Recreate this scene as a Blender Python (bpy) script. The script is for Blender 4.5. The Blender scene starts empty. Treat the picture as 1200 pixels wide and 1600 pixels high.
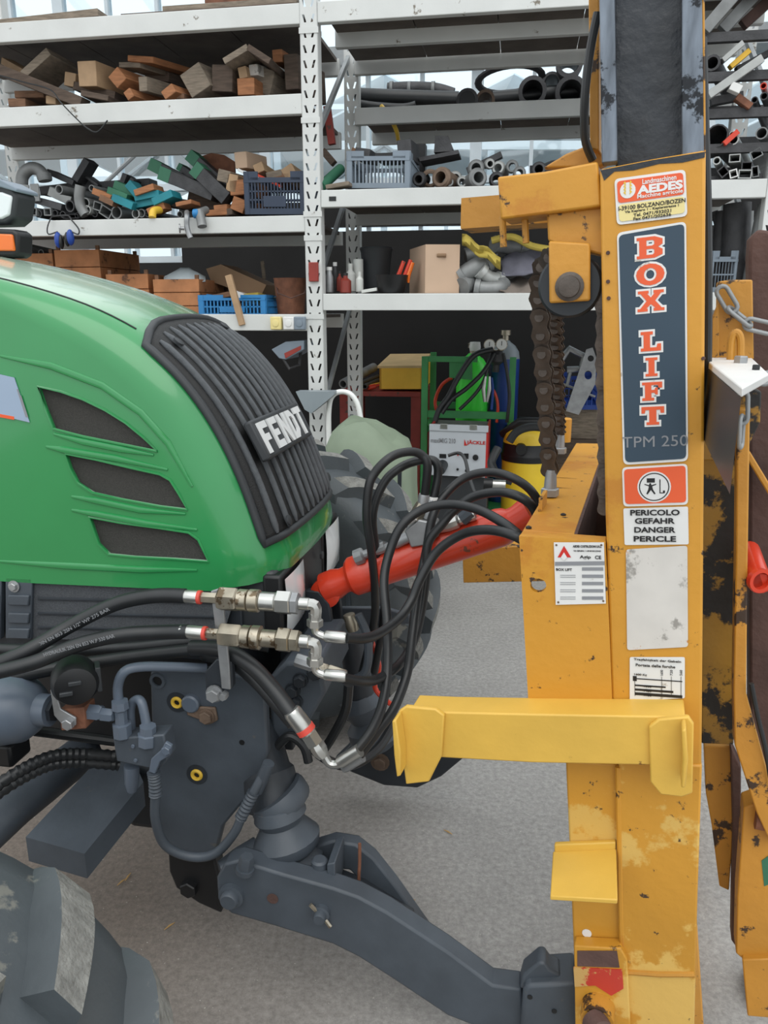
import bpy, bmesh, math, random
from mathutils import Vector, Matrix, geometry
random.seed(7)

# ------------------------------------------------------------------ camera, sky, light, exposure
SC = bpy.context.scene
COL = SC.collection
FPX = 1200.0
CAMH = 1.72
PITCH = math.atan(315 / 1200)
cam = bpy.data.cameras.new('camera')
cam.sensor_fit = 'VERTICAL'
cam.sensor_height = 36.0
cam.lens = 36.0 * FPX / 1600
cam.clip_start = 0.02
camo = bpy.data.objects.new('camera', cam)
COL.objects.link(camo)
camo.location = (0, 0, CAMH)
camo.rotation_euler = (math.pi / 2 - PITCH, 0, 0)
SC.camera = camo

# overcast sky: zenith about three times as bright as the horizon, like the daylight of the yard
wd = bpy.data.worlds.new('overcast_sky')
SC.world = wd
wd.use_nodes = True
wn, wl = wd.node_tree.nodes, wd.node_tree.links
wn.clear()
tc = wn.new('ShaderNodeTexCoord')
sx = wn.new('ShaderNodeSeparateXYZ')
mr = wn.new('ShaderNodeMapRange')
mr.inputs['From Min'].default_value = 0.0
mr.inputs['From Max'].default_value = 1.0
mr.inputs['To Min'].default_value = 0.98
mr.inputs['To Max'].default_value = 1.45
bg = wn.new('ShaderNodeBackground')
bg.inputs['Color'].default_value = (0.93, 0.975, 1.0, 1)
wo = wn.new('ShaderNodeOutputWorld')
wl.new(tc.outputs['Generated'], sx.inputs[0])
wl.new(sx.outputs['Z'], mr.inputs['Value'])
wl.new(mr.outputs[0], bg.inputs['Strength'])
wl.new(bg.outputs[0], wo.inputs[0])
# veiled sun, high, behind the camera's left shoulder
sun = bpy.data.lights.new('sun', 'SUN')
sun.energy = 0.8
sun.angle = math.radians(50)
sun.color = (1.0, 0.96, 0.9)
suno = bpy.data.objects.new('sun', sun)
COL.objects.link(suno)
suno.rotation_euler = (math.radians(34), math.radians(6), math.radians(-8))

SC.view_settings.view_transform = 'Standard'
SC.view_settings.look = 'None'
SC.view_settings.gamma = 1.0
SC.view_settings.use_curve_mapping = False
SC.view_settings.exposure = 0.22

# ------------------------------------------------------------------ surveying helpers
def ray(x, y):
    a = (x - 600) / FPX
    b = -(y - 800) / FPX
    return Vector((a, math.cos(PITCH) + b * math.sin(PITCH), -math.sin(PITCH) + b * math.cos(PITCH)))

class Frame:
    """Upright frame of a thing: h runs along it, n points away from the photographer."""
    def __init__(self, deg):
        t = math.radians(deg)
        self.h = Vector((math.cos(t), -math.sin(t), 0))
        self.n = Vector((math.sin(t), math.cos(t), 0))
    def P(self, x, y, v):
        d = ray(x, y)
        return d * (v / d.dot(self.n)) + Vector((0, 0, CAMH))
    def Z(self, x, y, z):
        d = ray(x, y)
        return d * ((z - CAMH) / d.z) + Vector((0, 0, CAMH))
    def S(self, x, y, s):
        d = ray(x, y)
        return d * (s / d.dot(self.h)) + Vector((0, 0, CAMH))
    def W(self, s, v, z):
        return self.h * s + self.n * v + Vector((0, 0, z))
    def L(self, w):
        return (w.dot(self.h), w.dot(self.n), w.z)
TR = Frame(10)      # tractor
MA = Frame(19)      # lift mast
RK = Frame(9.7)     # storage rack
UP = Vector((0, 0, 1))
def px(p, v, F):
    """metres per pixel at a point on plane v seen at pixel p"""
    a = F.P(p[0], p[1], v)
    return (a - Vector((0, 0, CAMH))).dot(Vector((0, math.cos(PITCH), -math.sin(PITCH)))) / FPX

# ------------------------------------------------------------------ materials
def lin(c):
    r = []
    for k in c[:3]:
        k = k / 255.0
        r.append(k / 12.92 if k <= 0.04045 else ((k + 0.055) / 1.055) ** 2.4)
    return (r[0], r[1], r[2], 1)
MATS = {}
def M(name, col, rough=0.55, metal=0.0, var=0.18, scale=6.0, chip=None, amt=0.4, cscale=14.0,
      bump=0.0, bscale=90.0, coat=0.0, chip2=None, amt2=0.35, cscale2=4.0, stretch=None, spec=0.5):
    m = bpy.data.materials.new(name)
    m.use_nodes = True
    N, L = m.node_tree.nodes, m.node_tree.links
    b = N['Principled BSDF']
    b.inputs['Roughness'].default_value = rough
    b.inputs['Metallic'].default_value = metal
    b.inputs['Coat Weight'].default_value = coat
    b.inputs['Coat Roughness'].default_value = 0.08
    b.inputs['Specular IOR Level'].default_value = spec
    t = N.new('ShaderNodeTexCoord')
    src = t.outputs['Object']
    if stretch:
        mp = N.new('ShaderNodeMapping')
        mp.inputs['Scale'].default_value = stretch
        L.new(src, mp.inputs[0])
        src = mp.outputs[0]
    c = lin(col)
    n1 = N.new('ShaderNodeTexNoise')
    n1.inputs['Scale'].default_value = scale
    n1.inputs['Detail'].default_value = 5
    L.new(src, n1.inputs['Vector'])
    r1 = N.new('ShaderNodeValToRGB')
    r1.color_ramp.elements[0].position = 0.3
    r1.color_ramp.elements[1].position = 0.7
    r1.color_ramp.elements[0].color = tuple(max(0, k * (1 - var)) for k in c[:3]) + (1,)
    r1.color_ramp.elements[1].color = tuple(min(1, k * (1 + var)) for k in c[:3]) + (1,)
    L.new(n1.outputs['Fac'], r1.inputs[0])
    out = r1.outputs[0]
    for (cc, am, cs) in ((chip2, amt2, cscale2), (chip, amt, cscale)):
        if not cc:
            continue
        n2 = N.new('ShaderNodeTexNoise')
        n2.inputs['Scale'].default_value = cs
        n2.inputs['Detail'].default_value = 8
        n2.inputs['Roughness'].default_value = 0.65
        L.new(t.outputs['Object'], n2.inputs['Vector'])
        r2 = N.new('ShaderNodeValToRGB')
        r2.color_ramp.elements[0].position = am
        r2.color_ramp.elements[1].position = am + 0.035
        r2.color_ramp.elements[0].color = (1, 1, 1, 1)
        r2.color_ramp.elements[1].color = (0, 0, 0, 1)
        L.new(n2.outputs['Fac'], r2.inputs[0])
        mx = N.new('ShaderNodeMixRGB')
        L.new(r2.outputs[0], mx.inputs[0])
        L.new(out, mx.inputs[1])
        mx.inputs[2].default_value = lin(cc)
        out = mx.outputs[0]
    L.new(out, b.inputs['Base Color'])
    if bump:
        n3 = N.new('ShaderNodeTexNoise')
        n3.inputs['Scale'].default_value = bscale
        n3.inputs['Detail'].default_value = 6
        L.new(src, n3.inputs['Vector'])
        bp = N.new('ShaderNodeBump')
        bp.inputs['Strength'].default_value = bump
        bp.inputs['Distance'].default_value = 0.01
        L.new(n3.outputs['Fac'], bp.inputs['Height'])
        L.new(bp.outputs[0], b.inputs['Normal'])
    MATS[name] = m
    return m

# ------------------------------------------------------------------ mesh building
WLOC = {}
class MB:
    def __init__(self):
        self.v = []
        self.f = []
    def add(self, vs, fs):
        o = len(self.v)
        self.v += [Vector(q) for q in vs]
        self.f += [tuple(i + o for i in f) for f in fs]
        return self
    def box(self, c, a, b, d):
        """centre and three half vectors"""
        c, a, b, d = Vector(c), Vector(a), Vector(b), Vector(d)
        vs = [c + a * i + b * j + d * k for k in (-1, 1) for j in (-1, 1) for i in (-1, 1)]
        fs = [(0, 2, 3, 1), (4, 5, 7, 6), (0, 1, 5, 4), (2, 6, 7, 3), (0, 4, 6, 2), (1, 3, 7, 5)]
        return self.add(vs, fs)
    def prism(self, pts, ext):
        pts = [Vector(q) for q in pts]
        ext = Vector(ext)
        k = len(pts)
        vs = pts + [q + ext for q in pts]
        fs = [tuple(range(k)), tuple(range(2 * k - 1, k - 1, -1))]
        fs += [(i, i + k, (i + 1) % k + k, (i + 1) % k) for i in range(k)]
        return self.add(vs, fs)
    def tube(self, path, r, n=10, closed=False, caps=True, flat=1.0, phase=0.0, up=None):
        path = [Vector(q) for q in path]
        m = len(path)
        rs = r if isinstance(r, (list, tuple)) else [r] * m
        vs, fs = [], []
        nrm = None
        for i in range(m):
            if closed:
                t = path[(i + 1) % m] - path[i - 1]
            else:
                t = path[min(i + 1, m - 1)] - path[max(i - 1, 0)]
            if t.length < 1e-9:
                t = Vector((0, 0, 1))
            t.normalize()
            if nrm is None:
                ref = Vector(up) if up else (Vector((0, 0, 1)) if abs(t.z) < 0.9 else Vector((1, 0, 0)))
                nrm = (ref - t * ref.dot(t)).normalized()
            else:
                q = nrm - t * nrm.dot(t)
                nrm = q.normalized() if q.length > 1e-6 else nrm
            bn = t.cross(nrm)
            for j in range(n):
                a = 2 * math.pi * j / n + phase
                vs.append(path[i] + (nrm * math.cos(a) * flat + bn * math.sin(a)) * rs[i])
        for i in range(m if closed else m - 1):
            a, b = i * n, ((i + 1) % m) * n
            for j in range(n):
                fs.append((a + j, a + (j + 1) % n, b + (j + 1) % n, b + j))
        if caps and not closed:
            fs.append(tuple(range(n - 1, -1, -1)))
            fs.append(tuple((m - 1) * n + j for j in range(n)))
        return self.add(vs, fs)
    def pipe(self, a, b, ro, ri, n=14):
        """open tube with a wall thickness"""
        a, b = Vector(a), Vector(b)
        prof = [(0, ri), (0, ro), (1, ro), (1, ri)]
        t = (b - a)
        ln = t.length
        return self.lathe(a, t, [(d * ln, r) for d, r in prof] + [(0, ri)], n, caps=False)
    def rhs(self, a, b, u, w, hu, hw, wall):
        """hollow rectangular section between a and b, u and w its unit side directions"""
        a, b, u, w = Vector(a), Vector(b), Vector(u), Vector(w)
        vs, fs = [], []
        for e in (a, b):
            for s in (1.0, 0.0):
                x, y = (hu, hw) if s else (hu - wall, hw - wall)
                vs += [e + u * x * i + w * y * j for i, j in ((-1, -1), (1, -1), (1, 1), (-1, 1))]
        for k in range(4):
            l = (k + 1) % 4
            fs += [(k, l, 8 + l, 8 + k), (4 + l, 4 + k, 12 + k, 12 + l), (l, k, 4 + k, 4 + l), (8 + k, 8 + l, 12 + l, 12 + k)]
        return self.add(vs, fs)
    def lathe(self, o, ax, prof, n=20, caps=True, phase=0.0):
        o, t = Vector(o), Vector(ax).normalized()
        ref = Vector((0, 0, 1)) if abs(t.z) < 0.9 else Vector((1, 0, 0))
        u = (ref - t * ref.dot(t)).normalized()
        w = t.cross(u)
        vs, fs = [], []
        for d, r in prof:
            for j in range(n):
                a = 2 * math.pi * j / n + phase
                vs.append(o + t * d + (u * math.cos(a) + w * math.sin(a)) * max(r, 1e-5))
        for i in range(len(prof) - 1):
            for j in range(n):
                fs.append((i * n + j, i * n + (j + 1) % n, (i + 1) * n + (j + 1) % n, (i + 1) * n + j))
        if caps:
            fs.append(tuple(range(n - 1, -1, -1)))
            fs.append(tuple((len(prof) - 1) * n + j for j in range(n)))
        return self.add(vs, fs)
    def grid(self, rows, closed=False):
        m, k = len(rows), len(rows[0])
        vs = [q for r in rows for q in r]
        fs = []
        for i in range(m - 1):
            for j in range(k if closed else k - 1):
                fs.append((i * k + j, i * k + (j + 1) % k, (i + 1) * k + (j + 1) % k, (i + 1) * k + j))
        return self.add(vs, fs)
    def ball(self, c, r, n=14, sq=(1, 1, 1)):
        c = Vector(c)
        rows = []
        for i in range(n // 2 + 1):
            a = math.pi * i / (n // 2)
            rows.append([c + Vector((math.sin(a) * math.cos(2 * math.pi * j / n) * r * sq[0],
                                     math.sin(a) * math.sin(2 * math.pi * j / n) * r * sq[1],
                                     math.cos(a) * r * sq[2])) for j in range(n)])
        return self.grid(rows, True)
    def bolt(self, o, ax, r, hgt, washer=0.0):
        ax = Vector(ax).normalized()
        o = Vector(o)
        if washer:
            self.lathe(o, ax, [(0, washer), (hgt * 0.25, washer)], 14)
        return self.lathe(o, ax, [(0, r), (hgt * 0.85, r), (hgt, r * 0.86)], 6)
    def build(self, name, mat, parent=None, smooth=35, bevel=0.0, segs=2, label=None, cat=None, group=None, kind=None, fix=False, thick=0.0):
        base = Vector((0, 0, 0))
        if parent is not None:
            base = WLOC[parent.name]
        else:
            k = len(self.v)
            base = sum(self.v, Vector()) / k
            base.z = min(q.z for q in self.v)
        me = bpy.data.meshes.new(name)
        me.from_pydata([tuple(q - base) for q in self.v], [], self.f)
        me.update()
        bm = bmesh.new()
        bm.from_mesh(me)
        if fix:
            bmesh.ops.remove_doubles(bm, verts=bm.verts, dist=0.0002)
        bmesh.ops.recalc_face_normals(bm, faces=bm.faces)
        bm.to_mesh(me)
        bm.free()
        if smooth:
            me.polygons.foreach_set('use_smooth', [True] * len(me.polygons))
            me.set_sharp_from_angle(angle=math.radians(smooth))
        me.materials.append(MATS[mat] if isinstance(mat, str) else mat)
        o = bpy.data.objects.new(name, me)
        COL.objects.link(o)
        if parent is not None:
            o.parent = parent
            WLOC[o.name] = WLOC[parent.name].copy()
        else:
            o.location = base
            WLOC[o.name] = base.copy()
        if thick:
            sd = o.modifiers.new('solid', 'SOLIDIFY')
            sd.thickness = thick
            sd.offset = 0
        if bevel:
            bv = o.modifiers.new('bevel', 'BEVEL')
            bv.width = bevel
            bv.segments = segs
            bv.limit_method = 'ANGLE'
            bv.angle_limit = math.radians(40)
            bv.harden_normals = False
        tag(o, label, cat, group, kind)
        return o
def tag(o, label=None, cat=None, group=None, kind=None):
    if label: o['label'] = label
    if cat: o['category'] = cat
    if group: o['group'] = group
    if kind: o['kind'] = kind
    return o
def thing(name, loc, label=None, cat=None, group=None, kind=None):
    o = bpy.data.objects.new(name, None)
    o.empty_display_size = 0.1
    COL.objects.link(o)
    o.location = Vector(loc)
    WLOC[o.name] = Vector(loc)
    return tag(o, label, cat, group, kind)
def clone(o, parent, off):
    """a copy of one mesh object, sharing its mesh, shifted by off (world metres)"""
    c = o.copy()
    COL.objects.link(c)
    c.parent = parent
    c.location = o.location + Vector(off)
    WLOC[c.name] = WLOC[o.name].copy()
    return c
def spline(pts, k=6):
    """Catmull-Rom through the points"""
    pts = [Vector(q) for q in pts]
    out = []
    for i in range(len(pts) - 1):
        p0, p1, p2, p3 = pts[max(i - 1, 0)], pts[i], pts[i + 1], pts[min(i + 2, len(pts) - 1)]
        for j in range(k):
            t = j / k
            out.append(0.5 * ((2 * p1) + (p2 - p0) * t + (2 * p0 - 5 * p1 + 4 * p2 - p3) * t * t + (3 * p1 - p0 - 3 * p2 + p3) * t ** 3))
    out.append(pts[-1])
    return out
def hosepath(F, spec, k=6):
    """spec: list of (x, y, v)"""
    return spline([F.P(*q) for q in spec], k)
def text_mesh(s, size=1.0, bold=0.0, extrude=0.002, align='CENTER', spacing=1.0):
    cu = bpy.data.curves.new('lettering', 'FONT')
    cu.body = s
    cu.size = size
    cu.align_x = align
    cu.align_y = 'CENTER'
    cu.offset = bold
    cu.extrude = extrude
    cu.space_character = spacing
    cu.resolution_u = 3
    o = bpy.data.objects.new('lettering', cu)
    COL.objects.link(o)
    dg = bpy.context.evaluated_depsgraph_get()
    me = bpy.data.meshes.new_from_object(o.evaluated_get(dg))
    vs = [v.co.copy() for v in me.vertices]
    fs = [tuple(p.vertices) for p in me.polygons]
    bpy.data.objects.remove(o)
    bpy.data.curves.remove(cu)
    bpy.data.meshes.remove(me)
    return vs, fs
def write(name, s, mat, parent, c, u, w, size, width=None, bold=0.0, depth=0.0006, align='CENTER', spacing=1.0, smooth=0):
    """lettering laid on a face: c its middle, u reading direction, w up, both unit; width squeezes it to fit"""
    vs, fs = text_mesh(s, 1.0, bold, 0.5, align, spacing)
    if not vs:
        return None
    xs = [q.x for q in vs]
    ys = [q.y for q in vs]
    sx = size
    if width:
        sx = width / (max(xs) - min(xs))
    cap = max(ys) - min(ys)
    sy = size / cap if width else size
    my = (max(ys) + min(ys)) / 2
    mx = (max(xs) + min(xs)) / 2 if align == 'CENTER' else min(xs)
    nrm = Vector(u).cross(Vector(w))
    mb = MB()
    mb.add([Vector(c) + Vector(u) * (q.x - mx) * sx + Vector(w) * (q.y - my) * sy + nrm * (q.z + 0.5) * depth for q in vs], fs)
    return mb.build(name, mat, parent, smooth=smooth)
# ------------------------------------------------------------------ the palette
M('yellow_paint', (202, 144, 48), 0.45, var=0.10, scale=3, chip=(60, 42, 30), amt=0.335, cscale=26, bump=0.12, bscale=40, chip2=(188, 126, 40), amt2=0.4, cscale2=3)
M('yellow_fresh', (214, 172, 74), 0.45, var=0.10, scale=5, chip=(110, 72, 30), amt=0.30, cscale=20, bump=0.15, bscale=30)
M('yellow_worn', (192, 136, 50), 0.5, var=0.15, scale=4, chip=(62, 46, 34), amt=0.395, cscale=14, bump=0.2, bscale=40)
M('yellow_patchy', (198, 142, 46), 0.5, var=0.1, scale=3, chip=(70, 52, 36), amt=0.33, cscale=26, bump=0.15, bscale=40, chip2=(212, 172, 90), amt2=0.45, cscale2=4)
M('red_chipped', (186, 58, 44), 0.5, var=0.1, chip=(196, 156, 92), amt=0.45, cscale=16)
M('mesh_grey', (86, 90, 95), 0.6, var=0.3, scale=300, bump=0.7, bscale=900)
M('yellow_greasy', (150, 112, 38), 0.45, var=0.3, scale=5, chip=(26, 24, 22), amt=0.47, cscale=7, bump=0.2, bscale=30)
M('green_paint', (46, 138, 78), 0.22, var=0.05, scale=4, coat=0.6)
M('grille_black', (14, 15, 16), 0.5, var=0.15, scale=30, bump=0.3, bscale=400)
M('slat_grey', (84, 88, 92), 0.45, var=0.15, scale=60, bump=0.5, bscale=600)
M('dark_plastic', (48, 51, 54), 0.5, var=0.15)
M('black_plastic', (24, 25, 27), 0.45, var=0.2)
M('chassis_grey', (70, 77, 85), 0.5, var=0.18, scale=9, bump=0.08, bscale=50, chip=(90, 88, 84), amt=0.3, cscale=12)
M('chassis_dark', (42, 47, 53), 0.5, var=0.2, scale=9, bump=0.1, bscale=50)
M('tank_grey', (92, 102, 115), 0.35, var=0.08, scale=4)
M('steel_bright', (190, 190, 186), 0.28, 0.85, var=0.12, scale=20)
M('steel_brass', (168, 160, 144), 0.35, 0.8, var=0.2, scale=25, chip=(110, 95, 76), amt=0.4, cscale=30)
M('zinc', (158, 160, 162), 0.45, 0.6, var=0.2, scale=16)
M('rust', (120, 78, 58), 0.8, var=0.35, scale=18, bump=0.3, bscale=70)
M('rust_dark', (84, 62, 56), 0.8, var=0.3, scale=9, bump=0.3, bscale=60)
M('red_band', (206, 74, 62), 0.5)
M('red_paint', (208, 60, 34), 0.32, var=0.08, scale=8, chip=(110, 60, 45), amt=0.33, cscale=16, bump=0.05, coat=0.2)
M('hose_rubber', (34, 36, 38), 0.42, var=0.15, scale=20)
M('rubber', (70, 76, 80), 0.55, var=0.15, scale=7, bump=0.1, bscale=60, chip2=(112, 112, 106), amt2=0.38, cscale2=6)
M('lug_worn', (120, 120, 116), 0.85, var=0.28, scale=40, bump=0.6, bscale=120)
M('lamp_lens', (222, 228, 230), 0.08, var=0.03, coat=0.8)
M('amber_lens', (232, 112, 30), 0.15, var=0.1, coat=0.5)
M('mesh_dark', (62, 60, 57), 0.6, var=0.25, scale=260, bump=0.6, bscale=900)
M('letter_silver', (224, 226, 226), 0.35, 0.1, var=0.04)
M('white_paint', (208, 210, 208), 0.55, var=0.06, scale=4, chip=(120, 112, 100), amt=0.31, cscale=9, bump=0.05)
M('deck_board', (96, 88, 82), 0.8, var=0.25, scale=5, bump=0.2)
M('galvanised', (150, 154, 156), 0.5, 0.3, var=0.15, scale=10)
M('wood_grey', (128, 116, 102), 0.8, var=0.3, scale=14, bump=0.3, stretch=(1, 1, 6))
M('wood_brown', (122, 90, 68), 0.8, var=0.3, scale=14, bump=0.3, stretch=(1, 1, 6))
M('wood_orange', (158, 106, 70), 0.75, var=0.25, scale=14, bump=0.2, stretch=(1, 1, 6))
M('wood_dark', (86, 72, 62), 0.8, var=0.3, scale=12, bump=0.3, stretch=(1, 1, 6))
M('wood_pale', (172, 142, 110), 0.7, var=0.15, scale=12)
M('wood_crate', (172, 116, 76), 0.75, var=0.25, scale=9, bump=0.2, chip=(96, 64, 44), amt=0.36, cscale=9)
M('board_green', (52, 110, 84), 0.6, var=0.2)
M('board_teal', (30, 124, 136), 0.6, var=0.2)
M('iron_dark', (66, 66, 68), 0.55, 0.3, var=0.3, scale=14, bump=0.2)
M('pipe_grey', (128, 130, 130), 0.5, 0.3, var=0.2, scale=12)
M('pipe_pale', (172, 174, 172), 0.45, 0.3, var=0.15, scale=12)
M('fitting_brown', (112, 94, 80), 0.7, 0.2, var=0.3, scale=18, bump=0.2)
M('plastic_grey', (122, 134, 146), 0.5, var=0.08)
M('plastic_navy', (44, 56, 76), 0.5, var=0.1)
M('plastic_blue', (40, 122, 180), 0.45, var=0.1)
M('plastic_deepblue', (28, 66, 150), 0.45, var=0.1)
M('cardboard', (196, 168, 144), 0.8, var=0.06, scale=4)
M('cardboard_dark', (140, 112, 86), 0.8, var=0.12, scale=4)
M('film', (190, 200, 204), 0.25, var=0.12, scale=8)
M('cloth_grey', (112, 112, 124), 0.9, var=0.15, scale=9, bump=0.3, bscale=30)
M('cloth_taupe', (124, 114, 106), 0.9, var=0.15, scale=9, bump=0.3, bscale=30)
M('cloth_yellow', (178, 158, 72), 0.9, var=0.2, scale=9)
M('tarp_green', (128, 142, 122), 0.7, var=0.12, scale=5, bump=0.2, bscale=12)
M('gas_green', (72, 232, 72), 0.35, var=0.05)
M('gas_blue', (34, 66, 140), 0.35, var=0.06)
M('gas_grey', (140, 150, 156), 0.4, var=0.06)
M('cart_green', (66, 150, 88), 0.45, var=0.12)
M('bench_red', (140, 52, 44), 0.6, var=0.2, chip=(80, 60, 52), amt=0.36, cscale=14)
M('box_yellow', (240, 190, 60), 0.5, var=0.08, chip=(130, 100, 40), amt=0.3, cscale=14)
M('toolbox_lid', (206, 176, 128), 0.7, var=0.12)
M('welder_red', (190, 46, 40), 0.4, var=0.06)
M('welder_grey', (196, 202, 208), 0.45, var=0.04)
M('welder_top', (110, 108, 106), 0.6, var=0.2, scale=12)
M('machine_yellow', (236, 200, 50), 0.4, var=0.06)
M('gauge_white', (236, 238, 236), 0.3, var=0.02)
M('grease', (40, 44, 50), 0.42, var=0.35, scale=12, bump=0.7, bscale=22)
M('rail_steel', (112, 120, 130), 0.3, 0.6, var=0.35, scale=20, stretch=(3, 3, 0.6), chip=(40, 42, 46), amt=0.42, cscale=16)
M('chain_dark', (88, 80, 74), 0.5, 0.4, var=0.25, scale=30, bump=0.15)
M('roller_black', (46, 50, 54), 0.4, 0.3, var=0.15)
M('label_white', (222, 222, 220), 0.45, var=0.04, scale=10, chip=(176, 170, 160), amt=0.33, cscale=18)
M('label_navy', (46, 66, 82), 0.4, var=0.05)
M('label_orange', (226, 92, 48), 0.4, var=0.05)
M('label_cream', (228, 212, 146), 0.45, var=0.05)
M('label_worn', (206, 202, 196), 0.5, var=0.06, scale=14, chip=(186, 120, 60), amt=0.33, cscale=13, chip2=(150, 146, 140), amt2=0.38, cscale2=8)
M('label_blue', (150, 168, 190), 0.35, var=0.04)
M('ink_black', (24, 24, 26), 0.5, var=0.0)
M('ink_grey', (134, 136, 140), 0.5, var=0.05)
M('ink_red', (200, 44, 36), 0.5, var=0.0)
M('bushing_yellow', (222, 182, 60), 0.5, var=0.06)
M('frame_white', (206, 216, 222), 0.5, var=0.05)
M('wall_dark', (20, 19, 19), 0.8, var=0.3, scale=3)
M('far_white', (236, 242, 245), 0.6, var=0.05, scale=0.5)
M('far_blue', (214, 228, 236), 0.6, var=0.1, scale=0.6)
M('bottle_white', (206, 208, 204), 0.4, var=0.05)
M('bottle_red', (136, 54, 44), 0.4, var=0.1)
M('straw', (186, 150, 96), 0.8)

# pane glass: mostly clear with a thin mirror, no ray-type tricks
gm = bpy.data.materials.new('pane_glass')
gm.use_nodes = True
N, L = gm.node_tree.nodes, gm.node_tree.links
N.clear()
o_ = N.new('ShaderNodeOutputMaterial')
t_ = N.new('ShaderNodeBsdfTransparent')
t_.inputs[0].default_value = (0.90, 0.96, 0.99, 1)
g_ = N.new('ShaderNodeBsdfGlossy')
g_.inputs['Roughness'].default_value = 0.05
x_ = N.new('ShaderNodeMixShader')
x_.inputs[0].default_value = 0.10
L.new(t_.outputs[0], x_.inputs[1]); L.new(g_.outputs[0], x_.inputs[2]); L.new(x_.outputs[0], o_.inputs[0])
MATS['pane_glass'] = gm

# concrete yard: grey with fine grit, the machine's brown shade painted in beside it
cm = bpy.data.materials.new('yard_concrete')
cm.use_nodes = True
N, L = cm.node_tree.nodes, cm.node_tree.links
b = N['Principled BSDF']
b.inputs['Roughness'].default_value = 0.85
t = N.new('ShaderNodeTexCoord')
def noise(sc, det=6, ro=0.6):
    q = N.new('ShaderNodeTexNoise')
    q.inputs['Scale'].default_value = sc
    q.inputs['Detail'].default_value = det
    q.inputs['Roughness'].default_value = ro
    L.new(t.outputs['Object'], q.inputs['Vector'])
    return q
def ramp(src, a, b_, ca, cb):
    r = N.new('ShaderNodeValToRGB')
    r.color_ramp.elements[0].position = a
    r.color_ramp.elements[1].position = b_
    r.color_ramp.elements[0].color = ca
    r.color_ramp.elements[1].color = cb
    L.new(src, r.inputs[0])
    return r
def mix(fac, a, b_, mode='MIX'):
    m = N.new('ShaderNodeMixRGB')
    m.blend_type = mode
    if hasattr(fac, 'type'): L.new(fac, m.inputs[0])
    else: m.inputs[0].default_value = fac
    L.new(a, m.inputs[1])
    L.new(b_, m.inputs[2])
    return m
big = ramp(noise(1.1).outputs['Fac'], 0.35, 0.65, lin((146, 144, 141)), lin((166, 164, 161)))
dirt = ramp(noise(0.9, 4).outputs['Fac'], 0.42, 0.62, (0, 0, 0, 1), (1, 1, 1, 1))  # patchy noise mask, not linked into the colour
sep = N.new('ShaderNodeSeparateXYZ')
L.new(t.outputs['Object'], sep.inputs[0])
mrx = N.new('ShaderNodeMapRange')     # tractor shade painted browner towards its side of the yard
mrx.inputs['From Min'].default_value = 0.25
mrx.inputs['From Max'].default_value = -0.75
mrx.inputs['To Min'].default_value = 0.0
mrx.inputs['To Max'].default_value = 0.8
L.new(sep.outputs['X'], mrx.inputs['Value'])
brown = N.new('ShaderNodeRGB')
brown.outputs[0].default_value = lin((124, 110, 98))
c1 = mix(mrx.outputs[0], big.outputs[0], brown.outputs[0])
grit = ramp(noise(55, 8, 0.75).outputs['Fac'], 0.36, 0.66, (0.62, 0.62, 0.62, 1), (1.25, 1.25, 1.25, 1))
c2 = mix(0.75, c1.outputs[0], grit.outputs[0], 'MULTIPLY')
spot = ramp(noise(130, 3, 0.5).outputs['Fac'], 0.70, 0.73, (0, 0, 0, 1), (1, 1, 1, 1))
pale = N.new('ShaderNodeRGB')
pale.outputs[0].default_value = lin((205, 200, 190))
c3 = mix(spot.outputs[0], c2.outputs[0], pale.outputs[0])
L.new(c3.outputs[0], b.inputs['Base Color'])
bp = N.new('ShaderNodeBump')
bp.inputs['Strength'].default_value = 0.35
bp.inputs['Distance'].default_value = 0.01
L.new(noise(80, 8, 0.7).outputs['Fac'], bp.inputs['Height'])
L.new(bp.outputs[0], b.inputs['Normal'])
MATS['yard_concrete'] = cm

# pale sky reflection, dusty in look, painted into the hood's upward faces
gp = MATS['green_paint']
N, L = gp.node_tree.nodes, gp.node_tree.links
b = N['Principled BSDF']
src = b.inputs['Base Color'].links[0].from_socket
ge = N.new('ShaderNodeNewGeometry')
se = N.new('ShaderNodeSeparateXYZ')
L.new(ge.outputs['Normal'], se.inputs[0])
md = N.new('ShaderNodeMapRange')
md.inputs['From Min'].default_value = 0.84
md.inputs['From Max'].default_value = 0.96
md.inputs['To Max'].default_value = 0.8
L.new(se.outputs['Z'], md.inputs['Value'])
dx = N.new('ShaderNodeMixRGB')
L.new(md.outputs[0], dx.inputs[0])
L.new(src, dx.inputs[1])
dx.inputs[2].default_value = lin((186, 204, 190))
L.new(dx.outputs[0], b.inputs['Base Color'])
# ------------------------------------------------------------------ the yard and the building behind
MB().add([(-14, -6, 0), (14, -6, 0), (14, 30, 0), (-14, 30, 0)], [(0, 1, 2, 3)]).build('floor', 'yard_concrete', smooth=0, kind='structure', label='grey concrete yard with painted brown shade beside the tractor')

def rbox(s0, s1, v0, v1, z0, z1, F=RK):
    return MB().box(F.W((s0 + s1) / 2, (v0 + v1) / 2, (z0 + z1) / 2), F.h * (s1 - s0) / 2, F.n * (v1 - v0) / 2, UP * (z1 - z0) / 2)
VW = 7.3
zl = RK.P(200, 411, VW).z
zr0 = RK.P(640, 360, VW).z
zr1 = RK.P(640, 353, VW).z
sx0 = RK.L(RK.P(285, 411, VW))[0]
rbox(-9, sx0, VW, VW + 0.12, 0, zl).build('wall_back', 'wall_dark', smooth=0, kind='structure')
rbox(sx0, 9, VW, VW + 0.12, 0, zr0).build('wall_back', 'wall_dark', smooth=0, kind='structure')
rbox(sx0, 9, VW, VW + 0.05, zr1, zr1 + 0.22).build('wall_back', 'wall_dark', smooth=0, kind='structure')
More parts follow.
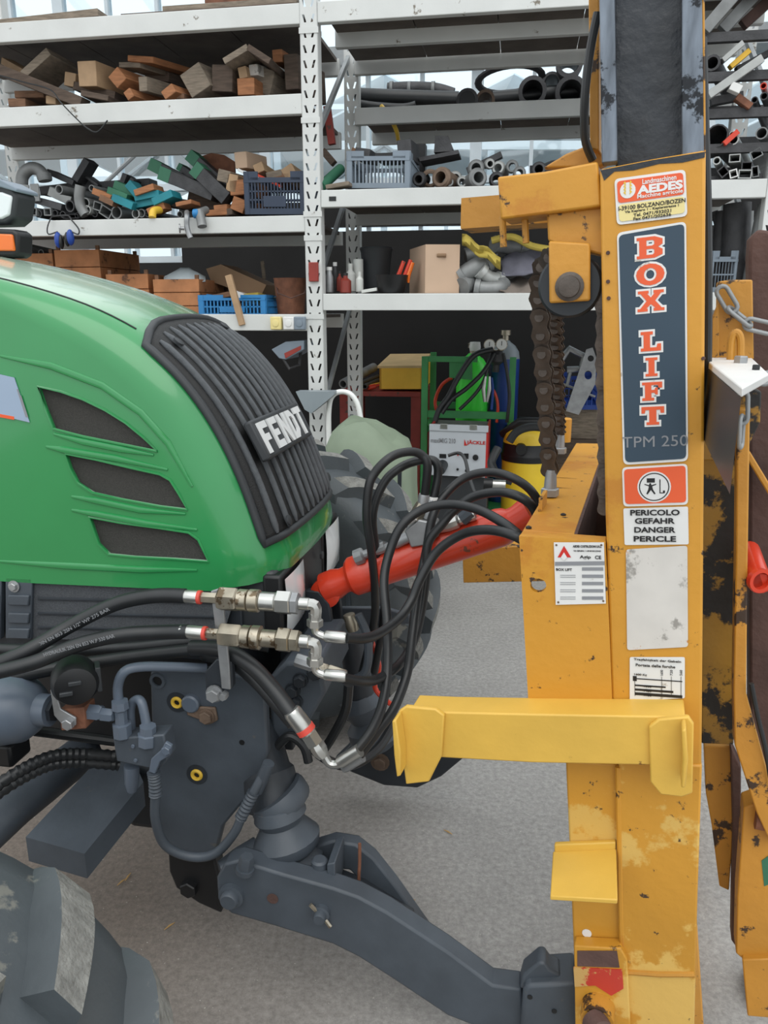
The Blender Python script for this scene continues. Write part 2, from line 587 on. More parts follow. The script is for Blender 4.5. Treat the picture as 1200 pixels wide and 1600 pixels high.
# glazed front of the building above the wall
ztop = 5.4
glz = thing('window_1', RK.W(0, VW + 0.06, zl), 'tall glazed greenhouse wall with white bars behind the rack', None, kind='structure')
k = 0
s = -6.2
while s < 4.2:
    wide = 0.05 if k % 4 == 0 else 0.016
    rbox(s - wide, s + wide, VW + 0.03, VW + 0.11, zl, ztop).build('glazing_bar', 'frame_white', glz, smooth=0)
    rbox(s + wide, s + 0.48 - 0.016, VW + 0.065, VW + 0.069, zl, ztop).build('pane', 'pane_glass', glz, smooth=0)
    s += 0.48
    k += 1
for z in (zl + 0.03, RK.P(700, 280, VW).z, RK.P(700, 95, VW).z + 0.08, 4.6):
    rbox(-6.4, 4.4, VW + 0.02, VW + 0.12, z - 0.03, z + 0.03).build('transom', 'frame_white', glz, smooth=0)
for a, b in (((160, 290), (222, 232)),):
    MB().tube([RK.P(a[0], a[1], VW - 0.1), RK.P(b[0], b[1], VW - 0.1)], 0.02, 8).build('wind_brace', 'galvanised', glz)
# dark eaves beam behind the top shelf and roof over the rack
rbox(-6.4, 4.4, VW - 0.12, VW + 0.2, RK.P(700, 100, VW).z, RK.P(700, 70, VW).z).build('trim_1', 'galvanised', smooth=0, kind='structure')

# ---- neighbouring greenhouses seen through the panes
for q, (dist, hh, nm) in enumerate(((12.5, 4.1, 'low'), (21.0, 6.6, 'high'))):
    g = thing('greenhouse', (0, dist, 0), ('long pale greenhouse right behind the glazed wall' if q == 0 else 'taller pale greenhouse with gables beyond the nearer greenhouse'), 'greenhouse')
    for i in range(-7, 8):
        x = i * 1.6
        MB().box((x, dist, hh / 2), (0.05, 0, 0), (0, 0.05, 0), (0, 0, hh / 2)).build('post', 'frame_white', g, smooth=0)
    for zz in (hh * 0.55, hh * 0.74, hh * 0.88, hh):
        MB().box((0, dist, zz), (12, 0, 0), (0, 0.06, 0), (0, 0, 0.06)).build('gutter', 'far_white', g, smooth=0)
    for i in range(-4, 5):
        x = i * 3.2
        MB().add([(x - 1.6, dist, hh), (x, dist, hh + 0.75), (x, dist + 6, hh + 0.75), (x - 1.6, dist + 6, hh)], [(0, 1, 2, 3)]).build('roof_pane', 'far_white', g, smooth=0, thick=0.03)
        MB().add([(x, dist, hh + 0.75), (x + 1.6, dist, hh), (x + 1.6, dist + 6, hh), (x, dist + 6, hh + 0.75)], [(0, 1, 2, 3)]).build('roof_pane', 'far_blue', g, smooth=0, thick=0.03)
        for (a, b) in ((x - 1.6, x), (x + 1.6, x)):
            MB().tube([(a, dist - 0.08, hh * 0.74), (b, dist - 0.08, hh)], 0.03, 6).build('brace', 'galvanised', g)

# glazed roof bars over the rack, seen above the top shelf
rf = thing('ceiling', RK.W(0, 6.0, 4.3), 'glazed greenhouse roof on grey rafters above the rack', None, kind='structure')
for i in range(12):
    s = -5.2 + i * 0.75
    MB().box(RK.W(s, 7.6, 4.9), RK.h * 0.035, RK.n * 2.2 + UP * 0.55, UP * 0.06).build('rafter', 'galvanised', rf, smooth=0)
for v, z in ((6.4, 4.5), (7.6, 4.82), (8.8, 5.12)):
    MB().box(RK.W(-1, v, z), RK.h * 4.4, RK.n * 0.04, UP * 0.03).build('purlin', 'frame_white', rf, smooth=0)

# ------------------------------------------------------------------ the pallet rack
VF, VB = 4.6, 5.62
SP, SPL, SPR = -1.205, -3.78, 1.30
def zz(x, y, v=VF):
    return RK.P(x, y, v).z
rack = thing('pallet_rack', RK.W(SP, VF + 0.5, 0), 'tall white pallet rack with slotted uprights, loaded with timber, pipes and fittings', 'rack')
def slotted(s, v, ztop_, name):
    """upright of folded sheet: front face with two columns of slanted slots, side flanges"""
    w, cell = 0.048, 0.075
    mb = MB()
    k = int(ztop_ / cell)
    for i in range(k):
        z0 = i * cell
        for side in (-1, 1):
            a, b = (-w, 0) if side < 0 else (0, w)
            m_ = (a + b) / 2
            sl = 0.006 * side
            O = [(a, z0), (b, z0), (b, z0 + cell), (a, z0 + cell)]
            I = [(m_ - 0.006 - sl, z0 + 0.018), (m_ + 0.006 - sl, z0 + 0.018), (m_ + 0.006 + sl, z0 + cell - 0.018), (m_ - 0.006 + sl, z0 + cell - 0.018)]
            vs = [RK.W(s + q[0], v, q[1]) for q in O + I]
            mb.add(vs, [(j, (j + 1) % 4, (j + 1) % 4 + 4, j + 4) for j in range(4)])
    for e in (-w, w):
        mb.box(RK.W(s + e, v + 0.04, ztop_ / 2), RK.h * 0.0015, RK.n * 0.04, UP * (ztop_ / 2))
    return mb.build(name, 'white_paint', rack, smooth=0)
for s in (SPL, SP, SPR):
    slotted(s, VF, 4.05, 'upright')
    slotted(s + 0.02, VB, 4.05, 'upright')
    for i in range(5):       # frame lacing between front and rear uprights
        z0 = 0.25 + i * 0.8
        MB().box((RK.W(s, VF + 0.06, z0) + RK.W(s, VB, z0 + 0.7)) / 2, RK.h * 0.012, (RK.W(s, VB, z0 + 0.7) - RK.W(s, VF + 0.06, z0)) / 2, UP * 0.02).build('brace', 'galvanised', rack, smooth=0)
def beam(s0, s1, v, z0, z1):
    rbox(s0 + 0.05, s1 - 0.05, v + 0.002, v + 0.05, z0, z1).build('beam', 'white_paint', rack, smooth=0, bevel=0.004)
Z1 = (zz(465, 37), zz(465, 4))
Z2 = (zz(462, 178), zz(462, 146))
Z3 = (zz(475, 362), zz(475, 336))
Z4 = (zz(475, 517), zz(475, 491))
R3 = (zz(500, 324), zz(500, 297))
R4 = (zz(500, 485), zz(500, 459))
R2 = (zz(545, 198, VB), zz(545, 172, VB))
for z in (Z1, Z2, Z3, Z4):
    beam(SPL, SP, VF, *z)
    beam(SPL, SP, VB - 0.05, *z)
for z in (Z1, R3, R4):
    beam(SP, SPR, VF, *z)
    beam(SP, SPR, VB - 0.05, *z)
beam(SP, SPR, VB - 0.05, *R2)
def deck(s0, s1, v0, v1, z, n=5):
    """shelf boards laid across from front to rear beam"""
    w = (s1 - s0 - 0.12) / n
    for i in range(n):
        a = s0 + 0.06 + i * w
        rbox(a + 0.003, a + w - 0.003, v0, v1, z - 0.022, z).build('deck_board', 'deck_board', rack, smooth=0)
for z in (Z1, Z2, Z3, Z4):
    deck(SPL, SP, VF + 0.052, VB - 0.06, z[1] - 0.002)
for z in (Z1, R3, R4):
    deck(SP, SPR, VF + 0.052, VB - 0.06, z[1] - 0.002)
deck(SP, SPR, VB + 0.002, VB + 0.60, R2[1] - 0.002)
beam(SP, SPR, VB + 0.60, *R2)
beam(SP, SPR, 5.02, *Z1)
# connector plates where beams hook into the upright, red safety clip
for z in (Z1, Z2, Z3, R3, R4):
    rbox(SP - 0.055, SP + 0.055, VF - 0.004, VF + 0.001, z[0] - 0.05, z[0] - 0.02).build('connector', 'white_paint', rack, smooth=0)
rbox(RK.L(RK.P(514, 310, VF))[0], RK.L(RK.P(525, 310, VF))[0], VF - 0.001, VF + 0.002, zz(520, 314), zz(520, 307)).build('load_tag', 'black_plastic', rack, smooth=0)
rbox(SP - 0.028, SP + 0.03, VF - 0.02, VF - 0.002, zz(487, 440), zz(487, 410)).build('reflector', 'bench_red', rack, bevel=0.004)
# ------------------------------------------------------------------ the tractor
VC = 2.0                      # centre line
HW = 0.33                    # half width of the hood
tractor = thing('tractor', TR.W(-1.0, VC, 0), 'green tractor with black ribbed front grille and grey front linkage', 'tractor')
def tl(d, s, z):
    return TR.W(s, VC + d, z)
# side profile of the hood, back to front
prof = [(-2.1, 1.945), (-1.8, 1.915), (-1.5, 1.875), (-1.25, 1.828), (-1.05, 1.770), (-0.92, 1.712), (-0.82, 1.645), (-0.735, 1.56), (-0.665, 1.46), (-0.61, 1.35), (-0.565, 1.23), (-0.540, 1.15), (-0.535, 1.115)]
pc = spline([Vector((a, 0, b)) for a, b in prof], 4)
pc = [(q.x, q.z) for q in pc]
def pnorm(i):
    a = pc[max(i - 1, 0)]
    b = pc[min(i + 1, len(pc) - 1)]
    t = Vector((b[0] - a[0], b[1] - a[1])).normalized()
    return (-t.y, t.x) if t.x > 0 or True else None
def rad(i):
    s, z = pc[i]
    f = min(1, max(0, (s + 1.3) / 0.5))
    g = min(1, max(0, (1.6 - z) / 0.45)) if s > -0.9 else 0
    return 0.045 + 0.045 * f + 0.035 * g
def hood_pt(i, d, lift=0.0):
    """point of the hood skin at profile step i and lateral offset d"""
    s, z = pc[i]
    nx, nz = pnorm(i)
    R = rad(i)
    x = abs(d)
    off = -0.035 * (x / HW) ** 2
    if x > HW - R:
        q = min(1, (x - (HW - R)) / R)
        off -= R * (1 - math.sqrt(max(0, 1 - q * q)))
    off += lift
    return tl(d, s + nx * off, z + nz * off)
ds = []
k = 7
for j in range(-k, k + 1):
    ds.append(j / k)
def lat(R):
    """lateral stations, dense around the rounded shoulder"""
    a = [math.sin(math.pi / 2 * t / 6) for t in range(6, -1, -1)]
    left = [-(HW - R + R * q) for q in a]
    mid = [(HW - R) * m_ for m_ in (-0.66, -0.33, 0, 0.33, 0.66)]
    return left + mid + [-q for q in reversed(left)]
hood = MB()
rows = []
for i in range(len(pc)):
    rows.append([hood_pt(i, d) for d in lat(rad(i))])
hood.grid(rows)
# flat sides, with the three vent openings cut out of the near one
ZLOW = 1.055
def side_outline():
    up = [TR.L(r[0]) for r in rows]
    o = [(a[0], a[2]) for a in up]
    o += [(o[-1][0], 1.066), (o[-1][0] - 0.02, ZLOW), (-1.2, 1.045), (-2.1, 1.04)]
    return o
SIDEV = VC - HW
def sz(pts):
    out = []
    for q in pts:
        l = TR.L(TR.P(q[0], q[1], SIDEV))
        out.append((l[0], l[2]))
    return out
vents = [sz([(60, 604), (96, 612), (130, 624), (165, 641), (197, 661), (225, 684), (246, 705), (190, 694), (130, 682), (84, 670), (72, 640)]),
         sz([(103, 709), (150, 718), (205, 731), (250, 741), (266, 750), (280, 772), (293, 796), (250, 791), (190, 780), (145, 770), (122, 755), (110, 732)]),
         sz([(140, 808), (190, 817), (250, 825), (295, 832), (310, 843), (326, 877), (270, 873), (210, 870), (170, 866), (154, 850)])]
def inside(p, poly):
    c = False
    j = len(poly) - 1
    for i in range(len(poly)):
        a, b = poly[i], poly[j]
        if (a[1] > p[1]) != (b[1] > p[1]) and p[0] < (b[0] - a[0]) * (p[1] - a[1]) / (b[1] - a[1]) + a[0]:
            c = not c
        j = i
    return c
def holed(outline, holes):
    vs = [Vector(q) for q in outline]
    es = [(i, (i + 1) % len(outline)) for i in range(len(outline))]
    for h in holes:
        b = len(vs)
        vs += [Vector(q) for q in h]
        es += [(b + i, b + (i + 1) % len(h)) for i in range(len(h))]
    r = geometry.delaunay_2d_cdt(vs, es, [], 0, 1e-5)
    V, F_ = r[0], r[2]
    fs = []
    for f in F_:
        c = sum((V[i] for i in f), Vector((0, 0))) / len(f)
        if inside(c, outline) and not any(inside(c, h) for h in holes):
            fs.append(tuple(f))
    return [tuple(q) for q in V], fs
ol = side_outline()
V, F_ = holed(ol, vents)
hood.add([TR.W(a, SIDEV, b) for a, b in V], F_)
for h in vents:     # walls of the openings
    n_ = len(h)
    hood.add([TR.W(a, SIDEV, b) for a, b in h] + [TR.W(a, SIDEV + 0.014, b) for a, b in h], [(i, (i + 1) % n_, (i + 1) % n_ + n_, i + n_) for i in range(n_)])
V, F_ = holed(ol, [])
hood.add([TR.W(a, VC + HW, b) for a, b in V], F_)
# front underside lip
lip = rows[-1]
hood.add([q for q in lip] + [Vector((q.x, q.y, 1.066 + 0.03 * (1 - (abs(TR.L(q)[1] - VC) / HW) ** 3))) - TR.h * 0.004 for q in lip], [(i, i + 1, i + 1 + len(lip), i + len(lip)) for i in range(len(lip) - 1)])
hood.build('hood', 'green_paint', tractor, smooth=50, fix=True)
for h in vents:
    m_ = MB()
    m_.prism([TR.W(a, SIDEV + 0.010, b) for a, b in h], TR.n * 0.004)
    g = m_.build('side_vent', 'mesh_dark', tractor, smooth=0)
    c = [sum(q[i] for q in h) / len(h) for i in (0, 1)]
    rim = MB()
    rim.tube([TR.W(c[0] + (a - c[0]) * 1.0, SIDEV - 0.001, c[1] + (b - c[1]) * 1.0) for a, b in h], 0.0035, 6, closed=True)
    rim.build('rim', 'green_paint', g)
# raised flutes pressed in the side panel
for pts in ([(84, 678), (130, 690), (190, 702), (240, 711)], [(72, 698), (100, 703), (180, 716), (262, 734)], [(112, 776), (150, 782), (220, 797), (290, 803)], [(112, 797), (150, 803), (230, 818), (308, 828)],
            [(0, 877), (100, 884), (220, 890), (308, 891)], [(0, 556), (80, 572), (160, 603), (220, 645), (262, 692), (300, 760)]):
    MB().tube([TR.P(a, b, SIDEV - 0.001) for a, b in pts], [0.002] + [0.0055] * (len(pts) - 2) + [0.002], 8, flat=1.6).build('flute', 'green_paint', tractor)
dc = [TR.P(a, b, SIDEV - 0.003) for a, b in ((-40, 576), (22, 590), (46, 660), (-40, 640))]
d_ = MB().prism(dc, TR.n * 0.002).build('decal', 'label_blue', tractor, smooth=0)
MB().prism([TR.P(a, b, SIDEV - 0.0035) for a, b in ((-10, 645), (22, 651), (22, 656), (-10, 650))], TR.n * 0.0005).build('print_bar', 'label_orange', d_, smooth=0)
for j in range(2):
    MB().prism([TR.P(a, b, SIDEV - 0.0035) for a, b in ((26 + 5 * j, 608 + 10 * j), (28 + 5 * j, 608 + 10 * j), (42 + j * 2, 652), (40 + j * 2, 652))], TR.n * 0.0005).build('print_line', 'ink_grey', d_, smooth=0)
# hood seam line along the shoulder
MB().tube([hood_pt(i, -(HW - rad(i)) - 0.01, 0.0002) for i in range(0, 22)], 0.0022, 6).build('panel_gap', 'black_plastic', tractor)

# ---- grille
GI0 = min(range(len(pc)), key=lambda i: abs(pc[i][0] + 0.905))
GI1 = min(range(len(pc)), key=lambda i: abs(pc[i][1] - 1.185) if pc[i][0] > -0.7 else 9)
GW = 0.288
def glim(d):
    """how far the grille reaches back at offset d (rounded upper corners)"""
    q = abs(d) / GW
    return GI0 + (0 if q < 0.45 else 1.8 * ((q - 0.45) / 0.55) ** 2.2)
def hp(fi, d, lift):
    i = int(fi)
    t = fi - i
    if i >= len(pc) - 1:
        return hood_pt(len(pc) - 1, d, lift)
    return hood_pt(i, d, lift).lerp(hood_pt(i + 1, d, lift), t)
rows = []
for j in range(13):
    d = -GW + 2 * GW * j / 12
    a = glim(d)
    rows.append([hp(a + (GI1 - a) * q / 24, d, 0.006) for q in range(25)])
grille = MB().grid(rows).build('grille', 'grille_black', tractor, smooth=60, thick=0.006)
edge = [r[0] for r in rows] + rows[-1][1:] + [r[-1] for r in reversed(rows[:-1])] + list(reversed(rows[0][1:-1]))
MB().tube(edge, 0.011, 8, closed=True).build('surround', 'dark_plastic', grille, smooth=60)
NS = 12
for j in range(NS):
    d = -GW + 0.032 + (2 * GW - 0.064) * j / (NS - 1)
    a = glim(d) + 1.1
    pts = [hp(a + (GI1 - 0.55 - a) * q / 22, d, 0.010) for q in range(23)]
    rr = [0.004] + [0.0088] * 21 + [0.004]
    MB().tube(pts, rr, 8, up=tuple(TR.n)).build('slat', 'slat_grey', grille, smooth=60)
for d, fi in ((-0.215, GI0 + 3.0), (0.16, GI0 + 1.6), (-0.215, GI1 - 1.2), (0.225, GI1 - 2.0), (0.10, GI1 - 9)):
    p0 = hp(fi, d, 0.016)
    ax = hp(fi, d, 0.05) - p0
    MB().lathe(p0, ax, [(0, 0.014), (0.004, 0.014), (0.006, 0.009)], 14).build('fastener', 'dark_plastic', grille)
# badge: dark backing plate with raised silver capitals
bi = min(range(len(pc)), key=lambda i: abs(pc[i][1] - 1.40) if pc[i][0] > -0.8 else 9)
bc = hood_pt(bi, -0.06, 0.020)
bn = (hood_pt(bi, 0, 0.05) - hood_pt(bi, 0, 0)).normalized()
bu = TR.n.copy()
bw = bn.cross(bu).normalized()
if bw.z < 0: bw = -bw
badge = MB().box(bc, bu * 0.196, bw * 0.052, bn * 0.012).build('badge', 'dark_plastic', grille, bevel=0.006)
def glyph(ch):
    t = 0.26
    if ch == 'F': return [[(0, 0), (t, 0), (t, .38), (.72, .38), (.72, .60), (t, .60), (t, .78), (.86, .78), (.86, 1), (0, 1)]]
    if ch == 'E': return [[(0, 0), (.86, 0), (.86, .22), (t, .22), (t, .39), (.74, .39), (.74, .60), (t, .60), (t, .78), (.86, .78), (.86, 1), (0, 1)]]
    if ch == 'N': return [[(0, 0), (.24, 0), (.24, .58), (.68, 0), (.92, 0), (.92, 1), (.68, 1), (.68, .42), (.24, 1), (0, 1)]]
    if ch == 'D': return [[(0, 0), (.26, 0), (.26, 1), (0, 1)], [(.26, 0), (.55, 0), (.9, .25), (.9, .75), (.55, 1), (.26, 1), (.26, .78), (.5, .78), (.64, .66), (.64, .34), (.5, .22), (.26, .22)]]
    if ch == 'T': return [[(.30, 0), (.56, 0), (.56, .78), (.86, .78), (.86, 1), (0, 1), (0, .78), (.30, .78)]]
cw, chh = 0.066, 0.080
for q, ch in enumerate('FENDT'):
    for poly in glyph(ch):
        pts = []
        for a, b in poly:
            x = -0.181 + q * 0.0735 + a * cw
            y = (b - 0.5) * chh
            pts.append(bc + bu * x + bw * y + bn * 0.0125)
        m_ = MB().prism(pts, bn * 0.005)
        lo = m_.build('letter_' + ch.lower(), 'letter_silver', grille, smooth=0)
# ---- nose below the grille with the headlamps
nose = MB()
FS = -0.575
nose.prism([tl(d, FS + 0.018 * (1 - (d / 0.3) ** 2), 0.90) for d in (-0.29, -0.15, 0, 0.15, 0.29)] + [tl(0.29, FS - 0.12, 0.90), tl(-0.29, FS - 0.12, 0.90)], UP * 0.20)
nose.build('nose_panel', 'dark_plastic', tractor, bevel=0.012)
def headlamp(d0, d1, z0, z1, flip):
    s = FS + 0.02
    bez = MB().prism([tl(d0 - .012, s - .05, z0 - .012), tl(d1 + .012, s - .05, z0 - .012 + (0.0)), tl(d1 + .012, s - .05, z1 + .012), tl(d0 - .012, s - .05, z1 + .012)], TR.h * 0.05).build('headlamp', 'black_plastic', tractor, bevel=0.008)
    rows = []
    for i in range(7):
        y = i / 6
        rows.append([tl(d0 + (d1 - d0) * j / 6, s + 0.004 + 0.018 * math.sin(math.pi * (0.08 + 0.84 * y)) * math.sin(math.pi * (0.08 + 0.84 * j / 6)), z0 + (z1 - z0) * y) for j in range(7)])
    MB().grid(rows).build('lens', 'lamp_lens', bez, smooth=60)
headlamp(0.12, 0.285, 0.945, 1.09, 1)
headlamp(-0.285, -0.12, 0.93, 1.08, -1)
MB().bolt(tl(0.04, FS + 0.03, 1.04), TR.h, 0.012, 0.008).build('bolt', 'dark_plastic', tractor)

# ---- radiator side below the hood: fluted guard and mesh
rb = MB().box(tl(-HW + 0.14, -1.36, 0.955), TR.h * 0.70, TR.n * 0.11, UP * 0.105).build('radiator_housing', 'chassis_dark', tractor, bevel=0.004)
MB().prism([TR.P(a, b, SIDEV + 0.01) for a, b in ((42, 906), (372, 918), (345, 1002), (20, 998))], TR.n * 0.004).build('radiator_mesh', 'mesh_grey', tractor, smooth=0)
for (x0, x1) in ((-60, 2), (8, 50)):
    g = MB().prism([TR.P(a, b, SIDEV) for a, b in ((x0, 902), (x1, 904), (x1 - 2, 1000), (x0, 998))], TR.n * 0.02).build('guard_panel', 'chassis_grey', tractor, bevel=0.003)
    for y in (938, 966, 990):
        MB().prism([TR.P(a, b, SIDEV - 0.008) for a, b in ((x0 + 4, y - 8), (x1 - 5, y - 7), (x1 - 6, y + 9), (x0 + 4, y + 8))], TR.n * 0.01).build('rib', 'chassis_grey', g, bevel=0.003)
MB().bolt(TR.P(22, 916, SIDEV - 0.002), -TR.n, 0.011, 0.01, 0.016).build('bolt', 'zinc', tractor)
for y in (935, 958, 980):
    MB().tube([TR.P(60, y, SIDEV + 0.008), TR.P(340, y + 6, SIDEV + 0.008)], 0.004, 6).build('mesh_rail', 'chassis_dark', tractor)

# ---- work lamp and amber indicator on the cab side, far left
VL = 2.06
wl_ = MB().prism([TR.P(a, b, VL) for a, b in ((-60, 276), (0, 284), (22, 296), (27, 304), (22, 340), (10, 350), (-60, 352))], TR.n * 0.09).build('work_lamp', 'dark_plastic', tractor, bevel=0.008)
MB().prism([TR.P(a, b, VL - 0.006) for a, b in ((-50, 296), (2, 300), (18, 306), (14, 336), (2, 342), (-50, 344))], TR.n * 0.012).build('lens', 'lamp_lens', wl_, bevel=0.005)
MB().prism([TR.P(a, b, VL - 0.01) for a, b in ((-60, 270), (0, 280), (26, 294), (26, 300), (0, 292), (-60, 286))], TR.n * 0.10).build('lamp_hood', 'plastic_grey', wl_, bevel=0.003)
il = MB().prism([TR.P(a, b, VL - 0.02) for a, b in ((-30, 356), (20, 358), (29, 364), (28, 398), (20, 402), (-30, 402))], TR.n * 0.07).build('indicator', 'black_plastic', tractor, bevel=0.008)
MB().prism([TR.P(a, b, VL - 0.028) for a, b in ((-30, 364), (18, 366), (22, 392), (-30, 392))], TR.n * 0.012).build('lens', 'amber_lens', il, bevel=0.004)
MB().tube([TR.P(-30, 300, VL + 0.05), TR.P(-24, 380, VL + 0.05), TR.P(-70, 440, VL + 0.05)], 0.012, 8).build('lamp_stalk', 'black_plastic', tractor)
# ------------------------------------------------------------------ wheels
def wheel(c, steer, R=0.61, W_=0.40, n=20, sweep=0.30):
    """tyre with herringbone lugs; steer in degrees, front swung towards the photographer"""
    a = math.radians(steer)
    f = (TR.h * math.cos(a) - TR.n * math.sin(a)).normalized()
    l = (TR.n * math.cos(a) + TR.h * math.sin(a)).normalized()
    rc = R - 0.045
    hw = W_ / 2
    profl = [(-0.14, rc * 0.55), (-0.17, rc * 0.58), (-hw * 0.98, rc * 0.70), (-hw * 1.03, rc * 0.82), (-hw * 0.97, rc * 0.93), (-hw * 0.75, rc * 0.975), (-hw * 0.3, rc), (0, rc)]
    profl = profl + [(-x, r) for x, r in reversed(profl[:-1])]
    tyre = MB().lathe(c, l, profl, 56, caps=False).build('tyre', 'rubber', tractor, smooth=60)
    MB().lathe(c, l, [(-0.15, rc * 0.56), (-0.12, rc * 0.5), (-0.03, rc * 0.46), (-0.02, 0.12), (-0.06, 0.10), (-0.06, 0.001)], 30, caps=False).build('wheel_rim', 'chassis_grey', tyre)
    MB().lathe(c, l, [(0.15, rc * 0.56), (0.12, rc * 0.5), (0.03, rc * 0.46), (0.02, 0.12), (0.02, 0.001)], 30, caps=False).build('wheel_rim', 'chassis_grey', tyre)
    def carc(x):
        q = abs(x) / hw
        return rc if q < 0.3 else rc - (R * 0.10) * ((q - 0.3) / 0.7) ** 2.6
    def P(x, ang, r):
        return Vector(c) + l * x + (f * math.cos(ang) + UP * math.sin(ang)) * r
    for k in range(n):
        for side in (-1, 1):
            th0 = 2 * math.pi * (k + (0.5 if side > 0 else 0)) / n
            rows, tops = [], []
            for j in range(8):
                u = j / 7
                x = side * (0.012 + (hw * 1.0 - 0.012) * u)
                ang = th0 + sweep * u ** 1.1
                base = carc(x) - 0.006
                top = base + (0.050 if u < 0.9 else 0.046)
                if j == 7: top = base + 0.030
                wb, wt = (0.052 + 0.012 * u) / R, (0.026 + 0.012 * u) / R
                tops.append((x, ang, top, wt))
                rows.append([P(x, ang - wb, base), P(x, ang - wt, top), P(x, ang + wt, top), P(x, ang + wb, base)])
            x, ang, top, wt = tops[-1]
            m_ = MB().grid(rows)
            q = len(m_.v)
            m_.f.append((q - 4, q - 3, q - 2, q - 1))
            m_.f.append((3, 2, 1, 0))
            lug = m_.build('lug', 'rubber', tyre, smooth=30)
            lug.data.materials.append(MATS['lug_worn'])
            for pi, pl in enumerate(lug.data.polygons):      # tread crown scuffed pale
                cen = sum((lug.data.vertices[i].co for i in pl.vertices), Vector()) / len(pl.vertices) + WLOC[tractor.name] - Vector(c)
                rad_ = (cen - l * cen.dot(l)).length
                if rad_ > carc(cen.dot(l)) + 0.036: pl.material_index = 1
    return tyre
wheel(TR.W(-0.95, 0.655, 0.515), -9, R=0.52, W_=0.46, n=14, sweep=0.16)
wheel(TR.W(-0.90, 2.95, 0.605), 10, n=16)

# ------------------------------------------------------------------ front axle and hitch
def seg(F, a, b, v0, v1=None):
    return F.P(a[0], a[1], v0), F.P(b[0], b[1], v1 if v1 else v0)
def poly(F, pts, v, thick, name, mat, parent, bevel=0.003, **kw):
    return MB().prism([F.P(a, b, v) for a, b in pts], F.n * thick).build(name, mat, parent, bevel=bevel, **kw)
def turned(F, a, b, prof_px, name, mat, parent, v0, v1=None, n=18, phase=0.0):
    """lathe along the line a-b; profile in (fraction, radius in pixels)"""
    p, q = seg(F, a, b, v0, v1)
    k_ = px(a, v0, F)
    return MB().lathe(p, q - p, [(t * (q - p).length, r * k_) for t, r in prof_px], n, phase=phase).build(name, mat, parent)
VP = 1.60
poly(TR, [(234, 1050), (262, 1046), (330, 1048), (400, 1060), (414, 1082), (418, 1178), (398, 1232), (348, 1292), (334, 1345), (296, 1347), (262, 1328), (246, 1280), (238, 1190)], VP, 0.03, 'side_plate', 'chassis_grey', tractor, 0.006)
for (x, y, r) in ((277, 1097, 10), (308, 1210, 10)):
    k_ = px((x, y), VP, TR)
    o = TR.P(x, y, VP)
    b_ = MB().lathe(o, -TR.n, [(-0.002, r * 1.7 * k_), (0.002, r * 1.7 * k_), (0.002, r * k_)], 20, caps=False).build('bushing_seat', 'chassis_dark', tractor)
    MB().lathe(o, -TR.n, [(0, r * 0.45 * k_), (0.006, r * 0.5 * k_), (0.008, r * 0.8 * k_), (0.004, r * k_), (0, r * k_)], 20, caps=False).build('bushing', 'bushing_yellow', b_)
    MB().lathe(o, -TR.n, [(0, r * 0.5 * k_), (0.001, r * 0.5 * k_)], 16).build('bore', 'black_plastic', b_)
MB().lathe(TR.P(300, 1097, VP), -TR.n, [(0, 0.023), (0.012, 0.023), (0.016, 0.019)], 22).build('plug', 'tank_grey', tractor)
lp = poly(TR, [(290, 1104), (336, 1106), (340, 1126), (330, 1132), (292, 1118)], VP - 0.008, 0.008, 'lock_plate', 'fitting_brown', tractor)
MB().bolt(TR.P(323, 1119, VP - 0.008), -TR.n, 0.017, 0.014, 0.021).build('bolt', 'fitting_brown', lp)
for (x, y, r) in ((247, 1063, 0.012), (378, 1160, 0.007)):
    MB().lathe(TR.P(x, y, VP - 0.0005), -TR.n, [(0, r), (0.001, r)], 16).build('bolt_hole', 'black_plastic', tractor)
MB().lathe(TR.P(247, 1063, VP), -TR.n, [(0, 0.022), (0.006, 0.020), (0.006, 0.013), (0.0, 0.013)], 18, caps=False).build('boss', 'chassis_grey', tractor)

# front casting beside the plate, with its bolts
fc = MB().prism([TR.P(a, b, 1.68) for a, b in ((418, 1062), (445, 1035), (500, 1032), (508, 1085), (470, 1150), (425, 1168))], TR.n * 0.28).build('front_casting', 'chassis_grey', tractor, bevel=0.01)
for (x, y) in ((458, 1078), (470, 1062), (462, 1095), (492, 1050)):
    MB().bolt(TR.P(x, y, 1.68), -TR.n, 0.016, 0.02, 0.02).build('bolt', 'chassis_dark', fc)
MB().box(TR.W(-0.80, VC, 0.70), TR.h * 0.14, TR.n * 0.26, UP * 0.20).build('front_frame', 'chassis_dark', tractor, bevel=0.01)
MB().box(TR.W(-0.93, VC, 0.42), TR.h * 0.10, TR.n * 0.30, UP * 0.10).build('cross_tube', 'chassis_dark', tractor, bevel=0.02)
MB().box(TR.W(-1.5, VC, 0.68), TR.h * 0.72, TR.n * 0.20, UP * 0.17).build('engine_block', 'black_plastic', tractor, bevel=0.02)
# far side plate and far lower link
poly(TR, [(520, 1192), (548, 1165), (600, 1158), (726, 1184), (690, 1214), (652, 1232), (600, 1228), (550, 1208)], 2.36, 0.05, 'lower_link', 'chassis_dark', tractor, 0.008)
MB().bolt(TR.P(594, 1190, 2.36), -TR.n, 0.022, 0.02, 0.034).build('bolt', 'fitting_brown', tractor)
turned(TR, (560, 1085), (590, 1165), [(0, 24), (.2, 34), (.45, 26), (.6, 38), (.85, 40), (1, 30)], 'cylinder_boot', 'chassis_grey', tractor, 2.3)
turned(TR, (548, 990), (565, 1090), [(0, 20), (1, 22)], 'lift_cylinder', 'chassis_dark', tractor, 2.3)

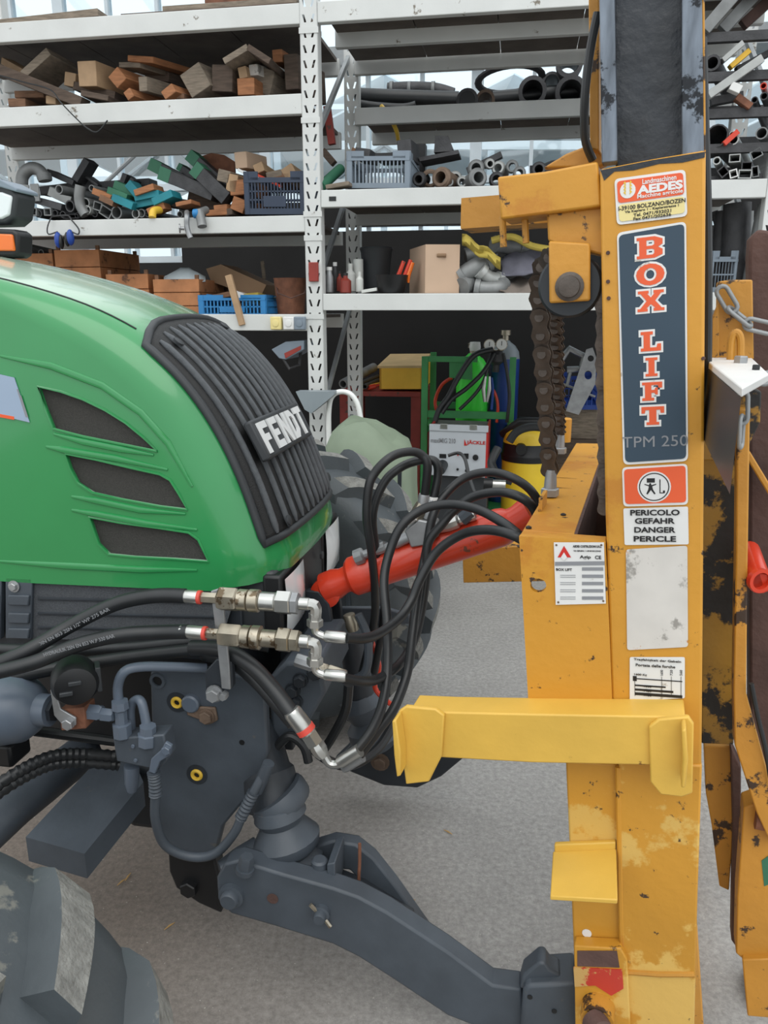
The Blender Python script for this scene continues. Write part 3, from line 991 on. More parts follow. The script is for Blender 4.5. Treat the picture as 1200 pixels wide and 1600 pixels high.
# lift cylinder with its rubber boot, near side
turned(TR, (398, 1130), (432, 1262), [(0, 34), (.55, 37), (.6, 42), (.97, 42), (1, 36)], 'lift_cylinder', 'chassis_dark', tractor, 1.70, 1.62)
turned(TR, (430, 1238), (447, 1262), [(0, 45), (.25, 48), (.75, 48), (1, 44)], 'cylinder_collar', 'chassis_grey', tractor, 1.62)
turned(TR, (432, 1250), (464, 1374), [(0, 26), (.06, 38), (.18, 42), (.27, 34), (.33, 40), (.47, 54), (.58, 50), (.66, 38), (.74, 50), (.86, 52), (.95, 44), (1, 36)], 'rubber_boot', 'chassis_grey', tractor, 1.60, 1.58, 22)

# lower bracket and link arm
poly(TR, [(262, 1330), (335, 1340), (342, 1372), (346, 1428), (310, 1412), (275, 1388), (264, 1362)], 1.62, 0.05, 'pivot_bracket', 'black_plastic', tractor, 0.006)
MB().bolt(TR.P(297, 1385, 1.62), -TR.n, 0.024, 0.02).build('bolt', 'black_plastic', tractor)
VA = 1.47
arm = poly(TR, [(338, 1372), (350, 1350), (372, 1345), (440, 1366), (520, 1388), (560, 1402), (605, 1426), (700, 1488), (770, 1540), (815, 1546), (820, 1612), (762, 1612), (700, 1588), (610, 1528), (560, 1496), (520, 1476), (430, 1448), (360, 1428), (340, 1405)], VA, 0.055, 'lower_link', 'chassis_grey', tractor, 0.006)
# inner rib of the fork-shaped arm, joining the outer one half way
inner = [(468, 1330), (520, 1314), (556, 1320), (584, 1342), (618, 1385), (672, 1462), (690, 1492), (660, 1480), (618, 1440), (574, 1388), (546, 1360), (500, 1358), (470, 1362)]
poly(TR, inner, VA + 0.14, 0.04, 'link_rib', 'chassis_grey', tractor, 0.006)
MB().prism([TR.P(a, b, VA + 0.055) for a, b in ((430, 1372), (520, 1396), (560, 1412), (640, 1462), (640, 1480), (560, 1440), (430, 1400))], TR.n * 0.09).build('link_web', 'chassis_dark', arm, bevel=0.004)
MB().box(TR.P(525, 1352, VA + 0.09), TR.h * 0.010 + UP * 0.004, TR.n * 0.05, UP * 0.045).build('cross_plate', 'chassis_grey', arm, bevel=0.003)
MB().lathe(TR.P(500, 1372, VA + 0.06), UP, [(0, 0.02), (0.05, 0.02), (0.055, 0.015)], 14).build('stub', 'chassis_grey', arm)
MB().tube([TR.P(562, 1318, VA + 0.09), TR.P(562, 1345, VA + 0.09), TR.P(560, 1385, VA + 0.09)], 0.004, 6).build('safety_pin', 'rust', arm)
for (x, y, r, m_) in ((363, 1397, 0.031, 'chassis_grey'), (503, 1424, 0.021, 'chassis_grey')):
    o = TR.P(x, y, VA)
    p_ = MB().lathe(o, -TR.n, [(0, r), (0.012, r), (0.014, r * .72), (0.026, r * .70), (0.03, r * .6)], 22).build('pivot_pin', m_, tractor)
    if r < 0.03:
        for sgn in (-1, 1):
            MB().tube([o - TR.n * 0.012 + (TR.h * 0.7 * sgn * -1 + UP * 0.7 * sgn) * 0.016, o - TR.n * 0.014 + (TR.h * -0.7 * sgn + UP * 0.8 * sgn) * 0.034], 0.005, 6).build('cotter', 'steel_brass', p_)
MB().lathe(TR.P(426, 1404, VA - 0.0005), -TR.n, [(0, 0.014), (0.001, 0.014)], 16).build('rusted_hole', 'rust_dark', tractor)
turned(TR, (345, 1362), (405, 1335), [(0, 16), (.5, 24), (1, 28)], 'boot_clamp', 'chassis_grey', tractor, 1.52, 1.58)
MB().bolt(TR.P(382, 1362, 1.46), UP + TR.h * 0.2, 0.018, 0.045, 0.022).build('bolt', 'chassis_grey', tractor)
# quick hook at the end of the arm
hook = poly(TR, [(818, 1548), (824, 1540), (900, 1536), (908, 1556), (910, 1618), (812, 1622)], VA - 0.03, 0.09, 'link_hook', 'chassis_grey', tractor, 0.008)
poly(TR, [(812, 1546), (818, 1524), (842, 1504), (852, 1504), (860, 1516), (876, 1524), (878, 1546)], VA - 0.01, 0.05, 'claw', 'chassis_grey', hook, 0.006)
for (x, y) in ((828, 1558), (866, 1580)):
    MB().lathe(TR.P(x, y, VA - 0.031), -TR.n, [(0, 0.006), (0.001, 0.006)], 12).build('hole', 'black_plastic', hook)
turned(TR, (900, 1590), (938, 1600), [(0, 26), (.6, 26), (.7, 22), (1, 22)], 'hook_collar', 'tank_grey', hook, VA, VA)

# axle beam, its guard plate and corrugated lines
MB().tube([TR.P(-70, 1345, 1.42), TR.P(20, 1262, 1.55), TR.P(135, 1172, 1.85)], 0.055, 16).build('axle_beam', 'chassis_grey', tractor)
MB().prism([TR.P(40, 1308, 1.46), TR.P(132, 1334, 1.42), TR.P(224, 1222, 1.62), TR.P(206, 1180, 1.72), TR.P(150, 1190, 1.70)], UP * -0.07).build('axle_guard', 'chassis_grey', tractor, smooth=0)
for dy, dv in ((0, 0), (13, 0.02)):
    pts = hosepath(TR, [(-20, 1238 + dy, 1.40), (30, 1205 + dy, 1.45), (80, 1182 + dy, 1.5), (130, 1178 + dy, 1.55), (185, 1182 + dy, 1.6)], 10)
    MB().tube(pts, [0.013 if i % 2 else 0.016 for i in range(len(pts))], 10).build('corrugated_line', 'hose_rubber', tractor)
MB().tube([TR.P(55, 1142, 1.55), TR.P(180, 1158, 1.6)], 0.013, 10).build('brake_line', 'hose_rubber', tractor)

# accumulator, shut-off valve, trailer socket
k_ = px((0, 1105), 1.46, TR)
acc = turned(TR, (-62, 1102), (80, 1110), [(0, 20), (.06, 42), (.2, 55), (.5, 57), (.72, 50), (.84, 36), (.88, 25), (1, 24)], 'accumulator', 'tank_grey', tractor, 1.46, n=30)
MB().box(TR.P(10, 1168, 1.5), TR.h * 0.04, TR.n * 0.04, UP * 0.03).build('accumulator_foot', 'black_plastic', acc, bevel=0.008)
turned(TR, (74, 1110), (86, 1111), [(0, 17), (1, 17)], 'nut', 'chassis_dark', acc, 1.46, n=6)
MB().box(TR.P(122, 1116, 1.46), TR.h * 0.032 + UP * 0.006, TR.n * 0.024, UP * 0.027).build('shutoff_valve', 'rust', tractor, bevel=0.003)
lv = MB().prism([TR.P(a, b, 1.425) for a, b in ((78, 1078), (86, 1076), (94, 1108), (118, 1122), (118, 1134), (100, 1136), (84, 1118))], TR.n * 0.006).build('valve_lever', 'zinc', tractor, bevel=0.002)
MB().bolt(TR.P(108, 1130, 1.425), -TR.n, 0.014, 0.012).build('bolt', 'zinc', lv)
for (a, b, r) in (((140, 1112), (160, 1114), 13), ((160, 1116), (178, 1118), 11)):
    turned(TR, a, b, [(0, r), (.8, r), (1, r * .8)], 'hex_fitting', 'tank_grey', tractor, 1.46, n=6)
o = TR.P(117, 1063, 1.44)
ax = (-TR.n * 0.85 + TR.h * 0.55).normalized()
so = MB().lathe(o - ax * 0.04, ax, [(0, 0.046), (0.02, 0.051), (0.06, 0.051), (0.075, 0.044), (0.08, 0.03)], 26).build('trailer_socket', 'black_plastic', tractor)
u_ = ax.cross(UP).normalized()
w_ = u_.cross(ax).normalized()
for (a, b) in ((0.0, 0.012), (0.02, -0.01)):
    MB().box(o + ax * 0.04 + u_ * a + w_ * b, u_ * 0.014, w_ * 0.005, ax * 0.006).build('flap_rib', 'dark_plastic', so, bevel=0.002)
MB().box(o - ax * 0.0 + u_ * -0.05, u_ * 0.006, w_ * 0.03, ax * 0.02).build('hinge', 'dark_plastic', so, bevel=0.002)
# hard lines and valve block
MB().tube(hosepath(TR, [(188, 1110, 1.48), (184, 1075, 1.48), (194, 1050, 1.48), (220, 1042, 1.50), (270, 1042, 1.54), (322, 1044, 1.58)], 6), 0.0115, 12).build('hard_line', 'tank_grey', tractor)
MB().tube(hosepath(TR, [(206, 1150, 1.50), (204, 1108, 1.50), (212, 1094, 1.50), (222, 1100, 1.49), (231, 1146, 1.48)], 6), 0.011, 12).build('hard_line', 'tank_grey', tractor)
turned(TR, (187, 1095), (192, 1152), [(0, 13), (.2, 14), (.25, 10), (.6, 10), (.62, 15), (.95, 15), (1, 12)], 'line_nut', 'tank_grey', tractor, 1.47, n=8)
turned(TR, (231, 1134), (231, 1162), [(0, 13), (.4, 13), (.45, 16), (1, 16)], 'line_nut', 'tank_grey', tractor, 1.47, n=8)
vb = poly(TR, [(176, 1154), (256, 1148), (262, 1188), (246, 1204), (182, 1190)], 1.46, 0.05, 'valve_block', 'chassis_grey', tractor, 0.004)
for (x, y) in ((208, 1166), (212, 1188)):
    MB().lathe(TR.P(x, y, 1.459), -TR.n, [(0, 0.005), (0.003, 0.004)], 10).build('port_plug', 'tank_grey', vb)
turned(TR, (206, 1196), (206, 1236), [(0, 12), (.7, 11), (1, 7)], 'stub_pipe', 'tank_grey', vb, 1.49)
lb = MB().prism([TR.P(a, b, 1.44) for a, b in ((258, 1160), (268, 1166), (266, 1180), (250, 1190), (242, 1210), (232, 1206), (236, 1186), (252, 1172))], TR.n * 0.01).build('banjo_fitting', 'tank_grey', tractor, bevel=0.002)
MB().bolt(TR.P(261, 1171, 1.44), -TR.n, 0.011, 0.01).build('bolt', 'tank_grey', lb)
pts = hosepath(TR, [(240, 1206, 1.45), (242, 1222, 1.45), (243, 1242, 1.45)], 8)
MB().tube(pts, [0.013 if i % 2 else 0.0155 for i in range(len(pts))], 12).build('hose_sleeve', 'chassis_grey', tractor)
MB().tube(hosepath(TR, [(243, 1240, 1.45), (243, 1280, 1.46), (258, 1320, 1.48), (296, 1338, 1.50), (335, 1334, 1.51), (365, 1303, 1.52), (380, 1270, 1.53), (395, 1240, 1.54), (412, 1208, 1.56)], 6), 0.0115, 12).build('lift_hose', 'chassis_grey', tractor)
pts = hosepath(TR, [(376, 1278, 1.53), (386, 1258, 1.535), (396, 1238, 1.54)], 8)
MB().tube(pts, [0.013 if i % 2 else 0.0155 for i in range(len(pts))], 12).build('hose_sleeve', 'chassis_grey', tractor)
turned(TR, (402, 1236), (420, 1192), [(0, 9), (.5, 10), (1, 9)], 'hose_elbow', 'chassis_grey', tractor, 1.56)

# ------------------------------------------------------------------ quick couplings on their bracket
cb = poly(TR, [(329, 924), (348, 918), (350, 960), (358, 1040), (360, 1078), (346, 1076), (338, 1000)], 1.50, 0.008, 'coupling_bracket', 'zinc', tractor, 0.002)
poly(TR, [(320, 1050), (338, 1030), (362, 1034), (364, 1074), (345, 1092), (322, 1090)], 1.515, 0.02, 'bracket_foot', 'chassis_dark', cb, 0.003)
MB().bolt(TR.P(336, 1083, 1.51), -TR.n, 0.017, 0.02, 0.021).build('bolt', 'zinc', cb)
MB().bolt(TR.P(352, 1084, 1.515), -TR.n, 0.010, 0.02).build('bolt', 'zinc', cb)
def coupling(a, b, segs, v):
    """row of turned segments along a-b: (x0, x1, radius px, sides, material, name)"""
    root = None
    for (x0, x1, r, sides, mat, nm) in segs:
        t0 = (x0 - a[0]) / (b[0] - a[0])
        t1 = (x1 - a[0]) / (b[0] - a[0])
        pa = (x0, a[1] + (b[1] - a[1]) * t0)
        pb = (x1, a[1] + (b[1] - a[1]) * t1)
        p, q = seg(TR, pa, pb, v)
        kk = px(pa, v, TR)
        L_ = (q - p).length
        m_ = MB().lathe(p, q - p, [(0, r * kk * .88), (L_ * .08, r * kk), (L_ * .92, r * kk), (L_, r * kk * .88)], sides)
        if root is None:
            root = m_.build('quick_coupling', mat, tractor)
        else:
            m_.build(nm, mat, root)
    return root
c1 = coupling((275, 931), (482, 944), [(342, 372, 19, 6, 'steel_brass', 'body'), (275, 314, 10.5, 16, 'steel_bright', 'ferrule'), (309, 315, 11, 16, 'red_band', 'band'), (315, 342, 9, 6, 'steel_brass', 'nut'), (372, 388, 17, 18, 'steel_brass', 'sleeve'), (389, 406, 18, 18, 'steel_brass', 'collar'), (406, 432, 15, 18, 'steel_bright', 'plug'), (432, 456, 19, 6, 'steel_bright', 'nut'), (456, 467, 18, 6, 'zinc', 'nut'), (467, 484, 10, 14, 'steel_bright', 'nipple')], 1.50)
c2 = coupling((280, 986), (482, 1003), [(344, 378, 19, 6, 'steel_brass', 'body'), (280, 322, 10.5, 16, 'steel_bright', 'ferrule'), (317, 323, 11, 16, 'red_band', 'band'), (322, 344, 9, 6, 'steel_brass', 'nut'), (378, 392, 18, 18, 'steel_brass', 'sleeve'), (393, 408, 19, 18, 'steel_brass', 'collar'), (408, 434, 14, 18, 'steel_brass', 'plug'), (434, 454, 20, 6, 'steel_brass', 'nut'), (454, 468, 18, 6, 'steel_brass', 'nut'), (468, 484, 11, 14, 'steel_bright', 'nipple')], 1.48)
for root, dy, v in ((c1, 0, 1.50), (c2, 60, 1.48)):
    MB().tube(hosepath(TR, [(474, 944 + dy, v), (492, 946 + dy, v), (493, 962 + dy, v)], 4), 0.013, 8).build('elbow', 'steel_bright', root)
    turned(TR, (492, 958 + dy), (492, 978 + dy), [(0, 10), (.45, 10), (.5, 13), (1, 13)], 'nut', 'steel_bright', root, v, n=6)
    MB().tube(hosepath(TR, [(492, 975 + dy, v), (494, 988 + dy, v), (508, 995 + dy, v), (520, 996 + dy, v)], 5), 0.009, 10).build('bent_pipe', 'steel_bright', root)
    turned(TR, (507, 994 + dy), (541, 997 + dy), [(0, 8), (.1, 9.5), (.9, 9.5), (1, 8)], 'ferrule', 'steel_bright', root, v)
# small grey couplings behind
c3 = coupling((455, 1028), (545, 1058), [(462, 490, 11, 8, 'zinc', 'body'), (490, 512, 9, 8, 'steel_brass', 'sleeve'), (512, 540, 10, 8, 'steel_brass', 'nut')], 1.62)
# feed hoses coming from the tractor's belly
for spec, r in (([(-40, 1050, 1.36), (40, 1018, 1.40), (110, 978, 1.46), (180, 944, 1.49), (240, 931, 1.50), (290, 931, 1.50)], 0.0165),
                ([(-40, 1058, 1.34), (50, 1036, 1.38), (120, 1008, 1.43), (190, 992, 1.46), (250, 988, 1.48), (294, 987, 1.48)], 0.0165),
                ([(-40, 1070, 1.45), (80, 1046, 1.5), (180, 1030, 1.56), (260, 1020, 1.58), (340, 1012, 1.58)], 0.016),
                ([(-40, 1012, 1.56), (80, 1016, 1.58), (200, 1012, 1.6), (330, 1000, 1.62), (420, 1010, 1.64)], 0.015)):
    MB().tube(hosepath(TR, spec, 7), r, 12).build('feed_hose', 'hose_rubber', tractor, smooth=60)
for spec in ([(300, 1012, 1.56), (350, 1016, 1.54), (392, 1040, 1.52), (428, 1078, 1.50), (452, 1110, 1.48), (462, 1124, 1.47)], [(320, 1022, 1.60), (360, 1030, 1.57), (400, 1062, 1.55), (436, 1102, 1.52), (460, 1130, 1.50)]):
    MB().tube(hosepath(TR, spec, 7), 0.0185, 12).build('feed_hose', 'hose_rubber', tractor, smooth=60)
c4 = turned(TR, (455, 1110), (482, 1146), [(0, 13), (.1, 15), (.75, 15), (.76, 15), (1, 13)], 'quick_coupling', 'steel_bright', tractor, 1.47)
turned(TR, (475, 1136), (480, 1143), [(0, 15.4), (1, 15.4)], 'band', 'red_band', c4, 1.468)
turned(TR, (481, 1145), (492, 1162), [(0, 14), (1, 14)], 'nut', 'steel_bright', c4, 1.47, n=6)
turned(TR, (492, 1160), (506, 1182), [(0, 11), (.3, 13), (.6, 13), (1, 9)], 'nut', 'steel_bright', c4, 1.47, n=8)
MB().tube(hosepath(TR, [(505, 1178, 1.47), (514, 1192, 1.47), (528, 1194, 1.47), (545, 1183, 1.47)], 5), 0.010, 10).build('bent_pipe', 'steel_bright', c4)
turned(TR, (530, 1192), (562, 1172), [(0, 9), (.1, 10.5), (1, 10.5)], 'ferrule', 'steel_bright', c4, 1.47)
turned(TR, (536, 1200), (566, 1182), [(0, 8), (.1, 9), (1, 9)], 'ferrule', 'zinc', c4, 1.49)
# print on two of the feed hoses
for (pa, pb, s, v) in (((62, 1006), (172, 950), 'DIN EN 853 2SN 1/2" WP 275 BAR', 1.41), ((70, 1022), (180, 992), 'HYDRAULIK 2SN EN 853 W.P 330 BAR', 1.38)):
    p, q = TR.P(pa[0], pa[1], v), TR.P(pb[0], pb[1], v)
    u = (q - p).normalized()
    w = (UP - u * u.dot(UP)).normalized()
    write('hose_print', s, 'ink_grey', tractor, (p + q) / 2 - TR.n * 0.004, u, w, 0.008, (q - p).length)
# dark wiring and pipes hanging below the nose
for spec, r, m_ in (([(470, 1140, 1.7), (500, 1180, 1.68), (545, 1196, 1.72), (590, 1170, 1.8), (620, 1120, 1.9)], 0.013, 'hose_rubber'),
                    ([(545, 1070, 1.8), (540, 1110, 1.8), (520, 1150, 1.8), (500, 1180, 1.8)], 0.013, 'hose_rubber'),
                    ([(560, 960, 1.95), (575, 1000, 1.95), (570, 1050, 1.95), (540, 1065, 1.95)], 0.012, 'chassis_grey'),
                    ([(580, 1000, 2.1), (592, 1040, 2.1), (586, 1075, 2.1), (610, 1100, 2.1)], 0.008, 'red_paint'),
                    ([(430, 1170, 1.66), (452, 1150, 1.66), (474, 1165, 1.66), (482, 1190, 1.66)], 0.012, 'hose_rubber')):
    MB().tube(hosepath(TR, spec, 6), r, 10).build('wiring_loom', m_, tractor)
# grey mounting plate around the top-link bracket and its ears
MB().prism([tl(d, -0.60, z) for d, z in ((-0.20, 0.55), (0.20, 0.55), (0.20, 0.90), (-0.20, 0.90))], TR.h * 0.03).build('hitch_tower', 'chassis_dark', tractor, bevel=0.006)
for d in (-0.055, 0.055):
    e_ = [(-0.60, 0.80), (-0.60, 0.93), (-0.565, 0.97), (-0.525, 0.97), (-0.495, 0.935), (-0.48, 0.80)]
    MB().prism([tl(d - 0.012, s, z) for s, z in e_], TR.n * 0.024).build('hitch_ear', 'chassis_dark', tractor, bevel=0.004)
MB().prism([TR.P(a, b, 2.08) for a, b in ((520, 950), (600, 950), (640, 962), (640, 975), (520, 985))], TR.n * 0.02).build('tower_strut', 'chassis_grey', tractor, bevel=0.004)
turned(TR, (545, 960), (552, 985), [(0, 9), (.5, 12), (1, 9)], 'grease_nipple', 'steel_brass', tractor, 1.98)
# ------------------------------------------------------------------ the lift mast
VM = 1.42
mast = thing('lift_mast', MA.Z(1000, 1690, 0.0), 'worn yellow forklift mast attachment with BOX LIFT lettering hung on the tractor', 'lift mast')
def mp(pts, v, thick, name, mat, parent=mast, bevel=0.004, **kw):
    return MB().prism([MA.P(a, b, v) for a, b in pts], MA.n * thick).build(name, mat, parent, bevel=bevel, **kw)
# axes of the leaning mast, read off its plate
m_top, m_bot = MA.P(1103, 240, VM), MA.P(1097, 1100, VM)
MW = (m_top - m_bot).normalized()
MU = (MA.h - MW * MA.h.dot(MW)).normalized()
mp([(937, 264), (1020, 248), (1103, 234), (1100, 700), (1097, 1104), (1096, 1204), (966, 1200), (956, 1104), (946, 800)], VM, 0.11, 'side_plate', 'yellow_paint', bevel=0.005)
# chain box: near cheek with its round hole, top plate with the rectangular cut-out, far cheek
cheek = [(811, 838), (880, 842), (946, 848), (952, 980), (957, 1108), (826, 1106)]
def flat_holed(F, outline, hole, v, thick, name, mat):
    loc = lambda q: (F.L(F.P(q[0], q[1], v))[0], F.L(F.P(q[0], q[1], v))[2])
    o2, h2 = [loc(q) for q in outline], [loc(q) for q in hole]
    V, Fc = holed(o2, [h2])
    mb = MB()
    mb.add([F.W(a, v, b) for a, b in V], Fc)
    mb.add([F.W(a, v + thick, b) for a, b in V], Fc)
    for lp_ in (o2, h2):
        k = len(lp_)
        mb.add([F.W(a, v, b) for a, b in lp_] + [F.W(a, v + thick, b) for a, b in lp_], [(i, (i + 1) % k, (i + 1) % k + k, i + k) for i in range(k)])
    return mb.build(name, mat, mast, smooth=0, fix=True)
hole = [(841 + 12.5 * math.cos(2 * math.pi * i / 16), 915 + 11 * math.sin(2 * math.pi * i / 16)) for i in range(16)]
flat_holed(MA, cheek, hole, VM - 0.004, 0.014, 'near_cheek', 'yellow_paint')
p0, p1 = MA.P(811, 838, VM), MA.P(946, 848, VM)
W_ = 1.13
top = MB()
def tp(a, b):
    """point of the sloping top plate: a along the cheek, b across (metres)"""
    return p0 + (p1 - p0) * a + MA.n * b
a0, b0, a1, b1 = 0.62, 0.045, 1.0, 0.78
quads = [((0, 0), (1, 0), (1, b0), (0, b0)), ((0, b0), (a0, b0), (a0 - .03, b1), (0, b1)), ((0, b1), (1, b1), (1, W_), (0, W_))]
for q in quads:
    top.prism([tp(a, b) for a, b in q], UP * -0.012)
top.build('top_plate', 'yellow_paint', mast, bevel=0.002, fix=False)
for (qa, qb) in (((a0, b0), (a0 - .03, b1)), ((1.0, b0), (1.0, b1))):
    MB().prism([tp(*qa), tp(*qb), tp(*qb) - UP * 0.30, tp(*qa) - UP * 0.30], MU * 0.006).build('shaft_wall', 'rust_dark', mast, smooth=0)
MB().prism([tp(a0 - .03, b1), tp(1, b1), tp(1, b1) - UP * 0.3, tp(a0 - .03, b1) - UP * 0.3], MA.n * 0.006).build('shaft_wall', 'rust_dark', mast, smooth=0)
MB().prism([MA.P(a, b, VM) + MA.n * (W_ - 0.01) for a, b in cheek], MA.n * 0.012).build('far_cheek', 'yellow_paint', mast, bevel=0.002)
# lugs for the top link inside the box
for b in (0.44, 0.56):
    MB().prism([tp(-.02, b), tp(.35, b), tp(.30, b) - UP * 0.17, tp(0.0, b) - UP * 0.17], MA.n * 0.014).build('link_lug', 'yellow_worn', mast, bevel=0.002)
MB().lathe(tp(0.10, 0.40) - UP * 0.075, MA.n, [(0, 0.018), (0.22, 0.018)], 14).build('link_pin', 'zinc', mast)
MB().prism([tp(0.05, 0.20), tp(.05, 0.28), tp(.05, 0.28) + UP * 0.03, tp(.05, 0.20) + UP * 0.03], MU * 0.008).build('stop_tab', 'yellow_worn', mast)
# far box rail pointing at the tractor
FV = 2.40
MB().prism([MA.P(a, b, FV) for a, b in ((722, 858), (815, 853), (860, 853), (860, 908), (724, 911))], MA.n * 0.07).build('far_rail', 'yellow_worn', mast, bevel=0.003)
# near rail with its two stacking hooks
VR = 1.35
mp([(640, 1110), (700, 1113), (830, 1116), (1070, 1120), (1078, 1197), (830, 1192), (690, 1184), (648, 1182)], VR, 0.07, 'near_rail', 'yellow_fresh', bevel=0.003)
def hookpart(back, lip, v):
    h_ = mp(back, v, 0.012, 'stacking_hook', 'yellow_fresh', bevel=0.003)
    mb = MB().prism([MA.P(a, b, v) for a, b in lip], MA.n * -0.04)
    mb.build('hook_lip', 'yellow_fresh', h_, bevel=0.003)
hookpart([(622, 1112), (634, 1104), (680, 1108), (694, 1118), (690, 1182), (670, 1222), (634, 1226), (628, 1180)], [(622, 1112), (628, 1110), (635, 1160), (635, 1196), (629, 1198), (625, 1165)], VR - 0.012)
hookpart([(1014, 1136), (1030, 1124), (1076, 1120), (1084, 1132), (1082, 1240), (1066, 1246), (1032, 1242), (1016, 1222)], [(1064, 1124), (1071, 1122), (1074, 1170), (1070, 1212), (1063, 1212), (1066, 1170)], VR - 0.012)
# lower column, weld seam, step plate, socket for the link
mp([(884, 1190), (966, 1194), (972, 1500), (976, 1686), (905, 1686), (897, 1500), (890, 1330)], VM + 0.01, 0.10, 'lower_web', 'yellow_patchy')
mp([(966, 1190), (1097, 1196), (1090, 1400), (1083, 1690), (976, 1690), (972, 1500)], VM - 0.004, 0.14, 'lower_column', 'yellow_patchy')
MB().tube([MA.P(966, 1198, VM), MA.P(970, 1400, VM), MA.P(975, 1600, VM)], 0.006, 8).build('weld_seam', 'yellow_paint', mast)
MB().tube([MA.P(976, 1518, VM - 0.004), MA.P(1030, 1522, VM - 0.005), MA.P(1085, 1522, VM - 0.004)], 0.006, 8).build('weld_seam', 'yellow_worn', mast)
pb0, pb1 = MA.P(864, 1330, VM), MA.P(963, 1326, VM)
pf0, pf1 = MA.Z(860, 1400, pb0.z - 0.012), MA.Z(965, 1406, pb1.z - 0.012)
MB().prism([pb0, pb1, pf1, pf0], UP * -0.010).build('step_plate', 'yellow_fresh', mast, bevel=0.002)
MB().prism([MA.P(a, b, VM - 0.001) for a, b in ((866, 1320), (962, 1316), (962, 1332), (866, 1334))], MA.n * 0.012).build('step_weld', 'yellow_fresh', mast, bevel=0.003)
yoke = mp([(897, 1478), (970, 1482), (980, 1500), (985, 1600), (980, 1690), (900, 1690)], VM - 0.02, 0.03, 'link_yoke', 'yellow_patchy', bevel=0.003)
MB().prism([MA.P(a, b, VM - 0.0215) for a, b in ((902, 1486), (964, 1486), (968, 1512), (902, 1510))], MA.n * 0.001).build('pocket', 'rust_dark', yoke, smooth=0)
MB().prism([MA.P(a, b, VM - 0.023) for a, b in ((896, 1512), (972, 1516), (974, 1545), (955, 1556), (930, 1540), (898, 1542))], MA.n * 0.003).build('red_patch', 'red_chipped', yoke, smooth=0)
MB().lathe(MA.P(935, 1572, VM - 0.02), -MA.n, [(0, 0.035), (0.04, 0.034), (0.04, 0.026), (0, 0.026)], 20).build('pin_boss', 'yellow_worn', yoke)
MB().lathe(MA.P(928, 1592, VM - 0.06), -MA.n + MA.h * 0.6, [(0, 0.026), (0.03, 0.026), (0.035, 0.020)], 18).build('hitch_pin', 'rust_dark', yoke)
MB().lathe(MA.P(917, 1458, VM + 0.0095), -MA.n, [(0, 0.010), (0.001, 0.010)], 16).build('hole', 'label_white', mast)
# foot beam on the ground keeping the mast upright
MB().box(MA.Z(1020, 1680, 0.04) + MA.n * 0.56, MU * 0.11, MA.n * 0.60, UP * 0.04).build('foot_beam', 'yellow_worn', mast, bevel=0.004)
# inner mast: greasy channel between two polished rails, running up out of view
def strip(pts, v, thick, name, mat, bevel=0.002):
    return mp(pts, v, thick, name, mat, bevel=bevel)
strip([(960, -260), (1072, -268), (1070, 262), (962, 262)], VM + 0.045, 0.03, 'mast_channel', 'grease')
strip([(933, -260), (956, -260), (965, 252), (940, 255)], VM + 0.008, 0.035, 'mast_rail', 'rail_steel')
strip([(1066, -268), (1094, -270), (1100, 240), (1065, 246)], VM + 0.008, 0.035, 'mast_rail', 'rail_steel')
strip([(1094, -270), (1099, -270), (1103, 238), (1098, 240)], VM + 0.012, 0.09, 'mast_edge', 'yellow_worn')
strip([(917, -260), (935, -260), (936, 40), (936, 235), (922, 232)], VM + 0.10, 0.06, 'outer_rail', 'yellow_worn')
MB().prism([MA.P(a, b, VM + 0.05) + MA.n * 0.95 for a, b in ((933, -260), (1098, -268), (1100, 700), (945, 700))], MA.n * 0.09).build('far_channel', 'yellow_worn', mast, bevel=0.003)
for y in (-180, ):
    MB().prism([MA.P(a, b, VM + 0.12) for a, b in ((935, y), (1098, y - 6), (1098, y + 50), (935, y + 56))], MA.n * 0.86).build('cross_head', 'yellow_worn', mast, bevel=0.003)
# top head: arm, ear, hollow tube, roller bracket
mp([(777, 276), (850, 268), (934, 252), (940, 322), (860, 333), (782, 343)], VM + 0.01, 0.10, 'head_arm', 'yellow_paint')
mp([(848, 262), (884, 240), (930, 222), (950, 255), (935, 262)], VM + 0.13, 0.03, 'head_ear', 'yellow_worn')
tA, tB = MA.P(729, 338, VM + 0.24), MA.P(900, 325, VM + 0.24)
MB().rhs(tA, tB, UP, MA.n, 0.029, 0.05, 0.005).build('hollow_tube', 'yellow_worn', mast, smooth=0)
mp([(854, 333), (945, 322), (948, 400), (930, 396), (868, 382), (856, 376)], VM + 0.03, 0.07, 'roller_bracket', 'yellow_worn')
mp([(857, 376), (922, 380), (922, 470), (858, 474)], VM + 0.012, 0.012, 'roller_cheek', 'yellow_worn')
for x, y0, y1 in ((785, 338, 386), (820, 338, 380)):
    MB().tube([MA.P(x, y0, VM + 0.06), MA.P(x + 2, y1, VM + 0.06)], 0.0062, 10).build('guide_rod', 'yellow_worn', mast)
RC = MA.P(890, 446, VM + 0.03)
MB().lathe(RC, MA.n, [(0, 0.036), (0, 0.052), (0.004, 0.056), (0.010, 0.050), (0.030, 0.050), (0.036, 0.056), (0.04, 0.052), (0.04, 0.03)], 40).build('chain_roller', 'roller_black', mast)
MB().lathe(MA.P(890, 448, VM + 0.012), -MA.n, [(0, 0.025), (0.004, 0.025), (0.006, 0.019), (0.012, 0.018), (0.014, 0.008)], 24).build('roller_pin', 'chain_dark', mast)
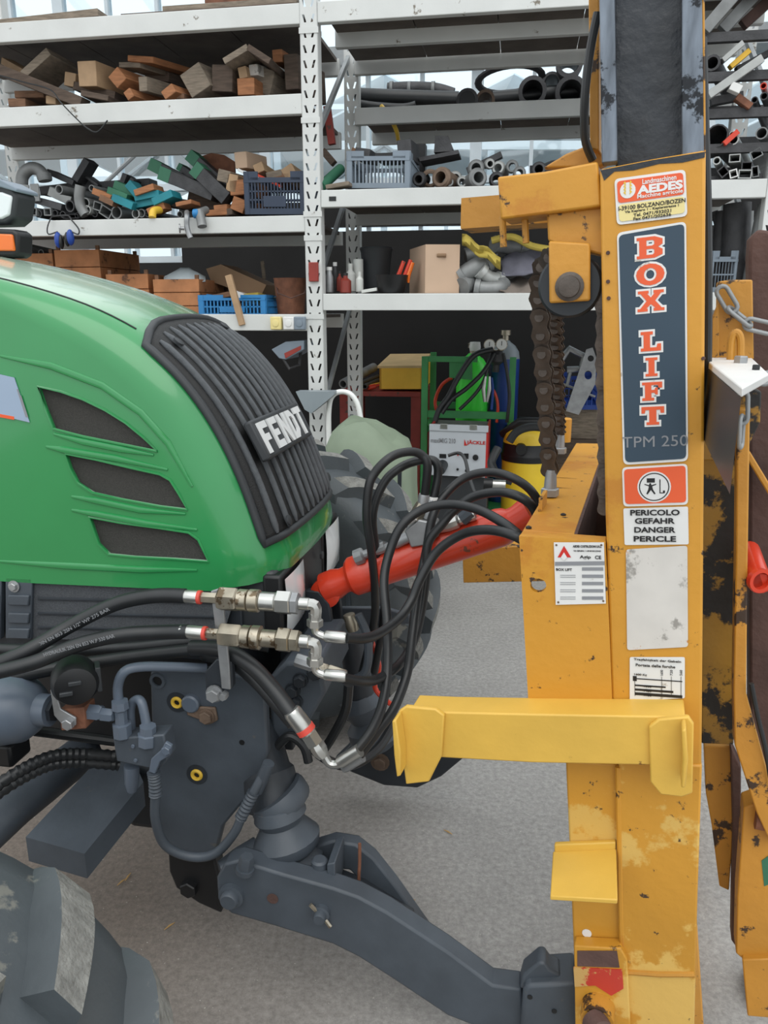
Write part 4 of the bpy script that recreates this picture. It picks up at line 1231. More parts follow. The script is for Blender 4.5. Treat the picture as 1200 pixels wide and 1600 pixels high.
# chain anchors on the top plate
for (x, y, b) in ((859, 774, 0.26), (874, 708, 0.62)):
    o = tp(0.33, b)
    o = MA.Z(x, y, p0.z + 0.004)
    an = MB().bolt(o, UP, 0.021, 0.018).build('chain_anchor', 'zinc', mast)
    MB().lathe(o + UP * 0.016, UP, [(0, 0.015), (0.02, 0.014), (0.045, 0.012)], 12).build('anchor_stem', 'zinc', an)
MB().lathe(MA.Z(882, 690, p0.z), UP, [(0, 0.020), (0.075, 0.020), (0.078, 0.016)], 18).build('guide_post', 'yellow_paint', mast)
for (x, y) in ((826, 826), (880, 806), (870, 700)):
    MB().lathe(MA.Z(x, y, p0.z), UP, [(0, 0.006), (0.004, 0.006), (0.006, 0.002)], 8).build('screw', 'black_plastic', mast)
# hoses strapped to the mast
MB().tube(hosepath(MA, [(1097, 60, VM + 0.10), (1101, 200, VM + 0.10), (1105, 330, VM + 0.10), (1106, 480, VM + 0.10), (1104, 660, VM + 0.12)], 6), 0.008, 10).build('mast_hose', 'hose_rubber', mast)
MB().tube(hosepath(MA, [(934, 20, VM + 0.06), (922, 80, VM + 0.06), (914, 150, VM + 0.06), (914, 215, VM + 0.08), (926, 250, VM + 0.1)], 6), 0.0075, 10).build('mast_hose', 'hose_rubber', mast)
# bolts and rust specks up the plate edge
for (x, y) in ((950, 395), (950, 440), (951, 466), (1099, 560)):
    MB().lathe(MA.P(x, y, VM), -MA.n, [(0, 0.0035), (0.003, 0.003)], 8).build('rivet', 'rust_dark', mast)

MB().prism([MA.P(a, b, VM - 0.001) for a, b in ((938, 266), (1020, 250), (1102, 237), (1101, 246), (1066, 254), (1030, 256), (990, 266), (960, 268), (944, 282))], MA.n * 0.001).build('grease_smear', 'grease', mast, smooth=0)
# ---- lift chains
def chain(name, pts, v0, v1, pitch, scale, label):
    n_ = len(pts)
    path = spline([MA.P(a, b, v0 + (v1 - v0) * i / (n_ - 1)) for i, (a, b) in enumerate(pts)], 12)
    d = [0]
    for i in range(1, len(path)):
        d.append(d[-1] + (path[i] - path[i - 1]).length)
    root = thing(name, path[-1], label, 'chain')
    k = int(d[-1] / pitch)
    pos = []
    for i in range(k + 1):
        t = i * pitch
        j = max(q for q in range(len(d)) if d[q] <= t + 1e-9)
        if j >= len(path) - 1:
            pos.append(path[-1])
        else:
            pos.append(path[j].lerp(path[j + 1], (t - d[j]) / (d[j + 1] - d[j])))
    side = MA.n
    for i in range(len(pos) - 1):
        a, b = pos[i], pos[i + 1]
        t = (b - a).normalized()
        u = side.cross(t).normalized()
        hw = (0.008 if i % 2 == 0 else 0.012) * scale
        mb = MB()
        for sg in (-1, 1):
            out = []
            R = 0.0125 * scale
            for q in range(9):
                an = -math.pi / 2 + math.pi * q / 8
                out.append(b + (t * math.cos(an) + u * math.sin(an)) * R)
            out.append((a + b) / 2 + u * R * 0.72)
            for q in range(9):
                an = math.pi / 2 + math.pi * q / 8
                out.append(a + (t * math.cos(an) + u * math.sin(an)) * R)
            out.append((a + b) / 2 - u * R * 0.72)
            mb.prism([q + side * sg * hw for q in out], side * 0.003 * scale * sg)
        mb.lathe(a - side * 0.0165 * scale, side, [(0, 0.006 * scale), (0.033 * scale, 0.006 * scale)], 12)
        mb.build('link', 'chain_dark', root, smooth=30)
    return root
chain('lift_chain', [(878, 398), (852, 410), (843, 445), (845, 500), (850, 580), (855, 660), (859, 735)], VM + 0.05, MA.L(MA.Z(859, 774, p0.z))[1], 0.042, 1.5, 'near dark steel roller chain hanging from the mast pulley to the nearer anchor bolt')
chain('lift_chain', [(866, 470), (868, 520), (870, 580), (873, 640), (874, 680)], VM + 0.25, MA.L(MA.Z(874, 708, p0.z))[1], 0.042, 1.5, 'second dark roller chain hanging behind the nearer one, down to the farther anchor bolt')
chain('lift_chain', [(925, 420), (938, 450), (942, 500), (941, 560), (943, 640), (944, 720), (944, 800)], VM + 0.05, VM + 0.06, 0.034, 1.0, 'greasy black chain strand running down beside the mast column into the shaft')

# ---- labels stuck on the mast
def sticker(pts, name, mat, lift=0.0015, round_=0.0, parent=mast):
    return MB().prism([MA.P(a, b, VM) - MA.n * (lift + 0.0012) for a, b in pts], MA.n * 0.0012).build(name, mat, parent, bevel=round_, smooth=0)
def rounded(q, r, k=4):
    """round the corners of a pixel quad"""
    out = []
    n_ = len(q)
    for i in range(n_):
        p, a, b = Vector(q[i]), Vector(q[i - 1]), Vector(q[(i + 1) % n_])
        s_ = p + (a - p).normalized() * r
        e_ = p + (b - p).normalized() * r
        for j in range(k + 1):
            t = j / k
            out.append(tuple(s_ * (1 - t) ** 2 + p * 2 * t * (1 - t) + e_ * t * t))
    return out
def shrink(q, d):
    c = (sum(a for a, b in q) / len(q), sum(b for a, b in q) / len(q))
    out = []
    for a, b in q:
        out.append((a + (d if a < c[0] else -d), b + (d if b < c[1] else -d)))
    return out
def at(x, y, lift=0.0042):
    return MA.P(x, y, VM) - MA.n * lift
PXM = px((1020, 700), VM, MA)
def put(parent, s, x, y, w_px, h_px, mat='ink_black', bold=0.02, name='lettering', lift=0.0042):
    return write(name, s, mat, parent, at(x, y, lift), MU, MW, h_px * PXM, w_px * PXM, bold, 0.0005)
# dealer label
q = [(960, 280), (1071, 265), (1074, 338), (964, 352)]
d1 = sticker(rounded(q, 8), 'dealer_label', 'label_white')
sticker(rounded([(964, 284), (1067, 270), (1069, 304), (966, 318)], 6), 'red_field', 'label_orange', 0.0028, parent=d1)
sticker(rounded([(966, 321), (1069, 307), (1070, 333), (968, 347)], 6), 'cream_field', 'label_cream', 0.0028, parent=d1)
put(d1, 'Landmaschinen', 1030, 281, 46, 7, 'label_white')
put(d1, 'AEDES', 1031, 293, 62, 12, 'label_white', 0.05)
put(d1, 'Macchine agricole', 1031, 304, 62, 7, 'label_white')
put(d1, 'I-39100 BOLZANO/BOZEN', 1018, 320, 92, 6)
put(d1, 'Via Keplero 1 - Keplerstrasse 1', 1018, 327, 74, 4.5)
put(d1, 'Tel. 0471/932021', 1019, 333, 52, 4.5)
put(d1, 'Fax 0471/202636', 1019, 339, 52, 4.5)
MB().lathe(at(981, 298, 0.0041), -MA.n, [(0, 11 * PXM), (0.0005, 11 * PXM)], 20).build('emblem_disc', 'label_white', d1, smooth=0)
for j in range(4):
    for sg in (-1, 1):
        c = at(981, 305 - j * 5, 0.0048) + MU * sg * 0.0028
        MB().prism([c, c + MU * sg * 0.004 + MW * 0.004, c + MU * sg * 0.001 + MW * 0.007], -MA.n * 0.0004).build('wheat_ear', 'bushing_yellow', d1, smooth=0)
# the big vertical lettering
q = [(964, 364), (1072, 346), (1075, 720), (974, 726)]
d2 = sticker(rounded(q, 9), 'name_plate', 'label_white')
sticker(rounded([(967, 368), (1069, 350), (1072, 716), (977, 722)], 8), 'navy_field', 'label_navy', 0.0028, parent=d2)
def slab(ch):
    if ch == 'B': return [[(0, 0), (.7, 0), (1, .14), (1, .38), (.82, .5), (1, .62), (1, .86), (.7, 1), (0, 1), (0, .86), (.1, .86), (.1, .14), (0, .14)]], [[(.38, .16), (.62, .16), (.68, .22), (.68, .38), (.6, .43), (.38, .43)], [(.38, .58), (.6, .58), (.68, .63), (.68, .78), (.62, .84), (.38, .84)]]
    if ch == 'O': return [[(.5 + .5 * math.cos(t * math.pi / 8), .5 + .5 * math.sin(t * math.pi / 8)) for t in range(16)]], [[(.5 + .22 * math.cos(t * math.pi / 8), .5 + .30 * math.sin(t * math.pi / 8)) for t in range(16)]]
    if ch == 'X': return [[(0, 0), (.38, 0), (.38, .14), (.33, .14), (.5, .34), (.67, .14), (.6, .14), (.6, 0), (1, 0), (1, .14), (.9, .14), (.66, .5), (.88, .86), (.98, .86), (.98, 1), (.6, 1), (.6, .86), (.64, .86), (.5, .66), (.36, .86), (.42, .86), (.42, 1), (.02, 1), (.02, .86), (.12, .86), (.34, .5), (.1, .14), (0, .14)]], []
    if ch == 'L': return [[(0, 0), (1, 0), (1, .36), (.82, .36), (.78, .18), (.46, .18), (.46, .84), (.6, .84), (.6, 1), (0, 1), (0, .84), (.14, .84), (.14, .16), (0, .16)]], []
    if ch == 'I': return [[(.14, 0), (.86, 0), (.86, .14), (.68, .14), (.68, .86), (.86, .86), (.86, 1), (.14, 1), (.14, .86), (.32, .86), (.32, .14), (.14, .14)]], []
    if ch == 'F': return [[(0, 0), (.6, 0), (.6, .15), (.46, .15), (.46, .42), (.62, .42), (.66, .32), (.78, .32), (.78, .7), (.66, .7), (.62, .58), (.46, .58), (.46, .84), (.78, .84), (.82, .68), (1, .68), (1, 1), (0, 1), (0, .85), (.14, .85), (.14, .15), (0, .15)]], []
    if ch == 'T': return [[(.22, 0), (.78, 0), (.78, .15), (.66, .15), (.66, .82), (.82, .82), (.85, .64), (1, .64), (1, 1), (0, 1), (0, .64), (.15, .64), (.18, .82), (.34, .82), (.34, .15), (.22, .15)]], []
def grow(pl, dx, dy):
    """outline offset outwards along the corner bisectors"""
    n_ = len(pl)
    area = sum(pl[i][0] * pl[(i + 1) % n_][1] - pl[(i + 1) % n_][0] * pl[i][1] for i in range(n_))
    sg = 1 if area > 0 else -1
    out = []
    for i in range(n_):
        a, p, b = Vector(pl[i - 1]), Vector(pl[i]), Vector(pl[(i + 1) % n_])
        e1, e2 = (p - a).normalized(), (b - p).normalized()
        n1, n2 = Vector((e1.y, -e1.x)) * sg, Vector((e2.y, -e2.x)) * sg
        m_ = (n1 + n2)
        m_ = m_ / max(0.35, m_.dot(n1)) if m_.length > 1e-6 else n1
        out.append((p.x + m_.x * dx, p.y + m_.y * dy))
    return out
def bigletter(ch, x, y, w, h):
    outs, holes = slab(ch)
    c = at(x, y, 0.0045)
    def build_(o, hs, lift, nm, mat):
        V, Fc = holed(o, hs)
        MB().add([c + MU * (a - .5) * w * PXM + MW * (b - .5) * h * PXM - MA.n * lift for a, b in V], Fc).build(nm, mat, d2, smooth=0, thick=0.0003)
    build_(grow(outs[0], 3.0 / w, 3.0 / h), [grow(k, -3 / w, -3 / h) for k in holes], 0.0, 'letter_outline', 'label_white')
    build_(outs[0], holes, 0.0008, 'letter_' + ch.lower(), 'label_orange')
for ch, x, y, w, h in (('B', 1015, 387, 36, 30), ('O', 1016, 429, 40, 31), ('X', 1017, 470, 38, 30), ('L', 1017, 533, 29, 29), ('I', 1018, 573, 24, 28), ('F', 1019, 611, 29, 28), ('T', 1020, 649, 33, 28)):
    bigletter(ch, x, y, w, h)
put(d2, 'TPM 250', 1023, 689, 96, 17, 'ink_grey', 0.0)
# danger pictogram
q = [(972, 730), (1074, 724), (1075, 788), (974, 791)]
d3 = sticker(rounded(q, 7), 'danger_label', 'label_white')
sticker(rounded([(975, 733), (1071, 727), (1072, 784), (977, 787)], 6), 'red_field', 'label_orange', 0.0028, parent=d3)
MB().lathe(at(1022, 760, 0.0041), -MA.n, [(0, 25 * PXM), (0.0004, 25 * PXM)], 30).build('disc', 'label_white', d3, smooth=0)
MB().lathe(at(1022, 760, 0.0046), -MA.n, [(0, 22.6 * PXM), (0.0003, 22.6 * PXM), (0.0003, 21 * PXM), (0, 21 * PXM)], 30, caps=False).build('ring', 'ink_black', d3, smooth=0)
def pict(pts, x, y, nm):
    c = at(x, y, 0.0046)
    MB().prism([c + MU * a * PXM + MW * b * PXM for a, b in pts], -MA.n * 0.0003).build(nm, 'ink_black', d3, smooth=0)
pict([(-7, 14), (5, 14), (5, 7), (-7, 7)], 1018, 760, 'load_mark')
pict([(8, 12), (9.5, 12), (9.5, -9), (15, -9), (15, -10.5), (8, -10.5)], 1022, 760, 'truck_mark')
pict([(16, -6), (19, -6), (19, -10), (16, -10)], 1019, 760, 'wheel_mark')
pict([(-1, 6), (1, 6), (2, 3), (9, 5), (9, 3.6), (3, 1), (4, -4), (8, -11), (6, -12), (1, -5), (-4, -12), (-6, -11), (-3, -4), (-2, 1), (-9, 4), (-8, 5), (-2, 3)], 1016, 760, 'person_mark')
q = [(974, 794), (1075, 791), (1076, 850), (976, 851)]
d4 = sticker(rounded(q, 3), 'warning_label', 'label_white')
for s_, y, w in (('PERICOLO', 800, 74), ('GEFAHR', 813, 60), ('DANGER', 827, 62), ('PERICLE', 841, 64)):
    put(d4, s_, 1023, y, w, 9.5, 'ink_black', 0.03)
q = [(978, 858), (1074, 852), (1075, 1010), (980, 1015)]
sticker(rounded(q, 5), 'worn_label', 'label_worn')
q = [(984, 1026), (1070, 1026), (1070, 1090), (984, 1094)]
d5 = sticker(rounded(q, 3), 'load_chart', 'label_white')
put(d5, 'Tragfahigkeit der Gabeln', 1027, 1031, 74, 5, 'ink_black', 0.02)
put(d5, 'Portata delle forche', 1024, 1039, 62, 5, 'ink_black', 0.02)
put(d5, '1600 Kg', 1001, 1053, 20, 4.5)
for s_, x in (('1600', 1034), ('720', 1049), ('560', 1064)):
    write('lettering', s_, 'ink_black', d5, at(x, 1050, 0.0032), MW, -MU, 4 * PXM, 10 * PXM, 0.0, 0.0004)
def bar(x0, y0, x1, y1, parent=d5, mat='ink_black'):
    a, b = at(x0, y0, 0.0034), at(x1, y1, 0.0034)
    c = (a + b) / 2
    du, dw = abs((b - a).dot(MU)) / 2, abs((b - a).dot(MW)) / 2
    MB().box(c, MU * max(du, 0.0004), MW * max(dw, 0.0004), MA.n * 0.0002).build('chart_line', mat, parent, smooth=0)
bar(989, 1055, 995, 1063)
bar(995, 1060, 1066, 1063)
for y, x in ((1071, 1040), (1078, 1052), (1085, 1066)):
    bar(992, y - .4, x, y + .4)
    put(d5, {1071: '1000', 1078: '1400', 1085: '1750'}[y], 1012, y, 12, 3.6)
for x in (992, 1034, 1049, 1064):
    bar(x - .4, 1056, x + .4, 1086)
# maker's plate riveted on the cheek
VMc = VM - 0.004
q = [(866, 846), (944, 846), (947, 941), (869, 943)]
d6 = sticker(q, 'maker_plate', 'label_white', 0.006)
for x, y in ((870, 850), (940, 850), (943, 937), (873, 939)):
    MB().lathe(at(x, y, 0.0072), -MA.n, [(0, 0.0022), (0.001, 0.002)], 8).build('rivet', 'fitting_brown', d6)
def tri(pts, mat, nm):
    MB().prism([at(a, b, 0.0078) for a, b in pts], -MA.n * 0.0003).build(nm, mat, d6, smooth=0)
tri([(882, 851), (872, 869), (893, 869)], 'ink_red', 'emblem')
MB().prism([at(a, b, 0.0084) for a, b in ((882, 861), (877, 869), (882, 874), (887, 869))], -MA.n * 0.0003).build('emblem_core', 'label_white', d6, smooth=0)
tri([(879, 869), (882, 874), (885, 869)], 'ink_black', 'emblem_tip')
put(d6, 'AEDES COSTRUZIONI S.R.L.', 918, 852, 46, 4, lift=0.0078, bold=0.03)
put(d6, 'VIA KEPLERO 1 I-39100 BOLZANO', 918, 859, 44, 2.4, lift=0.0078)
put(d6, 'Agip', 915, 869, 18, 7, lift=0.0078)
put(d6, 'CE', 935, 869, 10, 6, lift=0.0078)
MB().prism([at(a, b, 0.0078) for a, b in ((868, 876), (945, 875), (945, 881), (868, 882))], -MA.n * 0.0003).build('band', 'ink_grey', d6, smooth=0)
put(d6, 'BOX LIFT', 882, 888, 26, 4.5, lift=0.0078)
for j in range(5):
    y = 887 + j * 11.3
    MB().prism([at(a, b, 0.0078) for a, b in ((910, y - 2.5), (943, y - 2.5), (943, y + 2.5), (910, y + 2.5))], -MA.n * 0.0003).build('field', 'ink_grey', d6, smooth=0)
    if j:
        for k in (-1.5, 1.5):
            MB().prism([at(a, b, 0.0078) for a, b in ((876, y + k - .4), (900, y + k - .4), (900, y + k + .4), (876, y + k + .4))], -MA.n * 0.0003).build('print_line', 'ink_grey', d6, smooth=0)
# ------------------------------------------------------------------ top link between tractor and mast
tlk = thing('top_link', TR.P(530, 915, 2.0), 'red hydraulic top link cylinder between tractor nose and yellow mast', 'hydraulic cylinder')
VT = 1.97
turned(TR, (548, 902), (800, 818), [(0, 27), (.02, 31), (.10, 31), (.12, 29), (.93, 29), (.97, 27), (1, 22)], 'cylinder_barrel', 'red_paint', tlk, VT, n=28)
turned(TR, (500, 922), (552, 901), [(0, 12), (.15, 24), (.5, 24), (.72, 20), (1, 22)], 'rod_eye', 'red_paint', tlk, VT, n=24)
MB().lathe(TR.P(512, 922, VT) - TR.n * 0.035, TR.n, [(0, 0.030), (0.005, 0.042), (0.06, 0.042), (0.07, 0.030)], 22).build('rod_ball', 'red_paint', tlk)
turned(TR, (790, 822), (828, 800), [(0, 24), (.5, 22), (1, 26)], 'barrel_eye', 'red_paint', tlk, VT, n=20)
for (x, y) in ((566, 880), (737, 822)):
    MB().lathe(TR.P(x, y, VT), UP, [(-0.02, 0.022), (0.012, 0.022), (0.014, 0.016)], 16).build('port_boss', 'red_paint', tlk)
MB().prism([TR.P(a, b, VT - 0.05) for a, b in ((632, 830), (654, 812), (682, 818), (686, 838), (666, 852), (642, 856))], TR.n * 0.06).build('check_valve', 'zinc', tlk, bevel=0.004)
turned(TR, (600, 857), (640, 838), [(0, 6), (.4, 6), (.42, 9), (1, 9)], 'valve_pipe', 'zinc', tlk, VT - 0.03)
turned(TR, (556, 872), (602, 854), [(0, 13), (.25, 13), (.3, 7), (.55, 7), (.57, 9), (1, 9)], 'valve_pipe', 'zinc', tlk, VT - 0.03, n=10)
turned(TR, (682, 826), (742, 804), [(0, 8), (.3, 12), (.55, 12), (.6, 8), (1, 9)], 'valve_pipe', 'steel_bright', tlk, VT - 0.03, n=10)
turned(TR, (722, 812), (738, 800), [(0, 11), (1, 11)], 'banjo', 'chassis_grey', tlk, VT - 0.03, n=8)
turned(TR, (650, 812), (660, 786), [(0, 11), (.5, 12), (1, 9)], 'valve_fitting', 'steel_brass', tlk, VT - 0.03, n=8)
turned(TR, (666, 808), (676, 778), [(0, 12), (.5, 13), (1, 10)], 'valve_fitting', 'zinc', tlk, VT - 0.02, n=8)
turned(TR, (632, 818), (646, 806), [(0, 6), (1, 9)], 'valve_knob', 'label_white', tlk, VT - 0.05)

# ------------------------------------------------------------------ hydraulic hoses, tractor to mast
HG = None
def hose(spec, r, label, tip=None):
    pts = hosepath(TR, spec, 8)
    h_ = MB().tube(pts, r, 12)
    if tip is None:
        return h_.build('hydraulic_hose', 'hose_rubber', smooth=60, label=label, cat='hose')
    root = thing('hydraulic_hose', pts[0], label, 'hose')
    h_.build('hose_body', 'hose_rubber', root, smooth=60)
    for (a, b, v0, v1, rr, m_) in tip:
        turned(TR, a, b, [(0, rr * .9), (.1, rr), (.9, rr), (1, rr * .9)], 'crimp_end', m_, root, v0, v1)
    return root
hose([(540, 997, 1.50), (566, 998, 1.54), (592, 990, 1.60), (624, 966, 1.68), (643, 938, 1.72), (656, 906, 1.74), (682, 863, 1.76), (722, 835, 1.74), (764, 828, 1.68), (808, 839, 1.62), (838, 862, 1.66)], 0.0115, 'black hose from the upper coupling rising in front of the red cylinder to the mast')
hose([(535, 1059, 1.48), (562, 1064, 1.52), (588, 1062, 1.60), (622, 1040, 1.70), (646, 1003, 1.78), (658, 957, 1.82), (666, 900, 1.84), (669, 850, 1.85), (690, 820, 1.86), (710, 797, 1.87), (738, 777, 1.87), (774, 769, 1.84), (806, 774, 1.80), (832, 792, 1.80), (846, 830, 1.84), (850, 870, 1.86)], 0.0115, 'black hose from the lower coupling climbing behind the others into the mast box')
hose([(555, 1175, 1.47), (580, 1142, 1.52), (597, 1102, 1.58), (605, 1052, 1.64), (605, 976, 1.70), (600, 907, 1.76), (610, 859, 1.80), (628, 821, 1.82), (662, 795, 1.84), (703, 788, 1.83), (743, 795, 1.78), (778, 812, 1.72), (810, 836, 1.68), (836, 866, 1.72)], 0.0115, 'black hose rising from the bright elbow and arching over the red cylinder')
hose([(560, 1182, 1.49), (590, 1142, 1.55), (616, 1106, 1.61), (636, 1052, 1.68), (644, 995, 1.72), (652, 930, 1.78), (666, 860, 1.88), (675, 812, 1.92), (690, 780, 1.95), (724, 748, 1.98), (764, 738, 1.96), (802, 747, 1.92), (834, 772, 1.92), (850, 815, 1.94), (852, 860, 1.94)], 0.0115, 'black hose rising from the bright elbow in the highest arch into the mast box')
hose([(663, 780, 1.94), (668, 728, 1.93), (660, 712, 1.93), (645, 706, 1.92), (622, 709, 1.90), (603, 720, 1.88), (585, 740, 1.87), (576, 762, 1.86), (573, 811, 1.86), (580, 859, 1.88), (586, 924, 1.94), (584, 975, 2.0), (566, 1050, 2.05)], 0.0115, 'black hose of the outer upright loop above the red cylinder', [((660, 800), (663, 772), 1.94, 1.94, 9, 'zinc')])
hose([(676, 785, 1.95), (684, 745, 1.96), (682, 724, 1.96), (668, 718, 1.96), (642, 723, 1.95), (622, 733, 1.93), (603, 750, 1.92), (588, 780, 1.91), (582, 812, 1.91), (586, 850, 1.93), (596, 900, 1.97), (600, 960, 2.02), (585, 1050, 2.08)], 0.0115, 'black hose of the inner upright loop above the red cylinder', [((674, 806), (677, 776), 1.95, 1.95, 10, 'label_white')])
hose([(700, 712, 2.6), (716, 708, 2.6), (726, 716, 2.55), (732, 740, 2.5), (740, 765, 2.45), (748, 778, 2.4)], 0.006, 'thin black cable hanging in front of the welder')

# ------------------------------------------------------------------ fork carriage on the far side of the mast
fk = thing('fork_carriage', MA.Z(1180, 1640, 0.0), 'chipped yellow fork carriage with rusty tall forks on the mast front', 'fork carriage')
def fp(pts, v, thick, name, mat, bevel=0.003, parent=fk):
    return MB().prism([MA.P(a, b, v) for a, b in pts], MA.n * thick).build(name, mat, parent, bevel=bevel)
V1 = VM + 0.16
fp([(1170, 400), (1172, 372), (1184, 358), (1200, 360), (1215, 372), (1225, 1240), (1172, 1240)], VM + 0.34, 0.07, 'fork_shank', 'rust_dark', 0.006)
fp([(1122, 440), (1140, 437), (1176, 437), (1178, 562), (1120, 560)], VM + 0.24, 0.05, 'end_stop', 'yellow_worn')
fp([(1112, 500), (1124, 470), (1124, 560), (1110, 560)], VM + 0.23, 0.03, 'stop_web', 'yellow_worn')
ct = MA.P(1112, 562, V1).z
tq = [MA.Z(1108, 546, ct), MA.Z(1152, 538, ct), MA.Z(1202, 584, ct), MA.Z(1160, 606, ct), MA.Z(1108, 566, ct)]
MB().prism(tq, UP * -0.012).build('carriage_top', 'label_white', fk, bevel=0.002)
MB().prism([tq[4] - UP * 0.012, tq[3] - UP * 0.012, tq[3] - UP * 0.13, tq[4] - UP * 0.13], MA.n * 0.08).build('carriage_face', 'roller_black', fk, smooth=0)
ey = [(1141, 562), (1143, 530), (1150, 519), (1157, 530), (1157, 566)]
MB().tube(spline([MA.P(a, b, MA.L(MA.Z(1150, 562, ct))[1]) for a, b in ey], 5), 0.007, 10).build('lifting_eye', 'yellow_worn', fk)
MB().bolt(MA.Z(1157, 567, ct), UP, 0.012, 0.012).build('bolt', 'zinc', fk)
for x, y in ((1130, 545), (1181, 578)):
    MB().bolt(MA.Z(x, y, ct), UP, 0.006, 0.008).build('bolt', 'black_plastic', fk)
fp([(1096, 642), (1164, 600), (1190, 612), (1188, 660), (1168, 700), (1166, 720), (1096, 720)], VM + 0.20, 0.06, 'carriage_block', 'yellow_greasy')
fp([(1096, 700), (1152, 700), (1148, 1100), (1146, 1164), (1096, 1162)], VM + 0.28, 0.03, 'channel_web', 'yellow_greasy')
fp([(1152, 640), (1172, 640), (1168, 900), (1166, 1085), (1200, 1210), (1210, 1330), (1182, 1270), (1148, 1165), (1146, 1080), (1150, 860)], VM + 0.16, 0.05, 'channel_flange', 'yellow_worn')
MB().tube([MA.P(1170, 860, VM + 0.30), MA.P(1188, 912, VM + 0.16)], 0.022, 16).build('tilt_tube', 'red_paint', fk)
MB().lathe(MA.P(1184, 905, VM + 0.155), MA.h * 0.5 - MA.n, [(0, 0.024), (0.012, 0.024), (0.012, 0.017), (0.0, 0.017)], 18).build('tube_end', 'red_paint', fk)
fp([(1166, 696), (1200, 752), (1215, 780), (1215, 800), (1200, 772), (1166, 716)], VM + 0.28, 0.03, 'diagonal_strap', 'yellow_worn')
fp([(1172, 640), (1215, 640), (1215, 1160), (1200, 1160), (1172, 1080)], VM + 0.42, 0.02, 'load_board', 'rust_dark')
fp([(1100, 1166), (1142, 1166), (1146, 1300), (1139, 1392), (1124, 1385), (1112, 1290), (1103, 1240)], VM + 0.34, 0.05, 'lower_arm', 'yellow_worn')
fp([(1142, 1166), (1158, 1200), (1158, 1300), (1150, 1480), (1143, 1470), (1146, 1300)], VM + 0.30, 0.05, 'arm_edge', 'rust_dark')
fp([(1162, 1262), (1182, 1255), (1215, 1320), (1215, 1590), (1170, 1586), (1162, 1500), (1150, 1490), (1152, 1400)], VM + 0.20, 0.06, 'fork_heel', 'yellow_worn')
fp([(1160, 1500), (1215, 1498), (1215, 1592), (1168, 1588)], VM + 0.185, 0.02, 'heel_plate', 'yellow_worn')
MB().lathe(MA.P(1196, 1282, VM + 0.19), MA.h, [(-0.02, 0.022), (0.06, 0.022)], 16).build('stop_roller', 'rust', fk)
MB().prism([MA.P(a, b, VM + 0.1985) for a, b in ((1190, 1345), (1204, 1335), (1206, 1380), (1194, 1385))], MA.n * 0.001).build('green_smear', 'board_green', fk, smooth=0)
MB().box(MA.Z(1210, 1600, 0.03) + MA.h * 0.5 + MA.n * 0.12, MA.h * 0.55, MA.n * 0.055, UP * 0.02).build('fork_tine', 'rust_dark', fk, bevel=0.004)
MB().tube(hosepath(MA, [(1174, 1068, VM + 0.15), (1184, 1120, VM + 0.15), (1196, 1170, VM + 0.15), (1206, 1230, VM + 0.15)], 5), 0.005, 8).build('carriage_cable', 'hose_rubber', fk)
def link_chain(name, pts, v, ln, wd, r, label):
    path = spline([MA.P(a, b, v) for a, b in pts], 10)
    d = [0]
    for i in range(1, len(path)):
        d.append(d[-1] + (path[i] - path[i - 1]).length)
    root = thing(name, path[-1], label, 'chain')
    step = ln * 0.74
    i = 0
    while i * step < d[-1]:
        t = i * step
        j = max(q for q in range(len(d)) if d[q] <= t + 1e-9)
        j = min(j, len(path) - 2)
        c = path[j].lerp(path[j + 1], (t - d[j]) / max(1e-6, d[j + 1] - d[j]))
        tg = (path[j + 1] - path[j]).normalized()
        sd = MA.n - tg * MA.n.dot(tg)
        sd.normalize()
        up_ = tg.cross(sd)
        w = (up_ if i % 2 == 0 else (sd * 0.9 + up_ * 0.35)).normalized()
        loop = []
        hl, hw = ln / 2 - wd / 2, wd / 2
        for q in range(7):
            a = -math.pi / 2 + math.pi * q / 6
            loop.append(c + tg * (hl + hw * math.cos(a)) + w * hw * math.sin(a))
        for q in range(7):
            a = math.pi / 2 + math.pi * q / 6
            loop.append(c + tg * (-hl + hw * math.cos(a)) + w * hw * math.sin(a))
        MB().tube(loop, r, 8, closed=True).build('link', 'galvanised', root, smooth=60)
        i += 1
link_chain('safety_chain', [(1136, 468), (1150, 490), (1172, 505), (1196, 512), (1220, 516)], VM + 0.225, 0.055, 0.020, 0.0042, 'steel link chain hooked through the chipped yellow end stop')
link_chain('safety_chain', [(1212, 588), (1188, 594), (1168, 604), (1160, 625), (1159, 655), (1158, 676)], VM + 0.13, 0.060, 0.020, 0.0042, 'steel link chain draped over the carriage edge with its end hanging free')
# ------------------------------------------------------------------ goods on the shelves
def rot_axes(deg):
    a = math.radians(deg)
    return RK.h * math.cos(a) + UP * math.sin(a), UP * math.cos(a) - RK.h * math.sin(a)
def block(x, y, w, h, rot, ln, yaw, v, mat, label, group=None, name='timber_offcut', cat='wood', pitch=0.0, tip=None, floor=None):
    """sawn piece seen end on: end face centred on a pixel, w x h pixels, running ln metres away"""
    k = px((x, y), v, RK)
    u, w_ = rot_axes(rot)
    yr, pr = math.radians(yaw), math.radians(pitch)
    d = (RK.n * math.cos(yr) + RK.h * math.sin(yr)) * math.cos(pr) + UP * math.sin(pr)
    c = RK.P(x, y, v)
    mb = MB().box(c + d * ln / 2, u * w * k / 2, w_ * h * k / 2, d * ln / 2)
    if tip:
        root = thing(name, c - UP * h * k / 2, label, cat, group)
        mb.build('plank', mat, root, bevel=0.002, segs=1)
        MB().box(c + d * 0.03, u * (w * k / 2 + 0.0015), w_ * (h * k / 2 + 0.0015), d * 0.04).build('painted_tip', tip, root, smooth=0)
        return root
    return mb.build(name, mat, label=label, cat=cat, group=group, bevel=0.003, segs=1)
